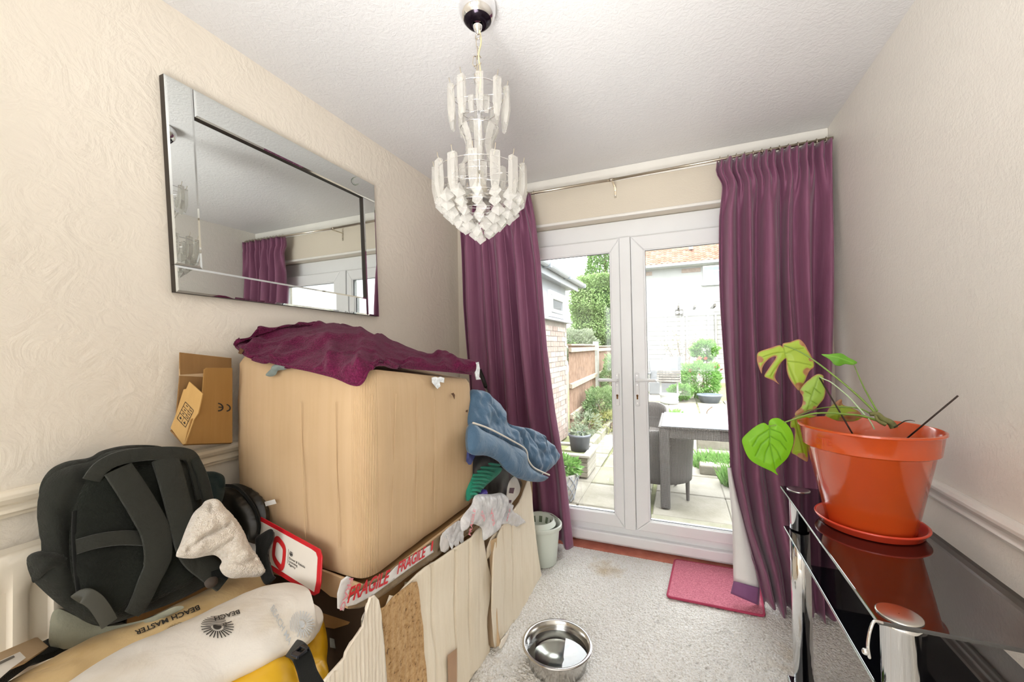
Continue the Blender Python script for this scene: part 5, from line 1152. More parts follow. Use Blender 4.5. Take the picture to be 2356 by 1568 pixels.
ribbon('buckle_loop', [AZ(160, 1450, .63), AZ(168, 1425, .66), AZ(180, 1410, .68)], np.array([.6, -.6, .4]), .022, .008, M['bpd'], bs, 5)
ribbon('strap_tail', [AZ(236, 1432, .62), AZ(262, 1446, .61), AZ(300, 1450, .60)], np.array([.3, -.5, .8]), .020, .006, M['bpd'], bs, 5)

# dark teal bag behind
o = pillow('teal_bag', Plane(AXX(490, 1120, -1.40), AXX(520, 1120, -1.38), AXX(490, 1080, -1.42)), [(455, 1090), (480, 1084), (500, 1086), (516, 1096), (518, 1120), (512, 1150), (490, 1190), (470, 1200), (458, 1150)], .03, .04, .03, fabric('dark_teal_fabric', '#1e2b2a', 250, .3), None, res=.009, wr=.010, wsc=22, seed=6, creases=(([(470, 1110), (490, 1100), (512, 1125)], .006, -.012),)); tag(o, 'dark teal fabric bag squeezed between the backpack and the big box', 'bag')
# black wash bag
wb = thing('black_wash_bag', tuple(AY(570, 1200, .86)), 'glossy black zipped wash bag leaning on the front of the big box', 'bag')
M['leather'] = plain('soft_black_leather', '#1b1a15', .32, var=.2, bs=.2, bscale=40, spec=.6)
PWb = Plane(AY(520, 1200, .87), AY(600, 1230, .865), AY(560, 1130, .90))
pillow('bag_back', Plane(PWb.o-PWb.n*.02, PWb.o-PWb.n*.02+PWb.u, PWb.o-PWb.n*.02+PWb.v), [(505, 1130), (525, 1115), (548, 1112), (575, 1122), (598, 1142), (610, 1170), (612, 1200), (608, 1220), (590, 1240), (560, 1220), (530, 1180)], .02, .03, .03, M['leather'], wb, res=.008, wr=.002, seed=3)
pillow('bag_front', PWb, [(505, 1142), (515, 1122), (535, 1120), (560, 1135), (582, 1160), (596, 1195), (596, 1225), (588, 1250), (570, 1240), (540, 1200), (515, 1170)], .032, .02, .035, M['leather'], wb, res=.008, wr=.003, seed=4)
ribbon('zip', [PWb.hit(*p)+PWb.n*.008 for p in ((522, 1116), (548, 1120), (575, 1145), (594, 1175), (602, 1205), (600, 1228))], PWb.n, .010, .006, M['bpd'], wb, 6)
MB().tube([PWb.hit(588, 1228)+PWb.n*.035, PWb.hit(586, 1238)+PWb.n*.036], .002, 8).build('zip_pull', M['brushed'], wb, True)
pillow('side_flap', Plane(PWb.o+PWb.n*.03, PWb.o+PWb.n*.03+PWb.u, PWb.o+PWb.n*.03+PWb.v), [(588, 1240), (600, 1228), (622, 1216), (628, 1225), (626, 1245), (616, 1268), (618, 1290), (626, 1320), (632, 1330), (612, 1345), (598, 1322), (592, 1285)], .006, .012, .012, M['bpd'], wb, res=.006, wr=.004, wsc=30, seed=5)
# fluffy cream cloth
m = Mat('cream_fleece'); v = m.coord(); m.col(m.ramp(m.noise(v, 110, 3, .7), [(.3, '#e0d2bf'), (.6, '#f4eadc')])); m.set(Roughness=.95, Sheen_Weight=.5); m.bump(m.math('ADD', m.noise(v, 140, 3, .7), m.noise(v, 300, 2)), .8, .009); M['fleece'] = m.m
PFl = Plane(BPp.hit(420, 1270)+BPp.n*.105, AY(590, 1300, .80), BPp.hit(500, 1160)+BPp.n*.09)
fl = pillow('fleece_cloth', PFl, [(405, 1275), (415, 1250), (428, 1215), (445, 1180), (463, 1163), (472, 1152), (490, 1147), (503, 1155), (515, 1170), (540, 1195), (558, 1225), (570, 1255), (590, 1280), (603, 1305), (608, 1318), (595, 1326), (560, 1328), (535, 1330), (515, 1322), (505, 1305), (510, 1290), (495, 1277), (475, 1278), (445, 1284), (412, 1282)], .045, .02, .04, M['fleece'], None, res=.006, wr=.014, wsc=16, seed=8, per=4,
   creases=(([(425, 1270), (460, 1240), (515, 1215)], .006, -.020), ([(480, 1275), (505, 1262), (520, 1250)], .005, -.016), ([(474, 1155), (478, 1170), (470, 1185)], .004, -.014), ([(515, 1298), (550, 1300), (575, 1290)], .006, -.014), ([(430, 1225), (425, 1260)], .004, -.008)))
tag(fl, 'crumpled cream fleecy cloth lying against the backpack and wash bag', 'cloth')
# ---------------------------------------------------------------- red-bordered plate
sg = thing('red_bordered_plate', tuple(AY(680, 1290, .87)), 'white plastic plate with red border and large red zero leaning on the box', 'plate')
A = AY(612, 1195, .885); B = AY(741, 1262, .875); C2 = AY(730, 1370, .84)
PSg = Plane(A, B, C2)
opx = [(560, 1168), (612, 1195), (720, 1254), (736, 1263), (741, 1280), (738, 1340), (733, 1364), (722, 1370), (705, 1362), (625, 1312), (560, 1272)]
slab('plate_rim', PSg, opx, .004, plain('red_plate_rim', '#c9202a', .3), sg, bv=.001)
slab('plate_face', PSg, [(560, 1178), (612, 1205), (716, 1262), (727, 1270), (731, 1282), (728, 1335), (723, 1361), (712, 1354), (630, 1302), (560, 1260)], .001, plain('white_plate_face', '#e4ddd2', .35, var=.04), sg, lift=.0008)
rp = plain('red_plate_print', '#cc2a2c', .4)
fS = onp(PSg, (631, 1236), (657, 1252), (626, 1290))
def f_s(u, v): return PSg.at(*PSg.uv(fS(u, v)), .0022)
pts = [(.15, .12), (.35, -.04), (.62, .0), (.92, .14), (1.0, .36), (.98, .8), (.85, 1.0), (.62, .98), (.3, .86), (.12, .66)]
pz = [tuple(q) for q in crom([np.array(p) for p in pts], 6, True)]; pz.append(pz[0]); pz.append(pz[1])
print_on('zero', [poly2d(pz, .26)], f_s, rp, sg); print_on('neighbouring_digit', [rect2d(-.9, .62, -.25, .84)], f_s, rp, sg)
fT = onp(PSg, (665, 1262), (705, 1285), (662, 1305))
def f_t(u, v): return PSg.at(*PSg.uv(fT(u, v)), .0022)
shp = [line2d((0, 0), (0, .78), .015)]
for k, s in enumerate(('Driver & Vehicle', 'Licensing', 'Agency')):
    V, F = text2d(s, .17, .002); shp.append(([(x*.80+.06, .50+k*.16-y*1.0) for x, y in V], F))
# small crest: crown above a shield between supporters
shp += [rect2d(.07, .12, .10, .26), rect2d(.12, .14, .20, .26), rect2d(.22, .12, .25, .26), rect2d(.13, .06, .19, .11), line2d((.10, .29), (.22, .29), .02), poly2d([(.07, .10), (.10, .05), (.12, .10)], .015), poly2d([(.21, .10), (.235, .05), (.25, .10)], .015)]
print_on('agency_lettering', shp, f_t, bi, sg)

# ---------------------------------------------------------------- parasol bags
def tube_bag(name, label, top, bot, zc, mat, thick, seed, yz=None):
    """soft sleeve lofted between an upper and a lower outline (image px), lying at height zc(t)"""
    tp = crom([np.array(p, float) for p in top], 6); bt = crom([np.array(p, float) for p in bot], 6); n = min(len(tp), len(bt)); V = []; m = 20; G = []
    for i in range(n):
        t = i/(n-1); z = zc(t); A = AZ(tp[i][0], tp[i][1], z+.012); B = AZ(bt[i][0], bt[i][1], z-.012); c = (A+B)/2; h = (A-B)/2; w = np.linalg.norm(h); hu = h/w
        i0, i1 = max(i-1, 0), min(i+1, n-1); ta = AZ(*(tp[i1]+bt[i1])/2, zc(i1/(n-1)))-AZ(*(tp[i0]+bt[i0])/2, zc(i0/(n-1))); ta /= np.linalg.norm(ta); nn = np.cross(ta, hu); nn /= np.linalg.norm(nn)
        if nn[2] < 0: nn = -nn
        ring = []; th = thick*min(1, math.sqrt(max(0.02, 1-((t-.5)/.5)**2*0)))*min(1, (1-t)*9+.25)
        for k in range(m):
            a = 2*PI*k/m; p = c+hu*w*math.cos(a)*.985+nn*th*math.sin(a); q = .0045*nz(p, 14, seed)+.0025*nz(p, 34, seed+2); ring.append(tuple(p+nn*q))
        G.append(ring)
    V = [p for g in G for p in g]; F = [(i*m+k, i*m+(k+1) % m, (i+1)*m+(k+1) % m, (i+1)*m+k) for i in range(n-1) for k in range(m)]+[tuple(range(m-1, -1, -1)), tuple(range((n-1)*m, n*m))]
    root = thing(name, tuple(np.mean(np.array(V), 0)), label, 'parasol bag'); o = mk('sleeve', V, F, mat, root, True); mod(o, 'SUBSURF', levels=1, render_levels=1); return root, V, F
def sack(name, c, stain, v0=.10):
    m = Mat(name); v = m.coord(); m.col(m.ramp(m.noise(v, 5, 4, .6), [(.3, stain), (.5, c)])); m.set(Roughness=.6, Sheen_Weight=.1); m.bump(m.math('ADD', m.noise(v, 9, 4, .5, 1.6), m.math('MULTIPLY', m.noise(v, 300, 2), .05)), .32, .015); return m.m
cb_, cbV, cbF = tube_bag('cream_parasol_bag', 'yellowish-cream fabric sleeve with upside-down black lettering, lying just behind the white one',
  [(-60, 1620), (60, 1556), (160, 1502), (230, 1468), (300, 1450), (400, 1400), (480, 1362), (530, 1336), (575, 1324), (602, 1332), (613, 1345)],
  [(60, 1700), (180, 1620), (250, 1570), (330, 1530), (420, 1490), (500, 1450), (560, 1420), (590, 1400), (606, 1385), (612, 1370), (615, 1358)], lambda t: .60-.02*t, sack('yellow_cream_sleeve_cloth', '#cfb280', '#bf9d66'), .045, 3)
wb_, wbV, wbF = tube_bag('white_parasol_bag', 'white fabric sleeve with black sunburst print, frontmost in the lower left corner',
  [(60, 1640), (180, 1560), (280, 1500), (360, 1466), (440, 1430), (520, 1390), (590, 1362), (650, 1352), (690, 1358), (712, 1374), (724, 1394), (731, 1412), (734, 1424)],
  [(330, 1720), (420, 1640), (500, 1575), (560, 1545), (620, 1520), (664, 1496), (692, 1484), (714, 1472), (726, 1458), (732, 1442), (734, 1430)], lambda t: .625-.01*t, sack('white_sleeve_cloth', '#dcd6cc', '#cfc5b4'), .050, 5)
from mathutils.bvhtree import BVHTree
def surf_print(name, root, V, F, shapes, frame, mat, lift=.0016):
    """projects flat print along the line of sight of its placement onto the cloth; stays on the cloth"""
    tree = BVHTree.FromPolygons([Vector(v) for v in V], F); o0 = Vector((0, 0, CAMZ)); b = MB()
    for Vs, Fs in shapes:
        pts = []; ok = True
        for u, v in Vs:
            px, py = frame(u, v); d = Vector(ray(px, py)); d.normalize(); h = tree.ray_cast(o0, d)
            if h[0] is None: ok = False; pts.append((0, 0, 0)); continue
            n = h[1] if h[1].dot(d) < 0 else -h[1]; pts.append(tuple(h[0]+n*lift-d*.001))
        if ok: b.add(pts, Fs)
        else:
            bad = {i for i, p in enumerate(pts) if p == (0, 0, 0)}; b.add([p if p != (0, 0, 0) else pts[0] for p in pts], [f for f in Fs if not bad & set(f)])
    return link(name, mesh(name, b.V, b.F), mat, root)
def textshape(body, tall=1.0, bold=.012):
    V, F = text2d(body, 1.0, bold); A = np.array(V); w = A[:, 0].max()-A[:, 0].min(); x0 = A[:, 0].min(); h = A[:, 1].max(); return ([((x-x0)/w, y/h) for x, y in V], F)
def along(a, b_, up):
    a = np.array(a, float); b_ = np.array(b_, float); up = np.array(up, float); return lambda u, v: tuple(a+(b_-a)*u+up*v)
def subdiv(shape, L=.06):
    V = [np.array(v, float) for v in shape[0]]; F = [tuple(f) for f in shape[1]]; F3 = []
    for f in F:
        for k in range(1, len(f)-1): F3.append((f[0], f[k], f[k+1]))
    for _ in range(4):
        N = []; ch = False; cache = {}
        for f in F3:
            e = [(np.linalg.norm(V[f[i]]-V[f[(i+1) % 3]]), i) for i in range(3)]; m_, i = max(e)
            if m_ > L:
                a, c, d_ = f[i], f[(i+1) % 3], f[(i+2) % 3]; k = (min(a, c), max(a, c))
                if k not in cache: cache[k] = len(V); V.append((V[a]+V[c])/2)
                q = cache[k]; N += [(a, q, d_), (q, c, d_)]; ch = True
            else: N.append(f)
        F3 = N
        if not ch: break
    return ([tuple(v) for v in V], F3)
# the words run from the upper right down to the lower left, upside down to the viewer
inkb = plain('black_sleeve_print', '#2b2620', .7); inkg = plain('grey_sleeve_print', '#b9bcbd', .7)
surf_print('sleeve_lettering', cb_, cbV, cbF, [subdiv(textshape('BEACH MASTER', bold=.02), .05)], along((457, 1392), (309, 1452), (4, 10)), inkb)
surf_print('sleeve_lettering', wb_, wbV, wbF, [subdiv(textshape('BEACH', bold=.02), .1)], along((550, 1403), (492, 1420), (3, 9)), inkb)
surf_print('sleeve_lettering', wb_, wbV, wbF, [subdiv(textshape('BEACH MA', bold=.005), .05)], along((622, 1402), (664, 1484), (8, -12)), inkg)
def sunburst(half=True):
    sh = []; n = 11
    for k in range(15):
        a = PI*(-1.02+k*.089+.0) if False else -PI*.95+k*(PI*1.15)/14; r0, r1 = .38, 1.0; sh.append(line2d((r0*math.cos(a), r0*math.sin(a)), (r1*math.cos(a), r1*math.sin(a)), .075, 4))
    for j in range(6):
        y = .12+j*.15; xs = np.linspace(-math.sqrt(max(.05, 1-y*y)), math.sqrt(max(.05, 1-y*y))*.55, 16); sh.append(poly2d([(x, y+.07*math.sin(x*4+1.0)) for x in xs], .055))
    ring = [(.26*math.cos(a), .02+.20*min(0.55, math.sin(a)) if math.sin(a) > 0 else .24*math.sin(a)) for a in np.linspace(0, 2*PI, 25)[:-1]]
    sh.append((ring+[(0, 0)], [(k, (k+1) % 24, 24) for k in range(24)])); return sh
SB = sunburst()
def emb(c, ax, ay): c = np.array(c, float); ax = np.array(ax, float); ay = np.array(ay, float); return lambda u, v: tuple(c+ax*u+ay*v)
surf_print('sunburst_emblem', wb_, wbV, wbF, [subdiv(s, .25) for s in SB], emb((500, 1442), (38, 4), (4, -26)), inkb)
surf_print('sunburst_emblem', cb_, cbV, cbF, [subdiv(s, .25) for s in SB], emb((420, 1447), (36, 0), (8, -17)), inkb)
surf_print('sunburst_emblem', wb_, wbV, wbF, [subdiv(s, .25) for s in SB], emb((694, 1436), (8, 30), (-28, 8)), inkg)

# ---------------------------------------------------------------- yellow dry bag, buckle, scraps
M['yellow'] = plain('yellow_tarpaulin', '#e3b21c', .35, var=.12, bs=.25, bscale=14, coat=.15)
yb = thing('yellow_dry_bag', (-1.05, .70, .2), 'bright yellow tarpaulin bag with black buckle strap under the white parasol sleeve', 'bag')
pillow('bag_body', Plane(AZ(600, 1560, .50), AZ(740, 1500, .50), AZ(720, 1440, .52)), [(540, 1660), (580, 1600), (610, 1545), (660, 1510), (700, 1480), (735, 1420), (748, 1440), (754, 1480), (752, 1520), (756, 1545), (740, 1570), (720, 1620), (700, 1680)], .06, .25, .08, M['yellow'], yb, res=.010, wr=.014, wsc=12, seed=3)
pillow('rolled_top', Plane(AZ(560, 1560, .56), AZ(640, 1540, .56), AZ(640, 1500, .57)), [(480, 1600), (540, 1560), (600, 1532), (640, 1516), (668, 1524), (680, 1545), (684, 1580), (670, 1640), (560, 1680)], .045, .08, .05, M['yellow'], yb, res=.009, wr=.008, wsc=14, seed=6)
o = pillow('bag_fold', Plane(AZ(600, 1350, .585), AZ(640, 1350, .585), AZ(620, 1335, .60)), [(612, 1352), (640, 1348), (660, 1358), (640, 1372), (612, 1372)], .01, .03, .02, M['yellow'], yb, res=.008)
st_ = [AZ(672, 1490, .63), AZ(682, 1494, .645), AZ(692, 1504, .652), AZ(702, 1528, .64), AZ(712, 1560, .63), AZ(735, 1600, .62)]
ribbon('black_strap', st_, np.array([.25, -.55, .75]), .036, .006, M['bpd'], yb, 6)
bk = MB(); c = AZ(690, 1500, .660); sc_ = .62
for (dx, dy) in ((-.016, 0), (.016, 0)): bk.box(c[0]+dx-.004, c[0]+dx+.004, c[1]-.022, c[1]+.022, c[2]-.004, c[2]+.008)
bk.box(c[0]-.020, c[0]+.020, c[1]+.012, c[1]+.024, c[2]-.005, c[2]+.009)
bk.V = [tuple(c[i]+(q[i]-c[i])*sc_ for i in range(3)) for q in bk.V]; o = bk.build('side_release_buckle', plain('black_buckle_plastic', '#1a1c22', .25), yb); o['kind'] = 'stuff'; bev(o, .0015, 2)
bk = MB(); bk.box(c[0]-.017, c[0]+.017, c[1]-.026, c[1]-.004, c[2]-.003, c[2]+.007); bk.V = [tuple(c[i]+(q[i]-c[i])*sc_ for i in range(3)) for q in bk.V]; o = bk.build('buckle_insert', plain('black_buckle_plastic2', '#23262e', .2), yb); bev(o, .002, 2)
# grey paper scraps in the dark hollow
gs = plain('grey_packing_paper', '#a9ada6', .8)
for k, pg in enumerate(([(765, 1450), (782, 1448), (786, 1462), (770, 1468), (760, 1462)], [(778, 1468), (796, 1466), (798, 1482), (788, 1490), (776, 1486)], [(756, 1468), (768, 1470), (774, 1490), (760, 1488)])):
    o = crinkle('paper_scrap', Plane(AZ(770, 1460, .42+.01*k), AZ(790, 1462, .42), AZ(775, 1440, .45)), pg, gs, None, .006, 30, .001, res=.006, per=1); tag(o, ('torn grey paper scrap in the dark gap of the torn box, topmost of the three', 'torn grey paper scrap in the dark gap, nearest the ragged corrugated edge', 'torn grey paper scrap in the dark gap, nearest the yellow bag')[k], 'paper scrap', 'grey paper scraps in the torn box')
# support heap hidden beneath the bags: a plain box standing by the radiator, with its white label
lw = thing('brown_floor_box', (-1.33, .42, 0), 'brown cardboard box with white label in the lower left corner below the radiator', 'cardboard box')
PT = .36
q = MB().box(-1.50, -.98, .10, .62, 0, PT).build('box_body', M['card'], lw); bev(q, .006, 2)
slab('top_flap', Plane(AXX(60, 1480, -1.42), AXX(110, 1480, -1.42), AXX(60, 1500, -1.36)), [(-30, 1510), (0, 1500), (85, 1464), (112, 1486), (60, 1520), (0, 1545), (-30, 1560)], .005, M['card'], lw)
PL_ = Plane(AXX(60, 1480, -1.41), AXX(110, 1480, -1.41), AXX(60, 1500, -1.35))
slab('white_label', PL_, [(-20, 1534), (40, 1506), (54, 1520), (20, 1545), (-20, 1580)], .001, plain('white_shipping_label', '#efe9df', .5), lw, lift=.006)
slab('label_print', PL_, [(-15, 1535), (24, 1517), (27, 1520), (-15, 1541)], .001, plain('grey_label_print', '#6a665e', .6), lw, lift=.0075)

# ---------------------------------------------------------------- radiator
rd = thing('radiator', (XL+.03, .2, .3), 'cream panel radiator with vertical flutes below the dado rail at the left edge', 'radiator')
m = plain('cream_enamel', '#efe5d2', .35, var=.02)
ztr = float(AXX(60, 1263, XL+.075)[2]); y1 = float(AXX(140, 1400, XL+.075)[1])
def rad_panel():
    V = []; F = []; n = 0; ys = []; y = -.45; x0 = XL+.045
    prof = []
    per = .0333*2
    yy = -.45
    while yy < y1-.01:
        for t, xx in ((0, .030), (.35, .030), (.5, .012), (.85, .012), (1.0, .030)): prof.append((yy+per*t, xx))
        yy += per
    zs = [.16, .185, .20, ztr-.10, ztr-.07, ztr-.03, ztr-.008, ztr]; dx = [0.026, .03, None, None, .030, .031, .029, .018]
    for zi, z in enumerate(zs):
        for (yv, xx) in prof: V.append((x0+(dx[zi] if dx[zi] is not None else xx), yv, z))
    n = len(prof); F = [(j*n+i, j*n+i+1, (j+1)*n+i+1, (j+1)*n+i) for j in range(len(zs)-1) for i in range(n-1)]
    o = mk('front_panel', V, F, m, rd, True); smooth_obj(o, 50); mod(o, 'SOLIDIFY', thickness=.004, offset=-1)
    q = MB().box(XL+.012, x0+.018, -.45, y1, .16, ztr-.002).build('back_panel', m, rd); bev(q, .004, 2)
rad_panel()
# ================================================================ garden
GZ = -.10
_lin0 = lin
def lin(h):
    c = _lin0(h); return (c[0]*.50, c[1]*.50, c[2]*.50, 1.0)      # garden colours darkened to offset the strong sky light
def conc(name, c, c2, sc=6, bs=.4):
    m = Mat(name); v = m.coord(); m.col(m.ramp(m.noise(v, sc, 5, .65), [(.3, c2), (.6, c)])); m.set(Roughness=.9, Specular_IOR_Level=.2); m.bump(m.noise(v, 50, 4), bs, .006); return m.m
M['slab'] = conc('pale_paving_slab', '#b8b2a6', '#989282', 2.5); M['slab2'] = conc('mossy_paving_slab', '#a8a492', '#8e8f72', 3); M['earth'] = conc('mossy_earth', '#9aa06e', '#7c7a5c', 4)
patio = struct(MB().box(-6, 8, YD+.16, 30, GZ-.15, GZ-.03).build('patio', M['earth']), 'mossy patio ground under the paving slabs of the back garden')
for i in range(-3, 6):
    for j in range(0, 22):
        x = i*.62-.25+.012*math.sin(i*3+j); y = 2.98+j*.60; 
        if x < -1.75 or (y < 3.4 and False): continue
        if y > 11 and x > .9: continue
        if -.2 < x < 1.4 and 5.0 < y < 7.4: continue
        b = MB().box(x, x+.60, y, y+.58, GZ-.035, GZ+RND.uniform(-.004, .006)); o = b.build('paving_slab', M['slab2'] if (i+j*3) % 5 == 0 else M['slab'], patio); bev(o, .008, 1)
o = bev(MB().box(FX0, FX1, YD+.16, 2.97, GZ-.05, .0).build('door_step', M['slab'], patio), .01)
# foliage helpers: real leaf geometry joined per plant
def leafmat(name, c1, c2, c3, trans=.35):
    m = Mat(name); inf = m.node('ShaderNodeObjectInfo'); g = m.node('ShaderNodeNewGeometry'); v = m.coord(); n = m.noise(v, 30, 2, .8)
    col = m.ramp(n, [(.3, c1), (.5, c2), (.72, c3)]); m.col(col); m.set(Roughness=.6, Specular_IOR_Level=.3)
    tr = m.node('ShaderNodeBsdfTranslucent'); m.l.new(col, tr.inputs[0]); x = m.node('ShaderNodeMixShader'); x.inputs[0].default_value = trans
    m.l.new(m.b.outputs[0], x.inputs[1]); m.l.new(tr.outputs[0], x.inputs[2]); m.l.new(x.outputs[0], m.out.inputs['Surface']); return m.m
M['hedge'] = leafmat('conifer_green', '#688c48', '#a3c67a', '#cfe3a6'); M['shrub'] = leafmat('shrub_green', '#62804e', '#97b478', '#c2d4a4'); M['bright'] = leafmat('fresh_green', '#629c46', '#92c868', '#bfe096'); M['greyleaf'] = leafmat('grey_green_leaf', '#76856a', '#a9b696', '#ccd6ba')
def leaves(pts, size, seed, asp=.45, up=.0):
    r = np.random.RandomState(seed); n = len(pts); P = np.array(pts); D = r.normal(size=(n, 3)); D[:, 2] += up; D /= np.linalg.norm(D, axis=1)[:, None]; E = np.cross(D, r.normal(size=(n, 3))); E /= np.linalg.norm(E, axis=1)[:, None]
    s = size*(.6+.8*r.rand(n))[:, None]; V = np.stack([P-D*s*.5, P+E*s*asp*.5, P+D*s*.5, P-E*s*asp*.5], 1).reshape(-1, 3); return V, np.arange(n*4).reshape(n, 4)
def leaf_part(name, V, F, mat, parent, kind='stuff'):
    me = bpy.data.meshes.new(name); me.vertices.add(len(V)); me.vertices.foreach_set('co', np.asarray(V, float).ravel()); me.loops.add(F.size); me.loops.foreach_set('vertex_index', F.ravel().astype(np.int32)); me.polygons.add(len(F)); me.polygons.foreach_set('loop_start', np.arange(0, F.size, 4, dtype=np.int32)); me.update(calc_edges=True)
    o = link(name, me, mat, parent); o['kind'] = kind; return o
def blob_pts(c, r, n, seed, shell=.75):
    rs = np.random.RandomState(seed); d = rs.normal(size=(n, 3)); d /= np.linalg.norm(d, axis=1)[:, None]; k = (shell+(1-shell)*rs.rand(n)**.5)[:, None]; b_ = 1+.10*np.sin(d[:, :1]*9+seed)+.08*np.sin(d[:, 1:2]*13)+.07*np.sin(d[:, 2:]*11); return np.array(c)+d*np.array(r)*k*b_
def bush(name, c, r, n, size, mat, label, cat, seed, group=None, shell=.6, stems=5, asp=.45, core=None):
    t = thing(name, (c[0], c[1], GZ), label, cat, group); V, F = leaves(blob_pts(c, r, n, seed, shell), size, seed, asp); leaf_part('foliage', V, F, mat, t)
    for k in range(stems):
        a = 2*PI*k/stems; e = np.array(c)+np.array([math.cos(a)*r[0]*.5, math.sin(a)*r[1]*.5, r[2]*.1])
        MB().tube(crom([(c[0]+.03*math.cos(a), c[1]+.03*math.sin(a), GZ), (np.array([c[0], c[1], GZ])+e)/2+np.array([0, 0, .05]), e], 4), [.012]*4+[.008]*4+[.004], 5).build('stem', M['bark'], t)
    if core:
        b = MB(); b.lathe(tuple(c), [(0, -r[2]*.75), (r[0]*.5, -r[2]*.5), (r[0]*.72, 0), (r[0]*.5, r[2]*.5), (0, r[2]*.75)], 16, 1, r[1]/r[0]); b.build('inner_foliage', core, t)
    return t
M['bark'] = plain('brown_bark', '#7a6450', .9, var=.3)
# clipped conifer hedge (a big block) and the taller conifer behind
hp = AY(1300, 700, 12.0)
def box_shell_pts(x0, x1, y0, y1, z0, z1, n, seed, r=.5):
    rs = np.random.RandomState(seed); P = []; 
    while len(P) < n:
        p = np.array([rs.uniform(x0, x1), rs.uniform(y0, y1), rs.uniform(z0, z1)]); 
        dx = min(p[0]-x0, x1-p[0]); dy = min(p[1]-y0, y1-p[1]); dz = z1-p[2]
        qx = max(0, r-(p[0]-x0)); qz = max(0, r-dz)
        if math.hypot(qx, qz) > r: continue
        if min(dx, dy, dz, abs(r-math.hypot(qx, qz)) if qx > 0 and qz > 0 else 9) > .16: continue
        b_ = .08*math.sin(p[0]*4+p[2]*3)+.06*math.sin(p[2]*7+p[1]*2); P.append((p[0]+b_*.5, p[1]+b_, p[2]+b_*.4))
    return P
hd = thing('conifer_hedge', (-2.3, 12.6, GZ), 'tall clipped bright green conifer hedge beyond the brown panel fence', 'hedge')
V, F = leaves(box_shell_pts(-3.15, -1.45, 12.0, 13.4, .6, 3.52, 36000, 4), .075, 5, .5); leaf_part('foliage', V, F, M['hedge'], hd)
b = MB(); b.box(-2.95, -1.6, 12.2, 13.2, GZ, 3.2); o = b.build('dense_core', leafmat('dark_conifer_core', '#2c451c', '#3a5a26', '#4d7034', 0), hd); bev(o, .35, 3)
cn = thing('tall_conifer', (-3.2, 16.5, GZ), 'taller darker conifer rising behind the clipped hedge, its top cut by the door frame', 'tree')
rs = np.random.RandomState(9); P = []
for _ in range(14000):
    z = rs.uniform(1.5, 6.6); R = 1.05*(1-(z-1.5)/6.6)**.7+.1; a = rs.uniform(0, 2*PI); k = R*(.8+.2*rs.rand())*(1+.12*math.sin(a*5+z*4)); P.append((-2.72+k*math.cos(a), 16.5+k*math.sin(a), z))
V, F = leaves(P, .12, 3, .5); leaf_part('foliage', V, F, M['hedge'] if False else leafmat('mid_conifer_green', '#41662c', '#7aa552', '#a8cc80'), cn); MB().tube([(-2.72, 16.5, GZ), (-2.72, 16.5, 6.2)], [.16, .03], 8).build('trunk', M['bark'], cn)
# brick outbuilding at the left with its eaves and small window
ob = thing('brick_outbuilding', (-2.6, 4.9, GZ), 'pale brick side extension with white eaves, gutter and small window, seen behind the left curtain', 'building')
OX = -1.66; sz = float(AXX(1308, 745, OX)[2]); M['brick'] = [conc('pale_brick_%s' % k, c, d_, 9, .3) for k, (c, d_) in enumerate((('#c4b4aa', '#ac9a90'), ('#b9a69b', '#a08c82'), ('#cdbfb6', '#b5a59b')))]
mort = conc('grey_mortar', '#b5ada2', '#9c948a'); MB().box(-3.6, OX-.012, 3.0, 6.28, GZ, sz).build('wall', mort, ob)
bh = .075; rows = int((sz-GZ)/bh)
bm_ = []
for k in range(3):
    me = MB().box(0, .012, 0, .213, 0, .064).build('tmp', M['brick'][k]); bm_.append(me.data); bpy.data.objects.remove(me)
for r_ in range(rows):
    y = 6.28-.002; j = 0
    first = .213 if r_ % 2 == 0 else .10
    yy = 6.28-first
    while yy > 4.15:
        if j < 1000:
            o = bpy.data.objects.new('brick', bm_[RND.randrange(3)]); COL.objects.link(o); o.parent = ob; o.location = Vector((OX-.012+RND.uniform(-.002, .003), yy, GZ+r_*bh+.006))-ob.location
            if yy+.213 > 6.285: o.scale = (1, .5, 1)
        yy -= .225; j += 1
M['white_ext'] = plain('white_render', '#bfc2c8', .6, var=.03)
o = MB().box(-3.6, OX-.01, 3.0, 6.25, sz+.03, 2.36).build('upper_wall', M['white_ext'], ob)
o = MB().box(OX-.10, OX+.07, 4.2, 6.36, sz, sz+.035).build('window_sill', M['white_ext'], ob); bev(o, .006)
y0 = 5.3; y1_ = 6.12; z0 = sz+.06; z1 = 2.12
wf = frame = MB()
for (a, b1, c, d_) in ((y0, y0+.05, z0, z1), (y1_-.05, y1_, z0, z1), (y0+.05, y1_-.05, z0, z0+.05), (y0+.05, y1_-.05, z1-.05, z1)): wf.box(OX-.02, OX+.022, a, b1, c, d_)
wfo = wf.build('window_frame', M['upvc'], ob)
wf2 = MB()
for (a, b1, c, d_) in ((y0+.07, y0+.11, z0+.07, z1-.07), (y1_-.11, y1_-.07, z0+.07, z1-.07), (y0+.11, y1_-.11, z0+.07, z0+.11), (y0+.11, y1_-.11, z1-.11, z1-.07)): wf2.box(OX-.01, OX+.032, a, b1, c, d_)
wf2.build('casement', M['upvc'], wfo)
dg = Mat('dark_reflecting_pane'); dg.col('#8d9296'); dg.set(Roughness=.03, Metallic=.6); MB().box(OX-.005, OX+.004, y0+.1, y1_-.1, z0+.1, z1-.1).build('pane', dg.m, wfo)
o = MB().box(-3.6, OX+.14, 3.0, 6.45, 2.25, 2.29).build('soffit', M['white_ext'], ob); 
o = MB().box(OX+.13, OX+.15, 3.0, 6.46, 2.22, 2.38).build('fascia', M['white_ext'], ob)
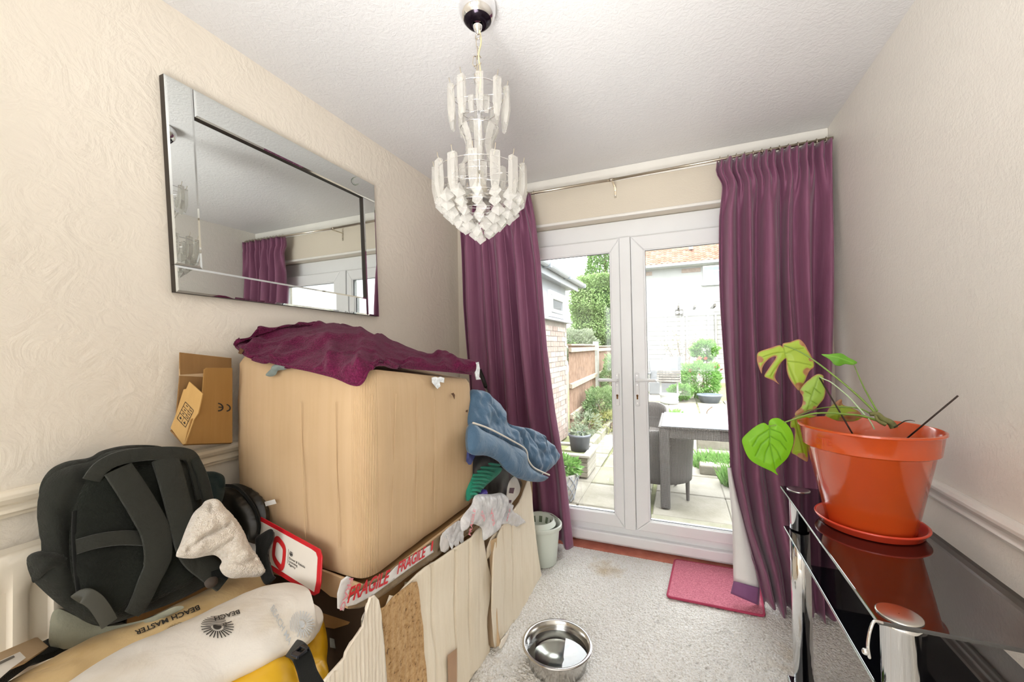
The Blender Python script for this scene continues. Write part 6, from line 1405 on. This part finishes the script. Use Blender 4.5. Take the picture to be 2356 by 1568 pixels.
g_ = MB(); pr = [(OX+.15+.05*(1-math.cos(a)), 0, 2.345-.055*math.sin(a)) for a in np.linspace(0, PI, 9)]; g_.prism([(p[0], 3.0, p[2]) for p in pr], (0, 3.62, 0)); go = g_.build('gutter', M['white_ext'], ob)
for yg in (4.6, 5.55, 6.5): MB().box(OX+.148, OX+.256, yg, yg+.05, 2.285, 2.352).build('gutter_bracket', plain('grey_gutter_joint%d' % int(yg*10), '#a9b2ba', .5), go)
# roof slope with tiles joined far up
M['tile'] = conc('weathered_roof_tile', '#a9a39c', '#857f78'); rf = MB(); rf.prism([(OX+.17, 3.0, 2.37), (OX+.17, 3.0, 2.40), (-3.6, 3.0, 3.1), (-3.6, 3.0, 3.06)], (0, 3.5, 0)); rf.build('roof', M['tile'], ob)
# panel fence: feather-edge boards, rails, posts
fw = conc('weathered_brown_fence_wood', '#a88a76', '#876b58', 8, .5); fr_m = conc('pale_fence_rail', '#cbbca8', '#b3a28d', 8)
def panel_fence(name, A, B, z0, z1, label, n, group='fence panels on the left side of the garden'):
    A = np.array(A, float); B = np.array(B, float); t = thing(name, (A[0], A[1], GZ), label, 'fence', group); d_ = (B-A); L = np.linalg.norm(d_); u = d_/L; nrm = np.array([u[1], -u[0]]); 
    if nrm[0] < 0: nrm = -nrm
    for k in range(n):
        a = A+u*L*k/n; c = A+u*(L*(k+1)/n-.006); P = [(a[0], a[1], z0), (c[0], c[1], z0), (c[0]-nrm[0]*.018, c[1]-nrm[1]*.018, z0), (a[0]-nrm[0]*.006, a[1]-nrm[1]*.006, z0)]
        MB().prism(P, (0, 0, z1-z0-.02-RND.uniform(0, .012))).build('board', fw, t)
    for z in (z0+.22, z0+.72, z1-.12):
        a = A+nrm*.002; c = B+nrm*.002; MB().prism([(a[0], a[1], z), (c[0], c[1], z), (c[0]+nrm[0]*.045, c[1]+nrm[1]*.045, z-.01), (a[0]+nrm[0]*.045, a[1]+nrm[1]*.045, z-.01)], (0, 0, .07)).build('rail', fr_m, t)
    a = A-nrm*.03; c = B-nrm*.03; MB().prism([(a[0], a[1], z1-.02), (c[0], c[1], z1-.02), (c[0]+nrm[0]*.075, c[1]+nrm[1]*.075, z1-.02), (a[0]+nrm[0]*.075, a[1]+nrm[1]*.075, z1-.02)], (0, 0, .028)).build('capping', fr_m, t); return t
panel_fence('panel_fence', (-1.68, 6.42), (-1.80, 9.25), GZ+.02, 1.36, 'brown wooden panel fence nearest the brick extension, with pale rails', 22)
panel_fence('panel_fence', (-1.80, 9.5), (-1.86, 12.0), GZ+.02, 1.33, 'farther brown fence panel beyond the concrete post', 18)
cp_ = bev(MB().box(-1.86, -1.74, 9.30, 9.42, GZ, 1.43).build('concrete_post', conc('pale_concrete', '#c4c3bb', '#aeada4')), .01); tag(cp_, 'pale concrete fence post between the two brown panels', 'fence post')
# shrubs along the fence
bush('grey_leaved_shrub', (-2.68, 10.9, 1.40), (.70, .5, .42), 4200, .08, M['greyleaf'], 'grey-green shrub showing above the fence at the foot of the hedge', 'shrub', 3)
bush('leafy_shrub', (-1.44, 9.6, .52), (.28, .7, .62), 3800, .07, M['shrub'], 'green shrub climbing in front of the concrete fence post', 'shrub', 5, 'shrubs in front of the brown fence')
bush('low_border_shrub', (-1.36, 7.6, .20), (.34, .7, .36), 4200, .06, M['shrub'], 'low spreading border shrub below the brown fence', 'shrub', 6, 'shrubs in front of the brown fence')
bush('pale_wispy_plant', (-1.36, 6.2, .10), (.24, .34, .22), 800, .055, M['greyleaf'], 'pale wispy border plant just behind the grey pot', 'plant', 7, asp=.2)
bush('yellowing_border_plant', (-1.12, 7.0, .02), (.34, .5, .18), 1800, .05, leafmat('yellow_green_leaf', '#8e9a52', '#b9bb78', '#d6d2a0'), 'low yellowing plant at the edge of the left border', 'plant', 8)
for k in range(5):
    o = bev(MB().box(-1.22+.0*k, -1.12, 4.9+k*.62, 5.48+k*.62, GZ-.02, GZ+.10).build('edging_stone', M['slab2']), .012, 1); tag(o, ('mossy edging stone nearest the wooden planter', 'second mossy edging stone from the wooden planter', 'middle of five mossy edging stones by the left border', 'second farthest edging stone of the left border', 'farthest mossy edging stone of the left border')[k], 'edging stone', 'edging stones of the left border')
# wooden planter with a grey pot on it, lattice pot beside it
wp = thing('wooden_planter', (-1.13, 4.35, GZ), 'square wooden planter with purple and bare boards, left of the white door post', 'planter')
py0, py1, px0, px1 = 4.25, 4.72, -1.42, -.93; zt_ = float(AY(1345, 1046, py0)[2])
wdp = [plain('faded_purple_board', '#8a6376', .8, var=.15), plain('grey_bare_board', '#a9a291', .8, var=.15), plain('pale_board', '#c9c3b4', .8)]
for k in range(4):
    z = GZ+.02+k*(zt_-GZ-.05)/4; h = (zt_-GZ-.05)/4-.006
    bev(MB().box(px0, px1-.15, py0, py0+.02, z, z+h).build('front_board', wdp[0], wp), .003, 1); bev(MB().box(px1-.148, px1, py0-.002, py0+.018, z, z+h).build('front_board', wdp[1], wp), .003, 1)
    bev(MB().box(px1-.02, px1, py0+.02, py1, z, z+h).build('side_board', wdp[2], wp), .003, 1); bev(MB().box(px0, px0+.02, py0+.02, py1, z, z+h).build('side_board', wdp[0], wp), .003, 1)
for (a, b1, c, d_) in ((px0-.03, px1+.03, py0-.03, py0+.05), (px0-.03, px1+.03, py1-.04, py1+.04), (px1-.05, px1+.03, py0+.05, py1-.04), (px0-.03, px0+.05, py0+.05, py1-.04)): bev(MB().box(a, b1, c, d_, zt_-.028, zt_).build('top_rail', wdp[2], wp), .004, 1)
MB().box(px0+.02, px1-.02, py0+.02, py1, zt_-.12, zt_-.09).build('compost', M['earth'], wp)
gp = MB().lathe((-1.07, 4.50, zt_-.02), [(0, 0), (.100, 0), (.120, .16), (.127, .165), (.127, .19), (.118, .19), (.11, .16), (0, .15)], 32).build('grey_plant_pot', plain('grey_blue_pot', '#8a8f99', .6), None, True); tag(gp, 'round grey plastic plant pot standing on the wooden planter', 'plant pot')
bush('sprouting_plant', (-1.07, 4.50, zt_+.20), (.11, .11, .07), 130, .06, M['greyleaf'], 'small straggly plant growing in the grey pot on the planter', 'plant', 12, stems=0)
for k in range(3): 
    pass
lp = thing('lattice_pot', (-1.14, 3.62, GZ), 'white lattice-patterned tapering pot beside the wooden planter, left of the doors', 'plant pot')
zp = float(AY(1310, 1085, 3.62)[2]); hh = zp-GZ
MB().lathe((-1.03, 3.62, GZ), [(0, 0), (.10, 0), (.155, hh), (.14, hh), (.13, hh-.05), (0, hh-.06)], 32).build('pot_body', plain('off_white_ceramic', '#c6c2b8', .6, var=.1, vs=30), lp, True)
for sg_ in (-1, 1):
    for k in range(12):
        pts = []
        for j in range(8):
            t = j/7; r = .102+.055*t; a = 2*PI*k/12+sg_*t*1.4; pts.append((-1.03+r*math.cos(a), 3.62+r*math.sin(a), GZ+.01+t*(hh-.02)))
        o = MB().tube(pts, .006, 4).build('lattice_rib', M['white_ext'], lp)
bush('pot_greenery', (-1.03, 3.62, zp+.05), (.17, .17, .09), 420, .06, M['bright'], 'bright green leaves filling the lattice-patterned pot', 'plant', 13, stems=0)

# rattan table and chairs
def rattan():
    m = Mat('grey_brown_rattan'); v = m.coord(); w1 = m.wave(v, 26, 1.0, 'X'); w2 = m.wave(v, 40, 1.2, 'Z'); f = m.math('MULTIPLY', w1, w2); m.col(m.ramp(f, [(.1, '#514b48'), (.5, '#7d7671'), (.9, '#a39c96')])); m.set(Roughness=.55); m.bump(f, .8, .01); return m.m
M['rattan'] = rattan()
rt = thing('rattan_table', (.1, 3.9, GZ), 'grey rattan garden table with pale glass top outside the right-hand door', 'table')
tz = float(AY(1526, 985, 3.72)[2])+.02; tx0, tx1, ty0, ty1 = float(AY(1516, 985, 3.70)[0]), .95, 3.70, 4.45
for (x, y) in ((tx0, ty0), (tx1-.08, ty0), (tx0, ty1-.08), (tx1-.08, ty1-.08)): bev(MB().box(x, x+.08, y, y+.08, GZ+.006, tz-.012).build('leg', M['rattan'], rt), .012, 2)
for (a, b1, c, d_) in ((tx0+.08, tx1-.08, ty0+.01, ty0+.05), (tx0+.08, tx1-.08, ty1-.05, ty1-.01), (tx0+.01, tx0+.05, ty0+.08, ty1-.08), (tx1-.05, tx1-.01, ty0+.08, ty1-.08)): bev(MB().box(a, b1, c, d_, tz-.10, tz-.015).build('apron', M['rattan'], rt), .006, 2)
for (a, b1, c, d_) in ((tx0-.005, tx1+.005, ty0-.005, ty0+.03), (tx0-.005, tx1+.005, ty1-.03, ty1+.005), (tx0-.005, tx0+.085, ty0+.03, ty1-.03), (tx1-.085, tx1+.005, ty0+.03, ty1-.03)): bev(MB().box(a, b1, c, d_, tz-.014, tz).build('rim', M['rattan'], rt), .004, 1)
tg = Mat('frosted_table_glass'); tg.col(tg.ramp(tg.noise(tg.coord(), 8, 4), [(.4, '#a8b2bd'), (.6, '#c5ccd4')])); tg.set(Roughness=.15); bev(MB().box(tx0+.02, tx1-.02, ty0-.005, ty1+.005, tz+.001, tz+.009).build('glass_top', tg.m, rt), .002, 1)
def tub_chair(name, cx, cy, rot, label, seat=.42, h=.86, w=.30, group=None):
    t = thing(name, (cx, cy, GZ), label, 'chair', group); c_, s_ = math.cos(rot), math.sin(rot); L = lambda x, y, z: (cx+x*c_-y*s_, cy+x*s_+y*c_, GZ+z)
    G = []
    for i in range(25):
        a = PI*(i/24)*1.16-PI*.08; r = w*(1.0); k = math.sin(max(0, min(PI, a)))**.8; top = .60+(h-.60)*k; row = []
        for j in range(9): z = .18+(top-.18)*j/8; e = 1+.10*(j/8); row.append(L(r*math.cos(a)*e, r*math.sin(a)*1.0*e, z))
        G.append(row)
    o = MB().grid(G).build('wrap_back', M['rattan'], t, True); mod(o, 'SOLIDIFY', thickness=.03, offset=0)
    b = MB(); pts = [L(w*.93*math.cos(a), w*.93*math.sin(a), seat-.05) for a in np.linspace(-.2, PI+.2, 16)]; b.prism(pts+[L(-w*.9, -.24, seat-.05), L(w*.9, -.24, seat-.05)], (0, 0, .05)); bev(b.build('seat', M['rattan'], t), .01, 2)
    for (x, y) in ((-w*.85, -.2), (w*.85, -.2), (-w*.7, w*.7), (w*.7, w*.7)): MB().tube([L(x, y, .004), L(x, y, .24)], [.014, .020], 8).build('leg', M['rattan'], t)
    return t
tub_chair('rattan_chair', -.22, 4.10, PI*1.12, 'grey rattan tub chair pushed under the rattan table, its back to the house', w=.29, h=.66, seat=.36)
tub_chair('rattan_chair', -.40, 5.0, -.4, 'farther rattan tub chair partly hidden by the meeting rail of the doors', w=.235, h=.72)
# wishing-well planter
ww = thing('wishing_well', (-.23, 10.45, GZ), 'white miniature wishing-well planter with shingled roof on the patio', 'garden ornament')
M['wwhite'] = plain('white_painted_wood', '#d6d6d2', .6, var=.06)
wz = [float(AY(1540, py, 10.4)[2]) for py in (850, 880, 905, 928)]
MB().lathe((-.25, 10.45, GZ), [(0, 0), (.20, 0), (.215, .06), (.20, .07), (.21, .13), (.20, .14), (.215, .20), (.23, .24), (.19, .24), (.17, .14), (0, .13)], 28).build('basin', M['wwhite'], ww, True)
for sx in (-.19, .19): bev(MB().box(-.25+sx-.02, -.25+sx+.02, 10.42, 10.46, GZ+.2, wz[1]+.04).build('post', M['wwhite'], ww), .004, 1)
for sy in (-1, 1):
    for k in range(5): 
        z = wz[0]-.02-k*.055; y = 10.44+sy*(.02+k*.045)
        for q in range(8): MB().box(-.52+q*.068, -.52+q*.068+.064, y-.03, y+.03, z-.035, z+.0).build('shingle', conc('grey_shingle%d%d%d' % (sy+1, k, q), '#b0aca6', '#85827c') if (q+k) % 9 == 0 else M['tile'], ww)
for sx in (-.50, .0): MB().prism([(-.0+sx, 10.20, wz[1]+.02), (sx, 10.68, wz[1]+.02), (sx, 10.44, wz[0]-.03)], (.02, 0, 0)).build('gable', M['wwhite'], ww)
MB().tube([(-.44, 10.44, wz[1]), (-.06, 10.44, wz[1])], .012, 6).build('winding_bar', M['bark'], ww)
# grey garden chairs / cabinet behind the well
gm = plain('grey_plastic', '#8b8d90', .6)
def garden_seat(name, x, y, w_, h_, label):
    t = thing(name, (x, y, GZ), label, 'chair'); o = MB().prism([(x-w_/2, y, GZ+.38), (x+w_/2, y, GZ+.38), (x+w_/2*1.12, y+.12, GZ+h_), (x-w_/2*1.12, y+.12, GZ+h_)], (0, .05, 0)).build('backrest', gm, t); bev(o, .03, 3)
    o = MB().box(x-w_/2, x+w_/2, y-.45, y+.02, GZ+.36, GZ+.42).build('seat', gm, t); bev(o, .02, 2)
    for (a, c) in ((-1, -1), (1, -1), (-1, 1), (1, 1)): bev(MB().box(x+a*(w_/2-.03)-.025, x+a*(w_/2-.03)+.025, y-.22+c*.20-.025, y-.22+c*.20+.025, GZ+.005, GZ+.37).build('leg', gm, t), .005, 1)
    bev(MB().box(x-w_/2, x+w_/2, y-.47, y-.44, GZ+.03, GZ+.36).build('front_panel', gm, t), .01, 1)
    for sg_ in (-1, 1): bev(MB().box(x+sg_*w_/2-.03, x+sg_*w_/2+.03, y-.44, y+.05, GZ+.58, GZ+.63).build('armrest', gm, t), .01, 2)
g0 = AY(1520, 905, 12.4); garden_seat('garden_chair', float(g0[0])-.0, 12.6, .58, .98, 'grey high-backed garden seat behind the wishing well')
g1 = AY(1548, 850, 13.4); garden_seat('garden_chair', float(g1[0]), 13.9, .62, 1.05, 'second grey garden seat, farther off to the right of the first')
# sapling, shrubs and hanging basket on the right
sp_ = thing('sapling', (.15, 14.5, GZ), 'thin reddish sapling with sparse leaves against the white fence', 'tree')
pts_all = []
for k, (dx, dz) in enumerate(((-.55, 1.25), (-.25, 1.55), (.05, 1.2), (.3, 1.4), (-.4, .8), (.45, .9))):
    b0 = np.array([.15, 14.5, GZ]); e = b0+np.array([dx*1.05, .04*k-.1, dz*1.05+.22]); mid_ = b0+np.array([dx*.35, .05, dz*.5]); C = crom([b0, mid_, e], 6); MB().tube(C, list(np.linspace(.016, .005, len(C))), 5).build('branch', plain('reddish_bark%d' % k, '#8c6f62', .8), sp_)
    rs = np.random.RandomState(k); pts_all += [C[i]+rs.normal(size=3)*.08 for i in range(4, len(C)) for _ in range(10)]
V, F = leaves(pts_all, .08, 8); leaf_part('foliage', V, F, leafmat('mauve_green_leaf', '#7c7a60', '#a8a688', '#c9c6a8'), sp_)
bush('flowering_shrub', (.50, 11.6, .42), (.52, .5, .48), 5200, .07, M['bright'], 'bushy bright green shrub with small red flowers right of the wishing well', 'shrub', 21)
V, F = leaves(blob_pts((.55, 11.45, .75), (.45, .3, .25), 14, 5), .09, 3, .9); fl_ = link('red_flowers', mesh('red_flowers', V, F), plain('red_petal', '#c8523c', .6), bpy.data.objects['flowering_shrub']); fl_['kind'] = 'stuff'
bush('low_green_shrub', (.02, 11.0, .14), (.30, .35, .20), 2400, .06, M['bright'], 'low fresh green clump between the wishing well and the flowering shrub', 'shrub', 22)
hb = AY(1622, 805, 12.2); bush('climbing_plant', (float(hb[0]), 12.2, float(hb[2])), (.34, .3, .30), 2600, .08, M['bright'], 'round bright green tuft standing above the flowering shrub', 'plant', 23)
o = MB().lathe((.66, 10.9, GZ), [(0, 0), (.20, 0), (.27, .16), (.29, .17), (.29, .2), (.25, .2), (.2, .12), (0, .1)], 28).build('blue_grey_pot', plain('blue_grey_glaze', '#7d8794', .4), None, True); tag(o, 'wide blue-grey pot at the foot of the flowering shrub', 'plant pot')
bush('weeds_between_slabs', (-.12, 7.6, .03), (.26, .5, .13), 900, .09, M['bright'], 'light green weeds growing between the slabs behind the rattan table', 'weeds', 24, stems=0, asp=.25)
dp = MB().lathe((.36, 7.0, GZ), [(0, 0), (.22, 0), (.27, .05), (.27, .07), (.2, .07), (0, .05)], 24).build('shallow_dark_pot', plain('dark_terracotta_dish', '#6b5c52', .7), None, True); tag(dp, 'shallow dark dish of soil on the slabs behind the rattan table', 'dish')
tq = thing('dry_twig', (.36, 7.0, GZ), 'bare dry twig sticking up from the shallow dark dish', 'plant'); MB().tube(crom([(.36, 7.0, GZ+.05), (.40, 7.0, GZ+.22), (.38, 7.0, GZ+.36), (.46, 7.02, GZ+.44)], 5), .008, 5).build('twig', M['bark'], tq); MB().tube([(.40, 7, GZ+.22), (.5, 7, GZ+.30)], .006, 5).build('twig', M['bark'], tq)
# raised step of sleepers and grass tufts seen under the table
for k, (y, z) in enumerate(((5.6, .10), (5.35, .0), (4.85, -.02))):
    o = bev(MB().box(.18, 1.7, y, y+.18, GZ-.01, z+.02).build('timber_sleeper', conc('grey_sleeper%d' % k, '#aca697', '#8f897a')), .015, 2); tag(o, ('highest grey timber sleeper step beyond the rattan table', 'middle grey timber sleeper step beyond the rattan table', 'lowest grey timber sleeper step, seen under the rattan table')[k], 'timber sleeper')
rs = np.random.RandomState(2)
for k, (cx_, cy_, r_, n_) in enumerate(((.42, 5.15, .30, 900), (.62, 4.60, .26, 1300), (1.0, 3.7, .20, 500))):
    V = []; F = []
    for _ in range(n_):
        a = rs.uniform(0, 2*PI); q = r_*math.sqrt(rs.rand()); b0 = np.array([cx_+q*math.cos(a), cy_+q*math.sin(a)*.7, GZ]); h_ = rs.uniform(.08, .22); dd = rs.normal(size=2)*.05; w_ = .005; i = len(V)
        V += [b0+[-w_, 0, 0], b0+[w_, 0, 0], b0+[w_*.6+dd[0]*.5, dd[1]*.5, h_*.6], b0+[dd[0], dd[1], h_]]; F.append((i, i+1, i+2, i+3))
    o = leaf_part('grass_tuft', np.array(V), np.array(F), M['bright'], None); tag(o, ('grass tuft on the sleeper step beyond the rattan table', 'thick grass tuft under the right end of the rattan table', 'small grass tuft at the lower right of the patio by the curtain')[k], 'grass', None, 'stuff')
# white-washed fence, gate, pergola at the end of the garden
wfm = conc('whitewashed_fence_wood', '#c9c7c3', '#aeaca6', 3, .05)
FY = 16.0
def end_fence():
    t = thing('whitewashed_fence', (0, FY, GZ), 'tall whitewashed wooden fence across the end of the garden', 'fence'); zt2 = 2.42
    xs = [-1.12, -.45, .27, .98, 1.22, 2.2]
    for i in range(len(xs)-1):
        n = 14
        if i == 3: n = 14
        for k in range(n):
            z = GZ+.05+k*(zt2-GZ-.1)/n; MB().prism([(xs[i]+.02, FY, z), (xs[i]+.02, FY-.02, z), (xs[i]+.02, FY-.008, z+(zt2-GZ)/n*1.02), (xs[i]+.02, FY+.005, z+(zt2-GZ)/n*1.02)], (xs[i+1]-xs[i]-.04, 0, 0)).build('slat', wfm, t)
    for x in xs: bev(MB().box(x-.035, x+.035, FY-.06, FY+.02, GZ, zt2+.02).build('post', wfm, t), .006, 1)
    MB().box(xs[0], xs[-1], FY-.05, FY+.03, zt2-.02, zt2+.03).build('capping', wfm, t)
    MB().box(1.08, 1.12, FY-.08, FY-.05, 1.2, 1.36).build('gate_latch', M['black'], t)
end_fence()
pg = thing('pergola', (.8, 15.2, GZ), 'white pergola top with projecting beam ends above the end fence', 'pergola')
for y, px0_, in ((15.2, 1552), (16.6, 1548)):
    z = float(AY(1600, 716 if y < 16 else 693, y)[2]); x0_ = float(AY(1560, 716, y)[0]); o = bev(MB().box(x0_, 3.2, y-.03, y+.03, z-.06, z+.06).build('beam', wfm, pg), .008, 1)
zb_ = float(AY(1600, 708, 15.2)[2])
dk = conc('dark_weathered_wood', '#6f6b64', '#524f4a')
for px_ in (1559, 1597, 1642, 1690):
    x0_ = float(AY(px_, 712, 15.2)[0]); bev(MB().prism([(x0_, 14.95, zb_+.0), (x0_, 15.0, zb_+.10), (x0_, 16.9, zb_+.12), (x0_, 16.9, zb_+.02)], (.06, 0, 0)).build('rafter', dk, pg), .005, 1)
for x_ in (.08, 2.9): bev(MB().box(x_, x_+.09, 15.15, 15.25, GZ, zb_-.02).build('post', wfm, pg), .008, 1)
bx_ = thing('bird_box', tuple(AY(1563, 716, 15.1)), 'dark box with two round white faces hanging under the pergola corner', 'bird box')
A = AY(1553, 712, 15.12); B = AY(1572, 725, 15.12); bev(MB().box(A[0], B[0], 15.06, 15.14, B[2], A[2]).build('box_body', dk, bx_), .006, 1)
for u in (.28, .74):
    c = (A[0]+(B[0]-A[0])*u, 15.055, (A[2]+B[2])/2); q = MB(); q.lathe((0, 0, 0), [(0, 0), (.055, 0), (.055, .01), (0, .01)], 20); q.V = [(c[0]+p[0], c[1]-p[2], c[2]+p[1]) for p in q.V]; q.build('round_face', M['wwhite'], bx_)
# house behind
hs = thing('house', (1, 24, GZ), 'white-rendered house with red pantile roof behind the garden', 'building'); HY = 24.0
M['hwall'] = conc('white_house_render', '#c4c4c3', '#bbbbba', 1, .03); ze = float(AY(1560, 612, HY)[2])
MB().box(-6, 8, HY, HY+6, GZ, ze).build('wall', M['hwall'], hs)
bkm = M['brick'][1]
for (a, c) in ((1480, 1500), (1568, 1612)):
    A = AY(a, 618, HY-.01); B = AY(c, 625, HY-.01); MB().box(A[0], B[0], HY-.03, HY+.01, ze-.40, ze-.18).build('brick_band', M['brick'][1], hs)
MB().box(-3.0, 8, HY-.42, HY+.02, ze-.10, ze+.0).build('soffit', M['hwall'], hs)
gt = MB(); gt.box(-3.0, 8, HY-.55, HY-.40, ze-.06, ze+.10); bev(gt.build('gutter', M['white_ext'], hs), .03, 2)
def pantile():
    V = []; F = []; W_, Hh, n = .30, .36, 8
    for j in range(2):
        for i in range(n+1): t = i/n; V.append((t*W_, -j*Hh, .055*math.sin(t*2*PI)*.5+.03-.0*j+(.02 if j else 0)))
    F = [(i, i+1, n+1+i+1, n+1+i) for i in range(n)]; V += [(v[0], v[1], v[2]-.02) for v in V[n+1:]]; F += [(n+1+i, n+2+i, 2*(n+1)+i+1, 2*(n+1)+i) for i in range(n)]; me = mesh('roof_tile', V, F); 
    for p in me.polygons: p.use_smooth = True
    return me
tm = [pantile() for _ in range(2)]; tm[0].materials.append(conc('red_pantile', '#a87c68', '#80584a', 5)); tm[1].materials.append(conc('light_red_pantile', '#b88f7a', '#986c5a', 5))
sl_ = math.radians(32); x_s = -2.6
MB().prism([(-3.0, HY-.5, ze+.05), (-3.0, HY+5, ze+.05+5.5*math.tan(sl_)), (-3.0, HY+5, ze+.0+5.5*math.tan(sl_)), (-3.0, HY-.5, ze+.0)], (11, 0, 0)).build('roof_slope', M['tile'], hs)
nt = 0
for r_ in range(14):
    for c_ in range(20):
        o = bpy.data.objects.new('roof_tile', tm[RND.random() < .4]); COL.objects.link(o); o.parent = hs; dd = r_*.30
        o.location = Vector((x_s+c_*.29, HY-.18+dd*math.cos(sl_), ze+.26+dd*math.sin(sl_)+RND.uniform(0, .01)))-hs.location; o.rotation_euler = (sl_, 0, 0); nt += 1
vt = MB().lathe((float(AY(1590, 575, HY+.8)[0]), HY+.9, ze+1.05), [(0, 0), (.12, 0), (.12, .25), (.16, .26), (.16, .32), (0, .36)], 16).build('roof_vent', M['wwhite'], hs)
A = AY(1617, 612, HY-.02); B = AY(1690, 648, HY-.02)
wfh = MB(); x0_, x1_, z0_, z1_ = A[0], B[0], B[2], A[2]
for (a, b1, c, d_) in ((x0_, x0_+.07, z0_, z1_), (x1_-.07, x1_, z0_, z1_), (x0_+.07, x1_-.07, z0_, z0_+.08), (x0_+.07, x1_-.07, z1_-.08, z1_), (x0_+.07, x1_-.07, z1_-.33, z1_-.26)): wfh.box(a, b1, HY-.05, HY+.02, c, d_)
w_o = wfh.build('window', M['upvc'], hs); wg = Mat('sky_reflecting_glass'); wg.col('#aab4c0'); wg.set(Roughness=.05, Metallic=.5); MB().box(x0_+.05, x1_-.05, HY-.03, HY-.01, z0_+.05, z1_-.05).build('pane', wg.m, w_o)
MB().box(x0_-.08, x1_+.05, HY-.09, HY, z0_-.10, z0_).build('window_sill', M['white_ext'], hs)
